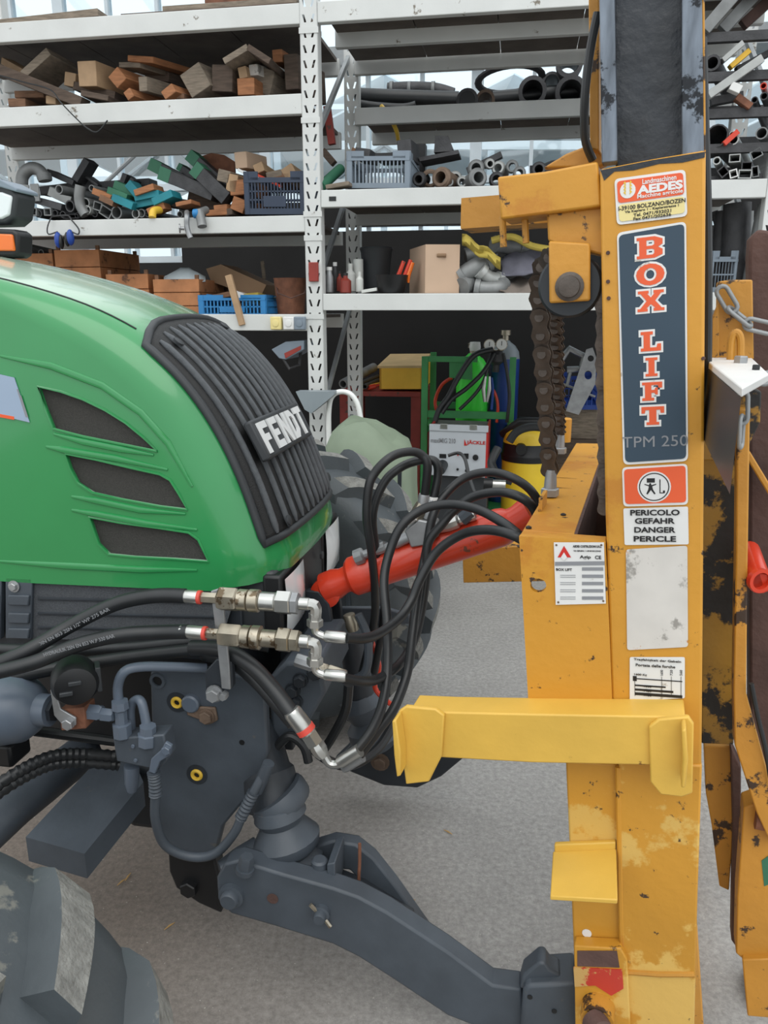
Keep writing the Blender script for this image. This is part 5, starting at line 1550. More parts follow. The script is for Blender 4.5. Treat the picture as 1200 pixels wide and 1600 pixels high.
def lying(p, q, v, hpx, depth, mat, label, group=None, name='plank', cat='wood', v1=None, tip=None, tiplen=0.3):
    """piece lying along the shelf from pixel p to pixel q"""
    a, b = RK.P(p[0], p[1], v), RK.P(q[0], q[1], v1 if v1 else v)
    t = (b - a).normalized()
    k = px(p, v, RK)
    w_ = (UP - t * t.dot(UP)).normalized()
    n_ = t.cross(w_)
    mb = MB().box((a + b) / 2, t * (b - a).length / 2, w_ * hpx * k / 2, n_ * depth / 2)
    if tip:
        root = thing(name, (a + b) / 2 - UP * hpx * k / 2, label, cat, group)
        mb.build('board', mat, root, bevel=0.002, segs=1)
        e = (b - a).length * tiplen
        MB().box(a + t * e / 2, t * (e / 2 + 0.001), w_ * (hpx * k / 2 + 0.0015), n_ * (depth / 2 + 0.0015)).build('painted_end', tip, root, smooth=0)
        return root
    return mb.build(name, mat, label=label, cat=cat, group=group, bevel=0.002, segs=1)
def piece(x, y, r, ln, v, mat, label, group=None, yaw=0.0, pitch=0.0, wall=0.22, name='pipe', cat='pipe', n=14):
    """pipe seen end on"""
    k = px((x, y), v, RK)
    yr, pr = math.radians(yaw), math.radians(pitch)
    d = (RK.n * math.cos(yr) + RK.h * math.sin(yr)) * math.cos(pr) + UP * math.sin(pr)
    a = RK.P(x, y, v)
    return MB().pipe(a, a + d * ln, r * k, r * k * (1 - wall), n).build(name, mat, label=label, cat=cat, group=group)
def sq(x, y, w, h, rot, ln, v, mat, label, group=None, yaw=0.0, wall=0.12):
    k = px((x, y), v, RK)
    u, w_ = rot_axes(rot)
    d = RK.n * math.cos(math.radians(yaw)) + RK.h * math.sin(math.radians(yaw))
    a = RK.P(x, y, v)
    return MB().rhs(a, a + d * ln, u, w_, w * k / 2, h * k / 2, min(w, h) * k * wall).build('box_section', mat, label=label, cat='steel section', group=group, smooth=0)

# ---- upper left shelf: timber
U = ' on the upper shelf'
lying((11, 97), (58, 124), 4.9, 10, 0.08, 'wood_pale', 'pale tapering board leaning above the long dark beam' + U, v1=4.8)
lying((-30, 98), (133, 163), 4.72, 16, 0.10, 'wood_dark', 'long dark brown beam lying aslant across the front' + U, name='timber_offcut')
lying((58, 128), (98, 92), 4.85, 12, 0.30, 'wood_grey', 'weathered grey board propped up steeply beside the beige block' + U)
block(136, 115, 31, 36, -1, 0.5, 14, 4.72, 'wood_pale', 'big square beige timber with a clean cut end' + U)
block(109, 124, 19, 20, -12, 0.4, 10, 4.8, 'wood_pale', 'small pale timber tucked left of the big beige one' + U)
block(183, 121, 22, 22, 40, 0.6, 16, 4.74, 'wood_orange', 'orange timber standing on its corner' + U)
block(219, 92, 43, 9, -6, 0.75, 28, 4.8, 'wood_orange', 'flat orange-brown plank topmost of the pile' + U)
block(202, 101, 36, 8, -3, 0.75, 24, 4.82, 'wood_grey', 'flat beige plank under the topmost one' + U)
block(223, 131, 14, 21, 0, 0.6, 24, 4.74, 'wood_grey', 'narrow grey timber set upright below the flat planks' + U)
block(201, 147, 13, 14, 32, 0.5, 12, 4.7, 'wood_orange', 'small orange batten below the orange timber' + U)
block(79, 156, 17, 12, -6, 0.5, 10, 4.7, 'wood_pale', 'short beige batten under the long dark beam' + U)
block(45, 147, 50, 10, -2, 0.3, 0, 4.78, 'wood_brown', 'round-edged brown board under the dark beam' + U)
block(26, 160, 30, 12, -2, 0.5, 0, 4.72, 'wood_brown', 'brown board lying lowest at the left' + U)
lying((128, 140), (192, 156), 4.9, 12, 0.2, 'wood_dark', 'dark board behind the battens' + U)
lying((140, 152), (182, 160), 4.78, 8, 0.2, 'wood_dark', 'thin dark slat on the deck below the beige block' + U)
block(245, 118, 40, 14, -8, 0.8, 20, 5.0, 'wood_dark', 'dark wide plank behind the flat planks' + U)
block(263, 143, 22, 14, 32, 0.4, 16, 4.7, 'wood_orange', 'small pale orange wedge lying in front of the big grey block' + U)
block(280, 150, 16, 8, 0, 0.4, 10, 4.75, 'wood_brown', 'small brown stub beside the orange wedge' + U)
block(305, 125, 37, 38, 29, 0.5, 16, 4.74, 'wood_grey', 'big square grey timber standing on its corner' + U)
block(347, 122, 34, 38, -4, 0.5, 12, 4.76, 'wood_dark', 'square dark timber with a cracked end' + U)
lying((364, 108), (400, 86), 4.8, 9, 0.3, 'wood_grey', 'beige board forming the left half of a small roof' + U)
lying((400, 86), (434, 108), 4.8, 9, 0.3, 'wood_dark', 'dark board forming the right half of a small roof' + U)
block(396, 109, 15, 16, 3, 0.5, 20, 4.8, 'label_worn', 'small pale square end under the roof boards' + U)
block(404, 124, 46, 36, -16, 0.5, 14, 4.85, 'wood_grey', 'thick grey-green timber under the roof boards' + U)
block(384, 135, 28, 24, 0, 0.4, 8, 4.74, 'wood_orange', 'orange timber below the grey-green one' + U)
block(379, 113, 14, 17, 10, 0.4, 8, 4.76, 'wood_pale', 'little beige batten beside the pale square end' + U)
block(433, 87, 16, 18, 2, 0.4, 10, 4.86, 'wood_orange', 'small orange cube standing highest near the upright' + U)
block(455, 112, 22, 50, 2, 0.4, 10, 4.86, 'wood_dark', 'dark post end beside the upright' + U)
MB().tube(hosepath(RK, [(0, 118, 4.62), (36, 128, 4.62), (78, 140, 4.62), (95, 160, 4.57), (118, 184, 4.57), (136, 200, 4.57), (152, 206, 4.57), (168, 188, 4.57)], 5), 0.004, 6).build('black_cable', 'hose_rubber', label='thin black cable drooping over the upper shelf beam', cat='cable')

# ---- top shelf: sheets and boards just above the highest beam
T_ = ' on the top shelf'
zt = Z1[1] + 0.004
def topboard(s0, s1, v0, h, mat, label, ang=0.0, z=0.0):
    c = RK.W((s0 + s1) / 2, v0, zt + z + h / 2)
    u, w_ = rot_axes(ang)
    MB().box(c, u * (s1 - s0) / 2, RK.n * 0.28, w_ * h / 2).build('sheet', mat, label=label, cat='board', bevel=0.002, segs=1)
topboard(-2.35, -1.32, 4.98, 0.035, 'wood_dark', 'wide dark board lying' + T_)
topboard(-2.1, -1.30, 5.0, 0.03, 'wood_grey', 'grey board stacked on the dark one' + T_, 0, 0.037)
topboard(-1.85, -1.36, 5.02, 0.04, 'rust', 'short rusty sheet uppermost of the stack' + T_, 0, 0.07)
topboard(-3.6, -2.5, 5.0, 0.04, 'wood_grey', 'loose grey board near the lamp end' + T_, 2, 0.02)
topboard(-1.0, 0.2, 5.0, 0.05, 'galvanised', 'long zinc sheet' + T_)

# ---- middle left shelf: pipes, angles, coloured boards
G = 'loose pipe ends on the middle shelf'
Ml = ' on the middle shelf'
V0 = 4.72
el = thing('duct_elbow', RK.P(34, 338, 4.86), 'thick grey duct bend arching above the pipes' + Ml, 'duct')
MB().tube(hosepath(RK, [(33, 336, 4.86), (34, 290, 4.86), (36, 274, 4.86), (46, 264, 4.86), (58, 264, 4.86), (67, 272, 4.86), (70, 279, 4.86)], 6), 0.038, 16).build('bend', 'pipe_grey', el, smooth=60)
a, b = RK.P(68, 272, 4.86), RK.P(71, 283, 4.86)
MB().lathe(a, b - a, [(0, 0.046), ((b - a).length * .6, 0.046), ((b - a).length, 0.042)], 16).build('flange', 'pipe_grey', el)
for x, y, w, h, r, l_ in ((36, 304, 18, 30, -8, 'square grey steel plate leaning at the lamp end'), (54, 301, 14, 26, 2, 'second square grey steel plate leaning beside the first')):
    block(x, y, w, h, r, 0.012, 10, V0, 'pipe_grey', l_ + Ml, name='steel_plate', cat='plate')
for x, y, r, ln, m_, l_ in ((92, 296, 7, .7, 'pipe_grey', 'grey pipe end lying high beside the duct bend'), (143, 294, 5, .6, 'pipe_grey', 'thin grey pipe end beside the upright bent hose'), (109, 322, 9, .6, 'iron_dark', 'dark thick-walled pipe end in the middle of the pipe heap'),
                            (133, 317, 8, .6, 'pipe_grey', 'grey pipe end right of the bent hose, upper one'), (136, 328, 7, .6, 'pipe_pale', 'pale pipe end right of the bent hose, lower one'), (182, 332, 10, .6, 'pipe_grey', 'largest grey pipe end beneath the teal boards'),
                            (212, 334, 7, .5, 'pipe_pale', 'pale thin-walled pipe end right of the largest one'), (221, 333, 6.5, .5, 'pipe_grey', 'small grey pipe end second from the yellow elbow'), (231, 333, 6, .5, 'iron_dark', 'small dark pipe end next to the yellow elbow'),
                            (281, 335, 5, .4, 'pipe_grey', 'small pipe stub beside the hanging tap')):
    piece(x, y, r, ln, V0, m_, l_ + Ml, yaw=random.uniform(4, 14))
for x, y, r, m_ in ((60, 334, 6, 'iron_dark'), (98, 335, 5, 'iron_dark'), (121, 337, 5, 'iron_dark'), (86, 333, 5, 'iron_dark'), (148, 334, 5, 'iron_dark')):
    piece(x, y, r, 0.5, V0 + 0.02, m_, 'small dark pipe end lying lowest in the heap' + Ml, G, yaw=random.uniform(2, 10))
MB().tube(hosepath(RK, [(126, 290, V0), (124, 306, V0), (126, 322, V0), (134, 336, V0)], 6), 0.032, 14).build('bent_hose', 'pipe_grey', label='ribbed grey hose piece bent upright among the pipes' + Ml, cat='hose')
for x, y, w, h, r, l_ in ((74, 331, 12, 11, 0, 'small square steel section'), (165, 331, 20, 15, -32, 'tilted rectangular steel section beside the largest pipe'), (152, 322, 14, 13, -18, 'tilted grey steel section above the tilted rectangular one'), (48, 330, 20, 12, -6, 'dark flat steel section under the plates'), (110, 338, 26, 6, 0, 'flat open channel at the deck')):
    sq(x, y, w, h, r, 0.6, V0 + 0.01, 'pipe_grey' if w < 21 else 'iron_dark', l_ + Ml, yaw=8)
for p, q, v, h, m_, l_ in (((81, 270), (122, 288), 5.0, 8, 'iron_dark', 'dark steel angle sticking up to the left behind the pipes'), ((124, 284), (143, 252), 5.0, 11, 'iron_dark', 'dark steel strip standing up highest behind the pipes'), ((138, 276), (160, 292), 5.05, 4, 'iron_dark', 'thin dark rod behind the standing strip'),
                           ((70, 300), (150, 290), 5.1, 12, 'iron_dark', 'long dark profile lying behind the pipes'), ((150, 292), (240, 286), 5.1, 10, 'iron_dark', 'long dark profile lying behind the teal boards'), ((0, 284), (30, 292), 5.0, 8, 'iron_dark', 'dark flat profile at the lamp end'),
                           ((62, 314), (104, 326), 4.8, 10, 'iron_dark', 'black channel piece in the pipe heap'), ((196, 290), (202, 274), 5.0, 8, 'iron_dark', 'small dark fin above the teal boards'), ((208, 290), (214, 281), 5.0, 7, 'iron_dark', 'smaller dark fin next to the other fin'),
                           ((84, 300), (118, 316), 4.95, 14, 'pipe_pale', 'pale half-round gutter piece in the pipe heap')):
    lying(p, q, v, h, 0.12, m_, l_ + Ml, name='steel_profile', cat='steel profile')
for p, q, v, h, d, m_, l_ in (((152, 300), (180, 312), 4.74, 9, .12, 'wood_orange', 'short orange-brown batten left of the teal boards'), ((163, 310), (184, 320), 4.72, 9, .12, 'wood_brown', 'short brown batten under the orange-brown one'),
                              ((182, 310), (214, 324), 4.72, 11, .12, 'board_teal', 'teal board at the front of the coloured stack'), ((176, 300), (206, 312), 4.8, 12, .14, 'board_green', 'green board at the left of the coloured stack'), ((186, 290), (222, 306), 4.86, 12, .14, 'board_green', 'green-grey board behind the green one'),
                              ((206, 288), (226, 312), 4.82, 13, .12, 'board_teal', 'steep teal board in the middle of the coloured stack'), ((218, 312), (256, 304), 4.76, 9, .14, 'board_teal', 'teal board under the orange plank'), ((220, 322), (262, 314), 4.78, 10, .14, 'board_teal', 'lowest teal board beside the tap'),
                              ((218, 304), (248, 294), 4.74, 9, .14, 'wood_orange', 'orange plank end on top of the teal boards'), ((246, 318), (276, 304), 4.72, 11, .14, 'board_teal', 'bright teal-green board end under the grey fan'),
                              ((236, 333), (262, 322), 4.72, 10, .10, 'wood_orange', 'orange-brown strip ending above the yellow elbow'), ((282, 322), (306, 317), 4.72, 6, .14, 'wood_orange', 'thin orange slat lying behind the tap'), ((262, 316), (300, 322), 4.9, 14, .14, 'wood_dark', 'dark plank under the grey fan'),
                              ((300, 312), (352, 326), 4.95, 24, .14, 'wood_dark', 'wide dark board beneath the fan of planks')):
    lying(p, q, v, h, d, m_, l_ + Ml)
for p, q, v, h, l_ in (((240, 258), (322, 300), 4.9, 17, 'lowest grey plank of the fan with a green end'), ((255, 272), (338, 306), 4.82, 19, 'thick front plank of the fan with a green end'), ((300, 244), (362, 300), 4.92, 17, 'uppermost plank of the fan with a green end'), ((308, 264), (358, 312), 4.8, 21, 'steep front plank of the fan with a green end'), ((284, 262), (310, 280), 4.96, 10, 'short grey plank behind the fan with a green end')):
    lying(p, q, v, h, 0.12, 'iron_dark', l_ + Ml, tip='board_green', tiplen=0.2)
MB().prism([RK.P(a, b, 5.02) for a, b in ((308, 262), (314, 244), (330, 239), (350, 242), (366, 252), (368, 290), (340, 280))], RK.n * 0.02).build('round_board', 'rust', label='brown round-edged sheet standing behind the fan of planks' + Ml, cat='board')
for x, y, w, h, r, m_, l_ in ((338, 332, 36, 9, 2, 'wood_orange', 'lower orange offcut stacked left of the navy crate'), (344, 324, 22, 8, 4, 'wood_orange', 'upper orange offcut stacked left of the navy crate'), (372, 320, 22, 20, -22, 'wood_orange', 'tilted orange offcut touching the navy crate'), (362, 286, 17, 26, -12, 'wood_pale', 'beige offcut standing tilted on the orange heap'),
                              (370, 293, 24, 22, 3, 'wood_orange', 'square orange offcut behind the tilted beige one'), (349, 275, 20, 18, -15, 'wood_grey', 'grey offcut caught on the fan of planks'), (357, 331, 12, 10, 10, 'wood_dark', 'little dark offcut at the crate foot')):
    block(x, y, w, h, r, 0.3, 12, 4.75, m_, l_ + Ml)
block(376, 250, 20, 24, 3, 0.2, 20, 4.82, 'cardboard', 'tan cube-shaped offcut topmost of the heap by the navy crate' + Ml)

def crate(x0, y0, x1, y1, v, depth, mat, label, rows_=2, cols=14, dip=0.2, plate=True):
    """stacking crate: rim, corner posts, pierced walls, base"""
    a, b = RK.P(x0, y1, v), RK.P(x1, y1, v)
    z0 = a.z
    H_ = RK.P(x0, y0, v).z - z0
    u = (b - a).normalized()
    L_ = (b - a).length
    root = thing('plastic_crate', (a + b) / 2 + RK.n * depth / 2, label, 'crate')
    def wall(o, t, ln, nm, nrm):
        mb = MB()
        th = 0.006
        def bx_(p0, p1, q0, q1, extra=0.0):
            c = o + t * (p0 + p1) / 2 + UP * (q0 + q1) / 2
            mb.box(c, t * (p1 - p0) / 2, nrm * (th / 2 + extra), UP * (q1 - q0) / 2)
        bx_(0, ln, 0, H_ * 0.14)
        bx_(0, ln, H_ * 0.74, H_ * 0.80, 0.004)
        for e in (0, 1):
            p = e * (ln - ln * 0.07)
            bx_(p, p + ln * 0.07, 0, H_, 0.002)
            p = (ln * 0.07 if e == 0 else ln * (0.93 - dip))
            bx_(p, p + ln * dip, H_ * 0.80, H_, 0.0)
        bx_(0, ln, H_ * 0.80, H_ * 0.86, 0.0)
        for r in range(1, rows_):
            q = H_ * (0.14 + 0.60 * r / rows_)
            bx_(0, ln, q - 0.004, q + 0.004)
        for i in range(cols + 1):
            p = ln * (0.07 + 0.86 * i / cols)
            bx_(p - ln * 0.010, p + ln * 0.010, H_ * 0.14, H_ * 0.74)
        return mb.build(nm, mat, root, smooth=0)
    wall(a, u, L_, 'front_wall', RK.n)
    wall(a + RK.n * depth, u, L_, 'back_wall', RK.n)
    wall(a, RK.n, depth, 'side_wall', u)
    wall(b, RK.n, depth, 'side_wall', u)
    MB().box((a + b) / 2 + RK.n * depth / 2 + UP * 0.008, u * L_ / 2, RK.n * depth / 2, UP * 0.006).build('base', mat, root, smooth=0)
    if plate:
        c = (a + b) / 2 + UP * H_ * 0.30 - RK.n * 0.005
        MB().box(c, u * L_ * 0.19, RK.n * 0.003, UP * H_ * 0.13).build('label_panel', mat, root, bevel=0.002)
    return root
crate(384, 268, 477, 335, 4.68, 0.42, 'plastic_navy', 'dark navy slotted crate of scrap next to the rack upright', 3, 16, 0.16)
for x, y, w, h, r, m_, l_ in ((404, 262, 16, 14, 20, 'wood_pale', 'beige scrap'), (428, 272, 26, 10, 10, 'wood_grey', 'grey scrap'), (452, 270, 20, 22, 30, 'wood_pale', 'pointed beige scrap'), (440, 278, 24, 14, 0, 'wood_brown', 'brown scrap')):
    block(x, y, w, h, r, 0.2, 10, 4.8, m_, l_ + ' poking out of the navy crate', pitch=-8)
lying((372, 265), (392, 275), 4.74, 4, 0.02, 'label_white', 'white slat end between the heap and the navy crate' + Ml)
lying((395, 270), (440, 292), 4.8, 4, 0.02, 'red_paint', 'thin red rod lying in the navy crate', name='rod', cat='rod')
# tap, hose connector, yellow elbow and ear defenders hung on the beam
tp_ = thing('water_tap', RK.P(291, 372, 4.55), 'grey water tap hanging over the beam', 'tap')
MB().tube(hosepath(RK, [(292, 332, 4.66), (292, 338, 4.56), (292, 352, 4.55), (294, 362, 4.55), (298, 372, 4.55)], 5), 0.016, 10).build('spout', 'zinc', tp_)
MB().lathe(RK.P(288, 357, 4.54), RK.h * -1 - RK.n * 0.4, [(0, 0.010), (0.02, 0.010), (0.022, 0.026), (0.03, 0.026), (0.032, 0.006)], 8).build('hand_wheel', 'zinc', tp_)
hc = thing('hose_connector', RK.P(312, 356, 4.56), 'grey hose connector with a blue ring hanging over the beam', 'connector')
MB().tube([RK.P(322, 328, 4.68), RK.P(312, 332, 4.58), RK.P(316, 354, 4.56)], [0.022, 0.026, 0.028], 12).build('spout', 'pipe_grey', hc)
MB().lathe(RK.P(303, 334, 4.58), RK.h, [(0, 0.026), (0.03, 0.028), (0.04, 0.02)], 14).build('ring', 'plastic_blue', hc)
MB().tube(hosepath(RK, [(250, 328, 4.68), (240, 330, 4.62), (238, 340, 4.6)], 5), 0.022, 12).build('pipe_elbow', 'bushing_yellow', label='yellow plastic elbow at the beam edge', cat='pipe fitting')
em = thing('ear_defenders', RK.P(100, 385, 4.55), 'pair of blue ear defenders hanging by a wire band from the beam', 'ear defenders')
for x, y in ((91, 375), (110, 371)):
    sg = -1 if x < 100 else 1
    cup = MB().ball(RK.P(x, y, 4.55), 0.045, 16, (0.5, 0.6, 1.05)).build('cup', 'plastic_deepblue', em, smooth=60)
    MB().ball(RK.P(x - sg * 5, y + 3, 4.55), 0.043, 14, (0.34, 0.55, 1.0)).build('cushion', 'black_plastic', cup, smooth=60)
MB().tube(hosepath(RK, [(90, 362, 4.55), (76, 366, 4.55), (74, 356, 4.55), (79, 342, 4.57), (84, 338, 4.62), (106, 337, 4.62), (112, 344, 4.57), (123, 358, 4.55), (122, 366, 4.55), (112, 362, 4.55)], 4), 0.0045, 6).build('band', 'iron_dark', em)

# ---- lower left shelf: wooden boxes, blue crate, bucket
Lw = ' on the lower shelf'
def wooden_box(x0, y0, x1, y1, v, depth, label, boards=2):
    a, b = RK.P(x0, y1, v), RK.P(x1, y1, v)
    H_ = RK.P(x0, y0, v).z - a.z
    u = (b - a).normalized()
    L_ = (b - a).length
    root = thing('wooden_box', (a + b) / 2 + RK.n * depth / 2, label, 'box')
    for i in range(boards):
        z0, z1 = H_ * i / boards + 0.002, H_ * (i + 1) / boards - 0.002
        for (o, nm) in ((a, 'board'), (a + RK.n * (depth - 0.014), 'board')):
            MB().box(o + u * L_ / 2 + UP * (z0 + z1) / 2 + RK.n * 0.007, u * L_ / 2, RK.n * 0.007, UP * (z1 - z0) / 2).build(nm, 'wood_crate', root, bevel=0.002, segs=1)
        for o in (a, b - u * 0.014):
            MB().box(o + u * 0.007 + RK.n * depth / 2 + UP * (z0 + z1) / 2, u * 0.0068, RK.n * (depth / 2 - 0.015), UP * (z1 - z0) / 2).build('board', 'wood_crate', root, bevel=0.002, segs=1)
    for o in (a + u * 0.02, b - u * 0.02):
        for w in (0.022, depth - 0.022):
            MB().box(o + RK.n * w + UP * (H_ / 2 + 0.012), u * 0.012, RK.n * 0.007, UP * (H_ / 2 + 0.012)).build('corner_post', 'wood_brown', root, smooth=0)
    MB().box((a + b) / 2 + RK.n * depth / 2 + UP * 0.006, u * L_ / 2 * 0.98, RK.n * depth / 2 * 0.97, UP * 0.005).build('base', 'wood_dark', root, smooth=0)
yb = 499
wooden_box(20, 396, 92, yb, 4.85, 0.5, 'wooden box with pipe ends in it, beside the tall box' + Lw, 4)
wooden_box(95, 390, 164, yb, 4.85, 0.55, 'tall wooden box between the pipe box and the low boxes' + Lw, 4)
wooden_box(171, 428, 236, yb, 4.80, 0.5, 'wooden box right beside the tall one, half hidden by the hood' + Lw, 3)
wooden_box(243, 436, 314, yb, 4.74, 0.5, 'wooden box holding a film bag, next to the blue crate' + Lw, 3)
for x, y, r in ((45, 393, 6), (64, 395, 5), (38, 384, 5)):
    piece(x, y, r, 0.4, 4.92, 'pipe_grey', 'grey pipe end sticking out of the wooden box beside the tall one', 'pipe ends in the wooden box', yaw=4, pitch=-4)
lying((36, 392), (42, 378), 4.95, 10, 0.02, 'pipe_pale', 'pale metal sheet standing in the wooden box beside the tall one', name='metal_sheet', cat='sheet')
rows = []
rr = random.Random(3)
for i in range(6):
    rows.append([RK.P(256 + 13 * i, 438 - (1 - abs(i - 2.5) / 3) * 20 - rr.uniform(0, 3) if 0 < j < 4 else 440, 4.80 + j * 0.08) for j in range(5)])
MB().grid(rows).build('film_bag', 'film', label='crumpled clear film bag heaped in the wooden box', cat='bag', smooth=60, thick=0.004)
MB().prism([RK.P(a, b, 5.0) for a, b in ((322, 420), (345, 413), (416, 445), (408, 462), (392, 462), (330, 440))], RK.n * 0.3).build('cardboard_box', 'cardboard_dark', label='flattened brown cardboard box lying over the blue crate', cat='box', smooth=0)
crate(312, 461, 416, 494, 4.68, 0.44, 'plastic_blue', 'bright blue slotted crate beside the rusty bucket', 2, 16, 0.3, True)
for x, y, w, h, r, m_, l_ in ((345, 462, 30, 8, 10, 'wood_brown', 'brown oddment'), (372, 462, 16, 12, -20, 'label_white', 'white oddment'), (392, 462, 24, 8, 5, 'cloth_yellow', 'straw-coloured oddment'), (330, 465, 18, 9, -8, 'plastic_blue', 'blue oddment')):
    block(x, y, w, h, r, 0.25, 10, 4.78, m_, l_ + ' heaped in the bright blue crate', name='oddment', cat='scrap', pitch=-6)
lying((357, 430), (379, 508), 4.60, 10, 0.028, 'wood_pale', 'pale wooden stick leaning against the blue crate', name='wooden_stick', cat='stick')
k_ = px((455, 465), 4.85, RK)
bk = thing('bucket', RK.P(455, 491, 4.85), 'rusty brown bucket between the blue crate and the upright', 'bucket')
MB().lathe(RK.P(455, 491, 4.85), UP, [(0, 21 * k_), (0.01, 21 * k_), (52 * k_, 25.5 * k_), (54 * k_, 26.5 * k_), (54 * k_, 24 * k_), (0.02, 19 * k_)], 26).build('body', 'rust', bk)
MB().tube([RK.P(430, 440, 4.85) + UP * 0, RK.P(434, 458, 4.72), RK.P(455, 466, 4.70), RK.P(476, 458, 4.72), RK.P(480, 440, 4.85)], 0.004, 6).build('bail', 'rust_dark', bk)
lying((410, 408), (413, 436), 5.2, 5, 0.02, 'wood_grey', 'thin grey stick standing behind the cardboard' + Lw, name='stick', cat='stick')
for x, m_, l_ in ((432, 'label_cream', 'beige cable junction box screwed to the lower beam'), (452, 'label_white', 'white round light switch screwed to the lower beam'), (469, 'plastic_grey', 'grey socket box screwed to the lower beam')):
    c = RK.P(x, 505, VF - 0.024)
    r_ = thing('switch_box', c, l_, 'switch')
    MB().box(c, RK.h * 0.034, RK.n * 0.02, UP * 0.038).build('housing', m_, r_, bevel=0.006)
    MB().lathe(c - RK.n * 0.02, -RK.n, [(0, 0.020), (0.004, 0.020), (0.005, 0.014)], 16).build('cover', m_, r_)

# ---- right bay, upper shelf
Ru = ' on the upper right shelf'
V5 = 5.95
hb = [((556, 152), (606, 150), 0.06, 'long black hose lying lowest'), ((556, 147), (715, 152), 0.07, 'thick black hose'), ((600, 139), (712, 142), 0.055, 'grey-black hose on top')]
MB().tube(hosepath(RK, [(556, 150, V5), (600, 152, V5), (660, 154, V5), (716, 156, V5)], 5), 0.055, 14).build('suction_hose', 'hose_rubber', label='thick black suction hose lying lowest' + Ru, cat='hose', smooth=60)
MB().tube(hosepath(RK, [(606, 140, V5 + .06), (640, 138, V5 + .06), (680, 140, V5 + .06), (708, 148, V5 + .06)], 5), 0.045, 14).build('suction_hose', 'iron_dark', label='grey-black suction hose resting on the thick one' + Ru, cat='hose', smooth=60)
MB().tube(hosepath(RK, [(560, 164, V5 - .1), (590, 168, V5 - .1), (630, 170, V5 - .1), (650, 166, V5 - .1)], 5), 0.035, 12).build('suction_hose', 'hose_rubber', label='slimmer black hose along the beam edge' + Ru, cat='hose', smooth=60)
for x, r in ((612, 10), (640, 9), (677, 9)):
    a = RK.P(x, 140, V5 + .06)
    MB().lathe(a - RK.h * 0.012, RK.h, [(0, 0.052), (0.024, 0.052)], 14, caps=False).build('hose_clamp', 'pipe_grey', label='steel clamp around the grey-black suction hose' + Ru, cat='clamp', group='clamps on the suction hose', thick=0.004)
MB().tube(hosepath(RK, [(596, 166, V5 - .2), (606, 178, V5 - .25), (614, 192, V5 - .25), (620, 206, V5 - .2), (622, 218, V5 - .1)], 5), 0.015, 10).build('yellow_hose', 'bushing_yellow', label='yellow hose end hanging down from the upper right shelf', cat='hose')
def ringpipe(x, y, r, ln, v, mat, label, ball=False, **kw):
    k = px((x, y), v, RK)
    root = thing('hose_coupling', RK.P(x, y + r, v), label, 'coupling')
    a = RK.P(x, y, v)
    d = RK.n
    MB().lathe(a, d, [(0, r * k * .72), (0, r * k), (0.03, r * k), (0.035, r * k * .86), (ln, r * k * .86), (ln, r * k * .70), (0.0, r * k * .70)], 22, caps=False).build('sleeve', mat, root)
    MB().lathe(a + d * 0.05, d, [(0, r * k * .9), (0.02, r * k * .98), (0.04, r * k * .9)], 22, caps=False).build('locking_ring', mat, root)
    if ball:
        MB().lathe(a - d * 0.002, d, [(0, r * k * .7), (0.004, r * k * .7)], 20).build('cover', 'black_plastic', root)
    return root
ringpipe(730, 156, 17, 0.25, V5 - .35, 'iron_dark', 'dark coupling closed by a round cap, hanging over the beam' + Ru, True)
ringpipe(758, 156, 15, 0.2, V5 - .30, 'fitting_brown', 'brownish coupling beside the capped one' + Ru)
ringpipe(832, 142, 22, 0.35, V5 - .1, 'iron_dark', 'black coupling lying under the perforated ring' + Ru)
ringpipe(892, 143, 24, 0.35, V5 - .1, 'iron_dark', 'largest black coupling near the mast, lower one' + Ru)
ringpipe(890, 98, 21, 0.35, V5 - .05, 'iron_dark', 'black coupling stacked on top of the largest one' + Ru)
ringpipe(862, 128, 15, 0.3, V5 + .1, 'iron_dark', 'smaller dark coupling wedged behind the others' + Ru)
ell = []
for q in range(28):
    a = 2 * math.pi * q / 28
    ell.append(RK.P(797 + 50 * math.cos(a), 124 - 6 * math.cos(a) + 21 * math.sin(a), V5 + 0.1 + 0.1 * math.sin(a)))
MB().tube(ell, 0.026, 8, closed=True, flat=0.5).build('perforated_ring', 'iron_dark', label='big dark clamp ring tilted on the couplings' + Ru, cat='ring')
for i, (x0, x1) in enumerate(((745, 850), (770, 905))):
    MB().tube([RK.P(x0, 160 - 6 * i, V5 + .1), RK.P(x1, 156 - 14 * i, V5 + .15)], 0.05, 12).build('suction_hose', 'hose_rubber', label=('short black hose lying behind the couplings' if i == 0 else 'second black hose lying higher behind the couplings') + Ru, cat='hose')

# ---- right bay, middle shelf
Rm = ' on the middle right shelf'
crate(543, 236, 640, 294, 4.70, 0.40, 'plastic_grey', 'pale grey slotted crate with a low handle dip', 1, 14, 0.2, False)
for x, y, w, h, r, m_, l_ in ((566, 240, 24, 16, -8, 'iron_dark', 'dark part'), (632, 234, 22, 30, 6, 'iron_dark', 'tall dark part'), (600, 244, 30, 10, 0, 'black_plastic', 'black part')):
    block(x, y, w, h, r, 0.2, 6, 4.8, m_, l_ + ' standing in the pale grey crate', name='machine_part', cat='part')
tray = thing('black_tray', RK.P(685, 245, 5.0), 'black metal tray with an upturned edge lying across the fittings' + Rm, 'tray')
lying_pts = [(654, 246), (716, 234), (717, 240), (656, 252)]
MB().prism([RK.P(a, b, 4.95) for a, b in lying_pts], RK.n * 0.2).build('plate', 'iron_dark', tray, smooth=0)
MB().prism([RK.P(a, b, 4.96) for a, b in ((678, 238), (680, 212), (700, 212), (708, 232), (706, 236))], RK.n * 0.16).build('hopper', 'iron_dark', tray, smooth=0)
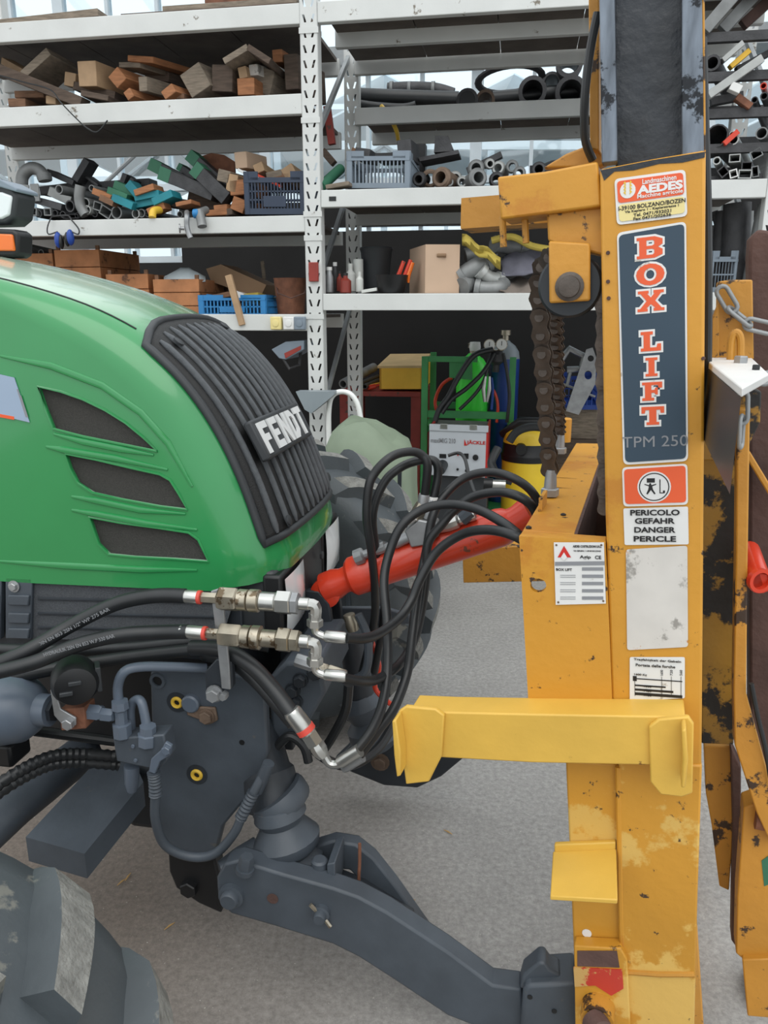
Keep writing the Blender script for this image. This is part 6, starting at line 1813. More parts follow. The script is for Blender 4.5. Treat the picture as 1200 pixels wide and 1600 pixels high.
MB().box(RK.P(657, 262, 5.2), RK.h * 0.035, RK.n * 0.04, UP * 0.13).build('black_post', 'black_plastic', label='black block standing behind the grey crate' + Rm, cat='block', smooth=0)
def disc(x, y, r, ln, v, mat, label, ax=None, name='pipe_fitting', cat='pipe fitting', group=None):
    k = px((x, y), v, RK)
    ax = Vector(ax) if ax else RK.n
    a = RK.P(x, y, v)
    return MB().lathe(a, ax, [(0, r * k * .55), (0, r * k * .8), (0.012, r * k), (0.04, r * k), (0.05, r * k * .8), (ln, r * k * .8), (ln, r * k * .55), (0, r * k * .55)], 18, caps=False).build(name, mat, label=label, cat=cat, group=group)
for x, y, r, m_, l_ in ((654, 280, 11, 'iron_dark', 'dark ring fitting beside the grey crate'), (672, 279, 14, 'fitting_brown', 'rusty brown fitting left of the other rusty one'), (688, 277, 16, 'fitting_brown', 'larger rusty brown fitting'), (702, 284, 8, 'pipe_grey', 'small grey fitting next to the rusty pair'), (712, 278, 11, 'pipe_pale', 'pale fitting in front of the small ones'), (722, 284, 9, 'pipe_pale', 'pale small fitting left of the grey ring'),
                        (748, 277, 15, 'pipe_grey', 'biggest grey ring fitting'), (744, 262, 13, 'pipe_grey', 'grey fitting lying behind the biggest ring'), (776, 280, 12, 'iron_dark', 'dark fitting right of the biggest ring'), (778, 262, 11, 'pipe_pale', 'pale fitting topmost of the right heap'), (800, 260, 10, 'pipe_grey', 'grey fitting at the end of the right heap'), (766, 256, 8, 'pipe_pale', 'small pale fitting on the right heap'), (812, 270, 10, 'pipe_grey', 'grey fitting behind the mast arm'), (842, 264, 12, 'iron_dark', 'dark fitting under the black bag')):
    disc(x, y, r, 0.16, V0 + random.uniform(0, 0.15), m_, l_ + Rm, ax=RK.n + RK.h * random.uniform(-.5, .5) + UP * random.uniform(-.1, .15))
lying((730, 268), (784, 242), 4.95, 9, 0.06, 'iron_dark', 'dark steel bar leaning over the fittings' + Rm, name='steel_bar', cat='bar')
rows = []
for i in range(9):
    t = i / 8
    rows.append([RK.P(828 + 88 * t, 276 - (1 - (2 * abs(j / 6 - .5)) ** 2) * (14 + 26 * t) + rr.uniform(-2, 2), 4.85 + 0.3 * j / 6) for j in range(7)])
MB().grid(rows).build('rubber_sheet', 'hose_rubber', label='black rubber sheet crumpled beside the mast' + Rm, cat='sheet', smooth=60, thick=0.012)
MB().tube([RK.P(501, 292, 4.66), RK.P(532, 264, 4.9)], 0.03, 14).build('green_pipe', 'board_green', label='short green pipe leaning next to the grey crate', cat='pipe')
lying((512, 294), (548, 288), 4.66, 6, 0.1, 'wood_grey', 'flat grey wood scrap in front of the grey crate' + Rm)
lying((546, 262), (555, 232), 4.9, 8, 0.03, 'wood_brown', 'brown wood strip standing behind the grey crate' + Rm)

# ---- right bay, eye-level shelf
Re = ' on the eye-level shelf'
VE = 4.72
def bottle(x, yb_, r, h, mat, label, neck=0.45, cap=None, v=VE):
    k = px((x, yb_), v, RK)
    o = RK.P(x, yb_, v)
    root = thing('bottle', o, label, 'bottle')
    MB().lathe(o, UP, [(0, r * k * .9), (0.004, r * k), (h * k * .62, r * k), (h * k * .76, r * k * neck), (h * k * .88, r * k * neck)], 18).build('body', mat, root)
    MB().lathe(o + UP * h * k * .87, UP, [(0, r * k * neck * 1.1), (h * k * .13, r * k * neck * 1.1)], 14).build('cap', cap or 'black_plastic', root)
bottle(515, 457, 6, 38, 'zinc', 'slim silver spray can next to the upright' + Re, .7, 'label_white')
bottle(524, 456, 5, 44, 'iron_dark', 'slim dark can behind the silver one' + Re, .6, 'label_white', 4.85)
bottle(540, 458, 9, 30, 'bottle_red', 'squat red-brown bottle' + Re, .4)
bottle(531, 455, 5, 30, 'bottle_red', 'thin reddish bottle left of the squat one' + Re, .4, None, 4.8)
bottle(548, 456, 8, 42, 'bottle_white', 'pale grey bottle behind the red one' + Re, .45, 'bottle_white', 4.84)
bottle(562, 456, 6, 30, 'bottle_white', 'white bottle with a thin neck' + Re, .45, 'bottle_white')
k_ = px((559, 420), 4.9, RK)
MB().lathe(RK.P(560, 456, 4.9), UP, [(0, 8 * k_), (48 * k_, 8 * k_), (49 * k_, 7 * k_)], 18).build('paper_roll', 'bottle_white', label='white upright cylinder behind the bottles' + Re, cat='roll')
lying((566, 456), (590, 452), 4.7, 5, 0.06, 'bottle_white', 'small white tube lying before the black bowl' + Re, name='tube', cat='tube')
k_ = px((590, 420), 5.0, RK)
MB().lathe(RK.P(588, 458, 5.0), UP, [(0, 18 * k_), (60 * k_, 24 * k_), (66 * k_, 26 * k_), (68 * k_, 25 * k_), (68 * k_, 22 * k_), (0.02, 16 * k_)], 22).build('dark_bin', 'dark_plastic', label='dark grey tapered bin behind the black bowl' + Re, cat='bin')
k_ = px((612, 445), 4.70, RK)
MB().lathe(RK.P(612, 458, 4.72), UP, [(0, 19 * k_), (0.004, 20 * k_), (24 * k_, 25 * k_), (27 * k_, 26 * k_), (27 * k_, 23 * k_), (0.01, 18 * k_)], 26).build('black_bowl', 'black_plastic', label='shallow black bowl beside the cardboard box', cat='bowl')
pr = thing('pruning_shears', RK.P(632, 432, 4.75), 'orange-handled shears standing in the black bowl', 'shears')
for a, b, m_ in (((622, 432), (631, 408), 'red_paint'), ((632, 432), (642, 406), 'red_paint'), ((638, 430), (645, 410), 'amber_lens')):
    MB().tube([RK.P(a[0], a[1] + 12, 4.74), RK.P(a[0], a[1], 4.74), RK.P(b[0], b[1], 4.74)], [0.006, 0.014, 0.012], 8).build('handle', m_, pr)
bx = thing('cardboard_box', RK.P(690, 459, 4.75), 'plain tan cardboard box with a hand hole' + Re, 'box')
f0, f1 = RK.P(664, 458, 4.66), RK.P(717, 458, 4.70)
HB = RK.P(664, 383, 4.66).z - f0.z
bd = RK.P(640, 452, 5.02) - f0
bd.z = 0
MB().prism([f0, f1, f1 + UP * HB, f0 + UP * HB], bd * 0.004 + RK.n * 0.003).build('front_panel', 'cardboard', bx, smooth=0)
MB().prism([f0, f0 + bd, f0 + bd + UP * HB, f0 + UP * HB], RK.h * 0.003).build('side_panel', 'cardboard', bx, smooth=0)
MB().prism([f1, f1 + bd, f1 + bd + UP * HB, f1 + UP * HB], RK.h * -0.003).build('side_panel', 'cardboard', bx, smooth=0)
MB().prism([f0 + bd, f1 + bd, f1 + bd + UP * HB, f0 + bd + UP * HB], RK.n * -0.003).build('back_panel', 'cardboard', bx, smooth=0)
MB().prism([f0 + UP * HB, f1 + UP * HB, f1 + bd + UP * HB, f0 + bd + UP * HB], UP * 0.004).build('lid', 'cardboard', bx, smooth=0)
hc_ = RK.P(690, 399, 4.675)
MB().tube([hc_ - RK.h * 0.026, hc_ + RK.h * 0.026], 0.011, 12, flat=1.0).build('hand_hole', 'cardboard_dark', bx)
def bendpipe(spec, r, mat, label, name='pipe_fitting', collar=True, cat='pipe fitting'):
    pts = hosepath(RK, spec, 6)
    root = thing(name, pts[0], label, cat)
    MB().tube(pts, r, 14).build('body', mat, root, smooth=60)
    if collar:
        for e, q in ((pts[0], pts[1]), (pts[-1], pts[-2])):
            d = (q - e).normalized()
            MB().lathe(e - d * 0.012, d, [(0, r * .75), (0, r * 1.22), (0.03, r * 1.22), (0.032, r), (0.032, r * .75)], 16).build('collar', mat, root)
bendpipe([(722, 432, 4.75), (740, 420, 4.75), (760, 408, 4.78)], 0.055, 'pipe_grey', 'wide grey pipe piece sloping up beside the cardboard box')
bendpipe([(724, 448, 4.70), (736, 442, 4.76), (746, 436, 4.85)], 0.045, 'pipe_grey', 'grey pipe stub nearest to the cardboard box, lowest')
bendpipe([(745, 450, 4.70), (762, 452, 4.70), (780, 450, 4.72), (784, 446, 4.76)], 0.042, 'pipe_grey', 'grey elbow lying on the boards in front of the cloth')
bendpipe([(752, 424, 4.72), (764, 434, 4.74), (780, 438, 4.78)], 0.040, 'pipe_pale', 'pale elbow above the lying grey one')
bendpipe([(775, 382, 4.90), (792, 386, 4.96), (812, 388, 5.02)], 0.042, 'pipe_grey', 'grey threaded pipe coupling below the mast arm')
bendpipe([(800, 392, 5.08), (818, 390, 5.12), (836, 392, 5.16)], 0.040, 'pipe_grey', 'grey pipe piece beside the threaded coupling')
bendpipe([(730, 400, 4.9), (750, 396, 4.92), (770, 400, 4.95)], 0.04, 'pipe_grey', 'grey pipe piece under the yellow strap')
def drape(pts_fn, mat, label, name, cat, th=0.008):
    MB().grid(pts_fn).build(name, mat, label=label, cat=cat, smooth=60, thick=th)
drape([[RK.P(722 + 60 * i / 9, 374 + 36 * i / 9 - 3 * math.sin(i * 1.3) + (j - 1.5) * 6, 4.68 + 0.02 * math.sin(j * 2 + i)) for j in range(4)] for i in range(10)], 'cloth_yellow', 'yellow webbing strap lying across the pipe pieces', 'strap', 'strap')
MB().tube(hosepath(RK, [(768, 376, 4.8), (800, 370, 4.8), (830, 384, 4.8), (862, 390, 4.8)], 6), 0.02, 10).build('yellow_hose', 'cloth_yellow', label='dull yellow hose behind the pipe pieces' + Re, cat='hose')
def cloth(x0, x1, y0, y1, v, mat, label, seed):
    q = random.Random(seed)
    ph = [q.uniform(0, 6) for _ in range(4)]
    R_ = []
    for i in range(15):
        t = i / 14
        row = []
        for j in range(13):
            s = j / 12
            y = y1 + (y0 - y1) * math.sin(math.pi * min(1, s * 1.05) * 0.55) * (0.75 + 0.25 * math.sin(3 * t + ph[0]))
            y += 3.0 * math.sin(9 * t + 4 * s + ph[1]) + 2 * math.sin(15 * t - 7 * s + ph[2])
            row.append(RK.P(x0 + (x1 - x0) * t + 3 * math.sin(5 * s + ph[3]), min(y, y1 + 1), v + 0.30 * s + 0.02 * math.sin(11 * t + 8 * s)))
        R_.append(row)
    MB().grid(R_).build('cloth', mat, label=label, cat='cloth', smooth=70, thick=0.008)
cloth(782, 858, 390, 430, 4.74, 'cloth_grey', 'lilac-grey cloth crumpled on top of the taupe one', 2)
cloth(782, 862, 416, 459, 4.67, 'cloth_taupe', 'taupe cloth bundled on the shelf boards', 5)

# ---- steel stock beyond the mast, in its own slotted shelving
ss = thing('steel_stock_rack', RK.W(1.05, 4.9, R3[1]), 'dark pigeonhole rack full of steel lengths standing on the white beam beyond the mast', 'rack')
for y in (56, 118, 176, 231):
    z = zz(1150, y)
    MB().box(RK.W(1.13, 4.62, z), RK.h * 0.30, RK.n * 0.02, UP * 0.022).build('front_bar', 'iron_dark', ss, smooth=0)
    MB().box(RK.W(1.13, 5.35, z), RK.h * 0.30, RK.n * 0.02, UP * 0.022).build('rear_bar', 'iron_dark', ss, smooth=0)
for s in (0.84, 1.42):
    for v in (4.66, 5.35):
        MB().box(RK.W(s, v, R3[1] + 0.65), RK.h * 0.02, RK.n * 0.02, UP * 0.65).build('post', 'iron_dark', ss, smooth=0)
St = ' in the steel rack'
def stock(items, kind):
    for it in items: kind(*it)
for x, y, r, m_, l_, wl2 in ((1113, 98, 12, 'iron_dark', 'dark thick ring-ended pipe', .3), (1120, 212, 17, 'iron_dark', 'largest dark pipe', .12), (1146, 218, 8, 'pipe_pale', 'pale ring-ended pipe by the red tube', .25), (1190, 208, 9, 'pipe_grey', 'grey pipe right of the red tube', .2),
                             (1120, 251, 6, 'pipe_pale', 'small pale pipe on the lowest level', .3), (1194, 150, 6, 'iron_dark', 'dark pipe beside the pink-ended one', .3), (1193, 134, 5, 'red_paint', 'pink-red ended pipe', .3), (1179, 156, 5, 'iron_dark', 'small dark pipe under the red ones', .3), (1144, 210, 5, 'pipe_pale', 'tiny pale pipe on top of the ring-ended one', .3)):
    piece(x, y, r, 0.7, 4.6, m_, l_ + St, yaw=random.uniform(14, 24), wall=wl2)
for x, y, w, h, r, m_, l_ in ((1148, 247, 17, 12, 2, 'pipe_pale', 'upright pale box section'), (1164, 272, 20, 13, -2, 'pipe_pale', 'lowest pale box section'), (1182, 240, 17, 13, 28, 'pipe_grey', 'tilted grey box section'), (1167, 259, 16, 12, 0, 'iron_dark', 'dark box section'), (1130, 268, 14, 14, 40, 'iron_dark', 'dark box section standing on its corner'), (1146, 271, 12, 12, 15, 'label_white', 'small white box section'), (1180, 268, 10, 16, 10, 'pipe_grey', 'narrow grey box section')):
    sq(x, y, w, h, r, 0.7, 4.6, m_, l_ + St, yaw=18)
for p, q, v, h, m_, l_ in (((1106, 150), (1190, 92), 4.55, 12, 'pipe_pale', 'long pale steel length slanting up across the front'), ((1100, 48), (1150, -10), 4.6, 18, 'pipe_grey', 'wide grey length at the top'), ((1128, 48), (1200, -30), 4.7, 18, 'pipe_grey', 'second wide grey length at the top'), ((1160, 40), (1215, -10), 4.75, 16, 'rust_dark', 'rust-brown length at the top'),
                           ((1128, 96), (1160, 68), 4.62, 8, 'pipe_pale', 'short pale length under the second bar'), ((1140, 106), (1170, 80), 4.66, 8, 'box_yellow', 'dull orange length under the second bar'), ((1150, 110), (1200, 84), 4.7, 9, 'iron_dark', 'dark flat length under the second bar'),
                           ((1110, 160), (1160, 150), 4.66, 12, 'iron_dark', 'dark bundle of lengths behind the pale one'), ((1150, 152), (1172, 168), 4.6, 10, 'rust', 'rusty red short length'), ((1130, 226), (1152, 206), 4.6, 8, 'red_paint', 'red tube lying aslant'), ((1100, 246), (1140, 234), 4.75, 8, 'iron_dark', 'dark length on the lowest level'), ((1110, 280), (1190, 276), 4.68, 8, 'iron_dark', 'dark flat length at the very bottom'), ((1140, 135), (1156, 142), 4.55, 12, 'label_white', 'white paper tag')):
    lying(p, q, v, h, 0.05, m_, l_ + St, name='steel_length', cat='steel length')
# long things leaning below, behind the carriage
for p, q, v, r, m_, l_ in (((1152, 318), (1146, 460), 4.9, 0.075, 'iron_dark', 'thick dark tube leaning upright beyond the mast'), ((1132, 330), (1118, 470), 5.0, 0.05, 'iron_dark', 'slimmer dark tube leaning upright beyond the mast'), ((1192, 320), (1160, 480), 4.8, 0.03, 'pipe_grey', 'slim grey tube leaning behind the rusty fork'), ((1172, 330), (1168, 460), 5.05, 0.02, 'pipe_grey', 'thin grey tube standing beside the thick dark one'), ((1116, 330), (1134, 400), 5.1, 0.02, 'iron_dark', 'thin dark rod crossing the leaning tubes')):
    MB().tube([RK.P(p[0], p[1], v), RK.P(q[0], q[1], v)], r, 14).build('leaning_tube', m_, label=l_, cat='tube')
crate(1108, 392, 1146, 458, 4.74, 0.3, 'plastic_grey', 'grey crate standing on the shelf beyond the mast', 2, 7, 0.2, False)
lying((511, 166), (519, 226), 5.1, 11, 0.04, 'bench_red', 'red painted bar leaning against the rack upright', name='red_bar', cat='bar')
lying((505, 236), (522, 256), 5.0, 10, 0.06, 'wood_dark', 'dark wooden stub wedged behind the rack upright', name='timber_offcut')
# ------------------------------------------------------------------ workshop goods on the ground in front of the rack wall
VGd = 6.370
# red bench
be = thing('work_bench', RK.Z(600, 905, 0.0), 'red steel work bench carrying the yellow tool box', 'bench')
zb = RK.P(600, 612, 6.175).z
s0, s1 = RK.L(RK.P(530, 612, 6.175))[0], RK.L(RK.P(657, 612, 6.175))[0]
rbox(s0, s1, 6.175, 6.890, zb - 0.039, zb).build('top', 'bench_red', be, bevel=0.003)
for s in (s0 + 0.039, s1 - 0.039):
    for v in (6.227, 6.838):
        rbox(s - 0.039, s + 0.039, v - 0.039, v + 0.039, 0.0, zb - 0.039).build('leg', 'bench_red', be, smooth=0)
rbox(s0, s1, 6.240, 6.825, 0.455, 0.494).build('lower_shelf', 'bench_red', be, smooth=0)
# yellow tool box with sloping lid
tb = thing('tool_box', RK.P(640, 608, 6.266), 'yellow metal tool box with a sloping tan lid', 'tool box')
A = [RK.P(593, 608, 6.227), RK.P(660, 608, 6.227)]
hA = RK.P(593, 575, 6.227).z - A[0].z
dd = RK.n * 0.546
MB().prism([A[0], A[1], A[1] + UP * hA, A[0] + UP * hA], RK.n * 0.0156).build('front', 'box_yellow', tb, smooth=0)
MB().prism([A[0] + dd, A[1] + dd, A[1] + dd + UP * (hA + .06), A[0] + dd + UP * (hA + .06)], RK.n * 0.0156).build('back', 'box_yellow', tb, smooth=0)
for e in (0, 1):
    MB().prism([A[e], A[e] + dd, A[e] + dd + UP * (hA + .06), A[e] + UP * hA], RK.h * (0.0156 if e == 0 else -0.0156)).build('side', 'box_yellow', tb, smooth=0)
o = RK.n * -0.026 - RK.h * 0.013
MB().prism([A[0] + UP * hA + o, A[1] + UP * hA + RK.n * -.02 + RK.h * .01, A[1] + dd + UP * (hA + .065), A[0] + dd + UP * (hA + .065)], UP * 0.0182).build('lid', 'toolbox_lid', tb, smooth=0)
for (p, q, r, m_, l_) in (((536, 600), (584, 574), 0.039, 'pipe_grey', 'grey pipe lying on the red bench, largest'), ((556, 603), (590, 588), 0.0208, 'iron_dark', 'dark bar lying beside the large pipe'), ((570, 604), (592, 594), 0.0208, 'iron_dark', 'short dark bar nearest to the tool box')):
    MB().pipe(RK.P(p[0], p[1], 6.136), RK.P(q[0], q[1], 6.695), r, r * 0.7, 14).build('bench_pipe', m_, label=l_ + ' on the bench' if 'bench' not in l_ else l_, cat='pipe')
for x, m_, l_ in ((562, 'box_yellow', 'yellow-handled screwdriver lying on the red bench'), (575, 'red_paint', 'red-handled screwdriver lying on the red bench')):
    a, b = RK.P(x, 606, 6.201), RK.P(x + 12, 603, 6.240)
    MB().lathe(a, b - a, [(0, 0.013), (0.0052, 0.0208), (0.065, 0.0182), (0.0715, 0.0065), (0.182, 0.0052)], 10).build('screwdriver', m_, label=l_, cat='tool')
# gas cart
gc = thing('gas_cart', RK.Z(730, 900, 0.0), 'green tubular cart holding two gas cylinders and the welder', 'cart')
zc = RK.P(664, 556, 5.915).z
sa, sb = RK.L(RK.P(664, 700, 5.915))[0], RK.L(RK.P(796, 700, 5.915))[0]
for s in (sa, sb):
    for v in (5.850, 6.435):
        rbox(s - 0.0234, s + 0.0234, v - 0.0234, v + 0.0234, 0.156, zc).build('post', 'cart_green', gc, smooth=0)
    rbox(s - 0.0234, s + 0.0234, 5.876, 6.422, 0.806, 0.8515).build('side_rail', 'cart_green', gc, smooth=0)
rbox(sa, sa + 0.39, 5.837, 5.889, zc - 0.039, zc).build('top_rail', 'cart_green', gc, smooth=0)
zl2 = RK.P(664, 645, 5.915).z
rbox(sa, sb, 5.837, 5.876, zl2 - 0.026, zl2 + 0.026).build('mid_rail', 'cart_green', gc, smooth=0)
rbox(sa, sb, 6.422, 6.461, zl2 - 0.026, zl2 + 0.026).build('mid_rail', 'cart_green', gc, smooth=0)
rbox(sa, sb, 5.93, 6.474, 0.156, 0.208).build('platform', 'cart_green', gc, smooth=0)
MB().prism([RK.P(a, b, 5.889) for a, b in ((702, 557), (738, 557), (738, 594), (702, 590))], RK.n * 0.013).build('sign_plate', 'cart_green', gc, smooth=0)
for s in (sa + .05, sb - .05):
    MB().lathe(RK.W(s - 0.039, 6.318, 0.13), RK.h, [(0, 0.13), (0.065, 0.13)], 24).build('wheel', 'black_plastic', gc)
def cylinder(x, top, r, v, body, shoulder, label):
    k = px((x, top), v, RK)
    z1_ = RK.P(x, top, v).z
    c = RK.P(x, top, v)
    c = Vector((c.x, c.y, 0))
    root = thing('gas_cylinder', c + UP * 0.208, label, 'gas cylinder')
    R_ = r * k
    MB().lathe(c + UP * 0.208, UP, [(0, R_ * .9), (0.026, R_), (z1_ - 0.208 - R_ * 1.2, R_)], 30).build('body', body, root, smooth=50)
    MB().lathe(c + UP * (z1_ - R_ * 1.2), UP, [(0, R_), (R_ * .45, R_ * .93), (R_ * .85, R_ * .68), (R_ * 1.1, R_ * .35), (R_ * 1.2, R_ * .28)], 30).build('shoulder', shoulder, root, smooth=60)
    MB().lathe(c + UP * z1_, UP, [(0, 0.026), (0.039, 0.026), (0.0416, 0.039), (0.078, 0.039)], 12).build('valve', 'steel_brass', root)
    return root
cylinder(739, 552, 25, 6.136, 'gas_green', 'gas_green', 'bright green gas cylinder on the green cart')
cylinder(790, 532, 23, 6.240, 'gas_blue', 'gas_grey', 'blue gas cylinder with a grey shoulder beside the green one')
for x, y, l_ in ((765, 539, 'white pressure gauge in front of the green cylinder'), (784, 538, 'white pressure gauge in front of the blue cylinder')):
    o = RK.P(x, y, 5.850)
    g = thing('pressure_gauge', o - UP * 0.039, l_, 'gauge')
    MB().lathe(o, -RK.n, [(-0.039, 0.0312), (0, 0.0429), (0.0156, 0.0429), (0.0156, 0.0364)], 22).build('case', 'steel_brass', g)
    MB().lathe(o - RK.n * 0.0150, -RK.n, [(0, 0.0377), (0.0039, 0.0377)], 22).build('dial', 'gauge_white', g, smooth=0)
    MB().box(o - RK.n * 0.0195 + UP * 0.0078, RK.h * 0.0026, RK.n * 0.0013, UP * 0.0156).build('needle', 'ink_black', g, smooth=0)
rg = thing('gas_regulator', RK.P(775, 572, 5.876), 'dark gas regulator hanging below the two gauges', 'regulator')
MB().lathe(RK.P(776, 548, 5.876), -UP, [(0, 0.039), (0.026, 0.0585), (0.078, 0.0585), (0.104, 0.026), (0.156, 0.026)], 16).build('body', 'iron_dark', rg)
MB().tube([RK.P(765, 545, 5.876), RK.P(775, 550, 5.876), RK.P(786, 545, 5.876)], 0.0156, 8).build('manifold', 'steel_brass', rg)
MB().lathe(RK.P(742, 548, 5.980), UP, [(0, 0.039), (0.026, 0.0442), (0.065, 0.039)], 14).build('valve_cap', 'gauge_white', label='white valve knob on top of the green cylinder', cat='knob')
for spec, r, m_, l_ in (([(770, 546, 5.785), (740, 556, 5.746), (716, 590, 5.720), (700, 620, 5.694), (686, 640, 5.668), (676, 672, 5.642)], 0.0208, 'hose_rubber', 'thick black welding lead falling to the cart corner'), ([(772, 552, 5.798), (756, 580, 5.746), (730, 606, 5.720), (706, 624, 5.694), (690, 646, 5.668)], 0.0169, 'hose_rubber', 'black welding lead sagging below the thick one'), ([(766, 550, 5.798), (758, 590, 5.772), (742, 616, 5.746), (718, 640, 5.720)], 0.013, 'hose_rubber', 'thin black gas hose in front of the green cylinder'),
                        ([(786, 552, 5.798), (792, 580, 5.772), (796, 620, 5.772), (792, 660, 5.772)], 0.013, 'hose_rubber', 'black hose falling in front of the blue cylinder'), ([(706, 590, 5.980), (690, 602, 5.980), (680, 626, 5.980), (684, 648, 5.980)], 0.013, 'red_paint', 'red gas hose at the left of the cart'), ([(764, 600, 5.850), (774, 616, 5.850), (778, 636, 5.850), (776, 660, 5.850)], 0.0117, 'red_paint', 'red gas hose between the two cylinders'), ([(768, 590, 5.824), (770, 610, 5.824), (768, 640, 5.824)], 0.0104, 'plastic_deepblue', 'blue gas hose between the two cylinders')):
    MB().tube(hosepath(RK, spec, 6), r, 8).build('gas_hose', m_, label=l_, cat='hose', smooth=60)
cl = thing('earth_clamp', RK.P(760, 628, 5.746), 'silver earth clamp hanging on the cart', 'clamp')
for dx in (-3, 3):
    MB().tube([RK.P(762 + dx, 588, 5.746), RK.P(760 + dx * 1.5, 608, 5.746), RK.P(759 + dx * .6, 628, 5.746)], [0.0078, 0.0156, 0.0104], 8).build('jaw', 'steel_bright', cl)
# welder
we = thing('welder', RK.P(722, 800, 5.460), 'grey and red welding machine with a control panel', 'welder')
w0, w1 = RK.P(671, 672, 5.356), RK.P(763, 676, 5.330)
zt_, zb_ = w0.z, RK.P(671, 742, 5.356).z
wd = RK.n * 0.46
w1.z = zt_
def wq(a, zl_, zh, b, t, nm, mat, **kw):
    return MB().prism([Vector((a.x, a.y, zl_)), Vector((b.x, b.y, zl_)), Vector((b.x, b.y, zh)), Vector((a.x, a.y, zh))], t).build(nm, mat, we, smooth=0, **kw)
fpn = wq(w0, zb_, zt_, w1, RK.n * 0.013, 'front_panel', 'welder_grey')
wq(w0, zb_, zt_ + 0.026, w0 + wd, RK.h * 0.013, 'side_panel', 'welder_red')
wq(w1, zb_, zt_ + 0.026, w1 + wd, RK.h * -0.013, 'side_panel', 'welder_red')
wq(w0 + wd, zb_, zt_, w1 + wd, RK.n * 0.013, 'back_panel', 'welder_red')
MB().prism([w0, w1, w1 + wd, w0 + wd], UP * 0.0104).build('top_tray', 'welder_top', we, smooth=0)
MB().prism([w0 - UP * 0.0, w1, w1 + UP * 0.0455, w0 + UP * 0.0455], -RK.n * 0.0156).build('tray_lip', 'welder_grey', we, bevel=0.002)
wu = (w1 - w0).normalized()
WL = (w1 - w0).length
def wat(fx, fz, lift=0.003):
    return w0 + wu * WL * fx - UP * (zt_ - zb_) * fz - RK.n * lift
write('lettering', 'maxiMIG 210', 'ink_grey', fpn, wat(0.24, 0.22), wu, UP, 0.034, 0.176, 0.01, 0.001)
write('lettering', 'J\u00c4CKLE', 'ink_red', fpn, wat(0.80, 0.24), wu, UP, 0.036, 0.13, 0.03, 0.001)
MB().prism([wat(0.60, 0.17), wat(0.60, 0.31), wat(0.65, 0.31)], -RK.n * 0.001).build('logo', 'ink_red', fpn, smooth=0)
for fx, fz, r, m_ in ((0.80, 0.56, 0.020, 'black_plastic'), (0.50, 0.52, 0.006, 'ink_red'), (0.65, 0.86, 0.010, 'black_plastic'), (0.83, 0.86, 0.012, 'black_plastic'), (0.50, 0.84, 0.008, 'black_plastic')):
    MB().lathe(wat(fx, fz, 0.0), -RK.n, [(0, r), (0.0156, r), (0.0208, r * .7)], 16).build('knob', m_, fpn)
for fx, fz, a, b in ((0.64, 0.54, 0.016, 0.018), (0.24, 0.56, 0.024, 0.014)):
    MB().box(wat(fx, fz, 0.003), wu * a, RK.n * 0.0052, UP * b).build('switch', 'black_plastic', fpn, smooth=0)
MB().lathe(wat(0.24, 0.76, 0.0), -RK.n + UP * -.2, [(0, 0.039), (0.065, 0.0338), (0.117, 0.026)], 14).build('torch_socket', 'dark_plastic', fpn)
for fx in (0.25, 0.75):
    MB().box(wat(fx, -0.10, 0.016), wu * 0.026, RK.n * 0.0052, UP * 0.0182).build('latch', 'steel_bright', we, bevel=0.002)
MB().prism([RK.P(a, b, 5.382) for a, b in ((676, 742), (762, 744), (758, 856), (680, 856))], RK.n * 0.42).build('lower_cabinet', 'dark_plastic', we, bevel=0.006)
# yellow drum vacuum
vc = thing('wet_vacuum', RK.Z(815, 848, 0.0), 'yellow and black drum vacuum cleaner beside the welder', 'vacuum cleaner')
k_ = px((820, 720), 5.070, RK)
oc = RK.Z(818, 848, 0.0)
oc = Vector((oc.x, oc.y, 0))
zv = RK.P(818, 690, RK.L(oc)[1]).z
kv = px((818, 700), RK.L(oc)[1], RK)
MB().lathe(oc, UP, [(0.039, 30 * kv), (0.065, 38 * kv), (zv - 0.117, 40 * kv), (zv - 0.117, 36 * kv)], 28).build('drum', 'machine_yellow', vc, smooth=50)
MB().lathe(oc + UP * (zv - 0.13), UP, [(0, 41 * kv), (0.039, 42 * kv), (0.052, 40 * kv), (0.13, 39 * kv)], 28).build('head_band', 'black_plastic', vc)
MB().lathe(oc + UP * zv, UP, [(0, 39 * kv), (0.065, 37 * kv), (0.13, 30 * kv), (0.156, 16 * kv)], 28).build('head', 'machine_yellow', vc, smooth=60)
MB().tube([oc + UP * (zv + 0.052) - RK.h * 0.1885, oc + UP * (zv + 0.169) - RK.h * 0.065 - RK.n * 0.13, oc + UP * (zv + 0.169) + RK.h * 0.104 - RK.n * 0.104, oc + UP * (zv + 0.052) + RK.h * 0.195], 0.0325, 10).build('handle', 'black_plastic', vc, smooth=60)
MB().lathe(oc + UP * (zv - 0.026) - RK.n * 0.169 - RK.h * 0.052, -RK.n, [(0, 0.0455), (0.039, 0.039)], 14).build('inlet', 'black_plastic', vc)
MB().tube(hosepath(RK, [(778, 700, 5.070), (768, 724, 5.005), (780, 744, 4.940), (800, 752, 4.940)], 6), 0.0286, 10).build('suction_hose', 'hose_rubber', vc)
MB().tube(hosepath(RK, [(796, 690, 5.330), (806, 676, 5.330), (824, 668, 5.330), (845, 668, 5.330), (858, 676, 5.330)], 6), 0.0286, 10).build('cable_coil', 'hose_rubber', label='black cable coil lying on the drum vacuum', cat='cable')
turned(RK, (756, 756), (770, 757), [(0, 9), (1, 10)], 'nozzle_collar', 'black_plastic', vc, 4.810)
turned(RK, (768, 757), (790, 758), [(0, 8), (1, 8)], 'nozzle', 'steel_bright', vc, 4.810)
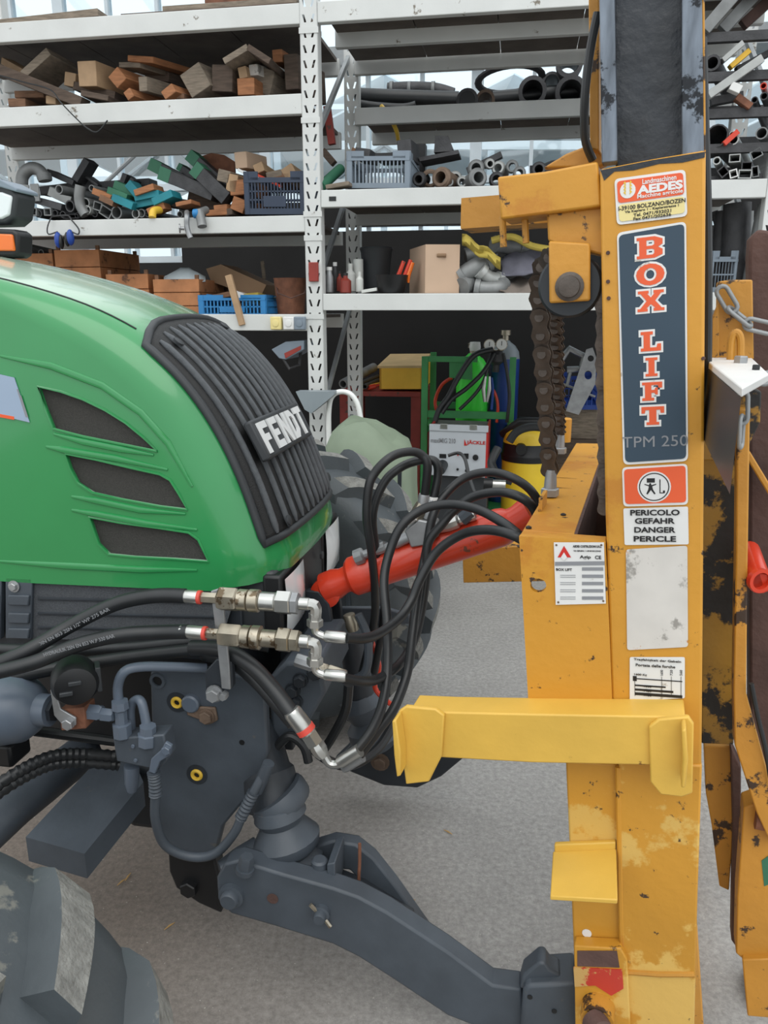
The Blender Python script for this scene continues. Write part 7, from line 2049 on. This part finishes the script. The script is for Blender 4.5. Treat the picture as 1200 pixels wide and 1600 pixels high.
# tarpaulin-covered machine and the tubular chair behind the far wheel
cv = thing('covered_machine', RK.Z(585, 880, 0.0), 'machine draped in a grey-green tarpaulin behind the far wheel', 'covered machine')
zc_ = RK.P(570, 655, 4.15).z
cx, cy = RK.L(RK.P(580, 690, 4.10))[:2]
ring = []
for i, (f_, zf) in enumerate(((0.55, 1.0), (0.80, 0.97), (0.98, 0.86), (1.0, 0.7), (1.06, 0.45), (1.10, 0.2))):
    row = []
    for j in range(28):
        a = 2 * math.pi * j / 28
        e = abs(math.cos(a)) ** 0.7 * (1 if math.cos(a) > 0 else -1), abs(math.sin(a)) ** 0.7 * (1 if math.sin(a) > 0 else -1)
        w = 1 + (0.04 * math.sin(5 * a + i) + 0.03 * math.sin(9 * a)) * (i / 5)
        row.append(RK.W(cx + 0.25 * f_ * e[0] * w, cy + 0.28 * f_ * e[1] * w, zc_ * zf - 0.09 * max(0, e[0]) * (1 if i < 3 else 0) + 0.015 * math.sin(3 * a + i)))
    ring.append(row)
MB().grid(ring, True).build('tarpaulin', 'tarp_green', cv, smooth=60)
MB().add(ring[0], [tuple(range(28))]).build('tarpaulin_top', 'tarp_green', cv, smooth=60)
rbox(cx - 0.2, cx + 0.2, cy - 0.22, cy + 0.22, 0, zc_ * 0.8).build('body', 'chassis_dark', cv, smooth=0)
ch = thing('tubular_stand', RK.Z(535, 900, 0.0), 'white bent tube stand holding a grey tilted plate', 'stand')
zf_ = 4.50
MB().tube(hosepath(RK, [(516, 905, zf_), (514, 700, zf_), (514, 640, zf_), (520, 618, zf_), (536, 612, zf_), (552, 620, zf_), (562, 645, zf_), (566, 700, zf_), (566, 905, zf_)], 6), 0.016, 12).build('tube_frame', 'gauge_white', ch, smooth=60)
MB().prism([RK.P(a, b, 4.42) for a, b in ((462, 612), (522, 612), (522, 617), (486, 646), (476, 640))], RK.n * 0.10).build('plate', 'gas_grey', ch, smooth=0)
# grey-red tool case hung under the lower beam
tcs = thing('tail_light_bar', RK.P(455, 575, 4.5), 'grey bar with red reflectors jutting from the rack below the bucket', 'light bar')
MB().prism([RK.P(a, b, 4.62) for a, b in ((424, 546), (446, 534), (475, 532), (475, 546), (446, 562), (436, 560))], RK.n * 0.3).build('bar', 'plastic_grey', tcs, bevel=0.004)
MB().prism([RK.P(a, b, 4.615) for a, b in ((444, 552), (470, 540), (470, 546), (446, 560))], RK.n * 0.004).build('reflector', 'bench_red', tcs, smooth=0)
MB().tube([RK.P(440, 556, 4.64), RK.P(452, 576, 4.64), RK.P(468, 570, 4.7), RK.P(470, 548, 4.7)], 0.010, 8).build('bracket', 'iron_dark', tcs)
# blue crate with clamps behind the chain
bc_ = crate(868, 590, 936, 640, 6.006, 0.546, 'plastic_deepblue', 'deep blue crate behind the lift chain', 2, 8, 0.26, False)
MB().box(RK.P(905, 662, 6.084) + RK.n * 0.26, RK.h * 0.208, RK.n * 0.26, UP * 0.117).build('wooden_chest', 'wood_grey', label='grey wooden chest under the deep blue crate', cat='chest', bevel=0.004)
zc2 = (RK.P(905, 662, 6.084).z - 0.117)
rbox(RK.L(RK.P(870, 662, 6.084))[0], RK.L(RK.P(945, 662, 6.084))[0], 6.032, 6.760, 0, zc2).build('pedestal', 'wood_dark', label='dark wooden pedestal under the grey chest', cat='pedestal', smooth=0)
sc = thing('screw_clamp', RK.P(895, 605, 5.980), 'grey screw clamp lying in the deep blue crate', 'clamp')
MB().tube([RK.P(a, b, 5.980) for a, b in ((870, 572), (878, 560), (890, 545), (912, 556), (908, 576), (886, 578))], 0.026, 8).build('frame', 'zinc', sc)
MB().tube([RK.P(886, 602, 5.980), RK.P(892, 578, 5.980)], 0.013, 8).build('screw', 'zinc', sc)
MB().tube([RK.P(880, 600, 5.980), RK.P(930, 620, 5.980)], 0.0091, 8).build('tommy_bar', 'zinc', sc)
gb = thing('slotted_bracket', RK.P(900, 672, 5.954), 'grey steel bracket plate with round holes leaning on the deep blue crate', 'bracket')
out = [(916, 546), (926, 543), (932, 560), (930, 600), (904, 648), (884, 642)]
V_, F__ = None, None
holes2 = [[(923 + 5 * math.cos(i * math.pi / 6), 560 + 5 * math.sin(i * math.pi / 6)) for i in range(12)], [(919 + 6 * math.cos(i * math.pi / 6), 586 + 7 * math.sin(i * math.pi / 6)) for i in range(12)]]
V_, F__ = holed(out, holes2)
MB().add([RK.P(a, b, 5.941) for a, b in V_], F__).build('plate', 'zinc', gb, smooth=0, thick=0.0156)
# straw and twigs on the concrete
for x, y, a in ((190, 1378, 60), (200, 1370, 80), (265, 1447, 50), (640, 1408, 20), (560, 1388, 120), (420, 1290, 40), (700, 1300, 140)):
    o = TR.Z(x, y, 0.004)
    d = Vector((math.cos(math.radians(a)), math.sin(math.radians(a)), 0)) * 0.018
    MB().tube([o - d, o + UP * 0.002, o + d], [0.001, 0.003, 0.001], 5).build('straw_bit', 'straw', label='bit of straw lying on the concrete by the tractor', cat='straw', group='straw bits on the concrete')
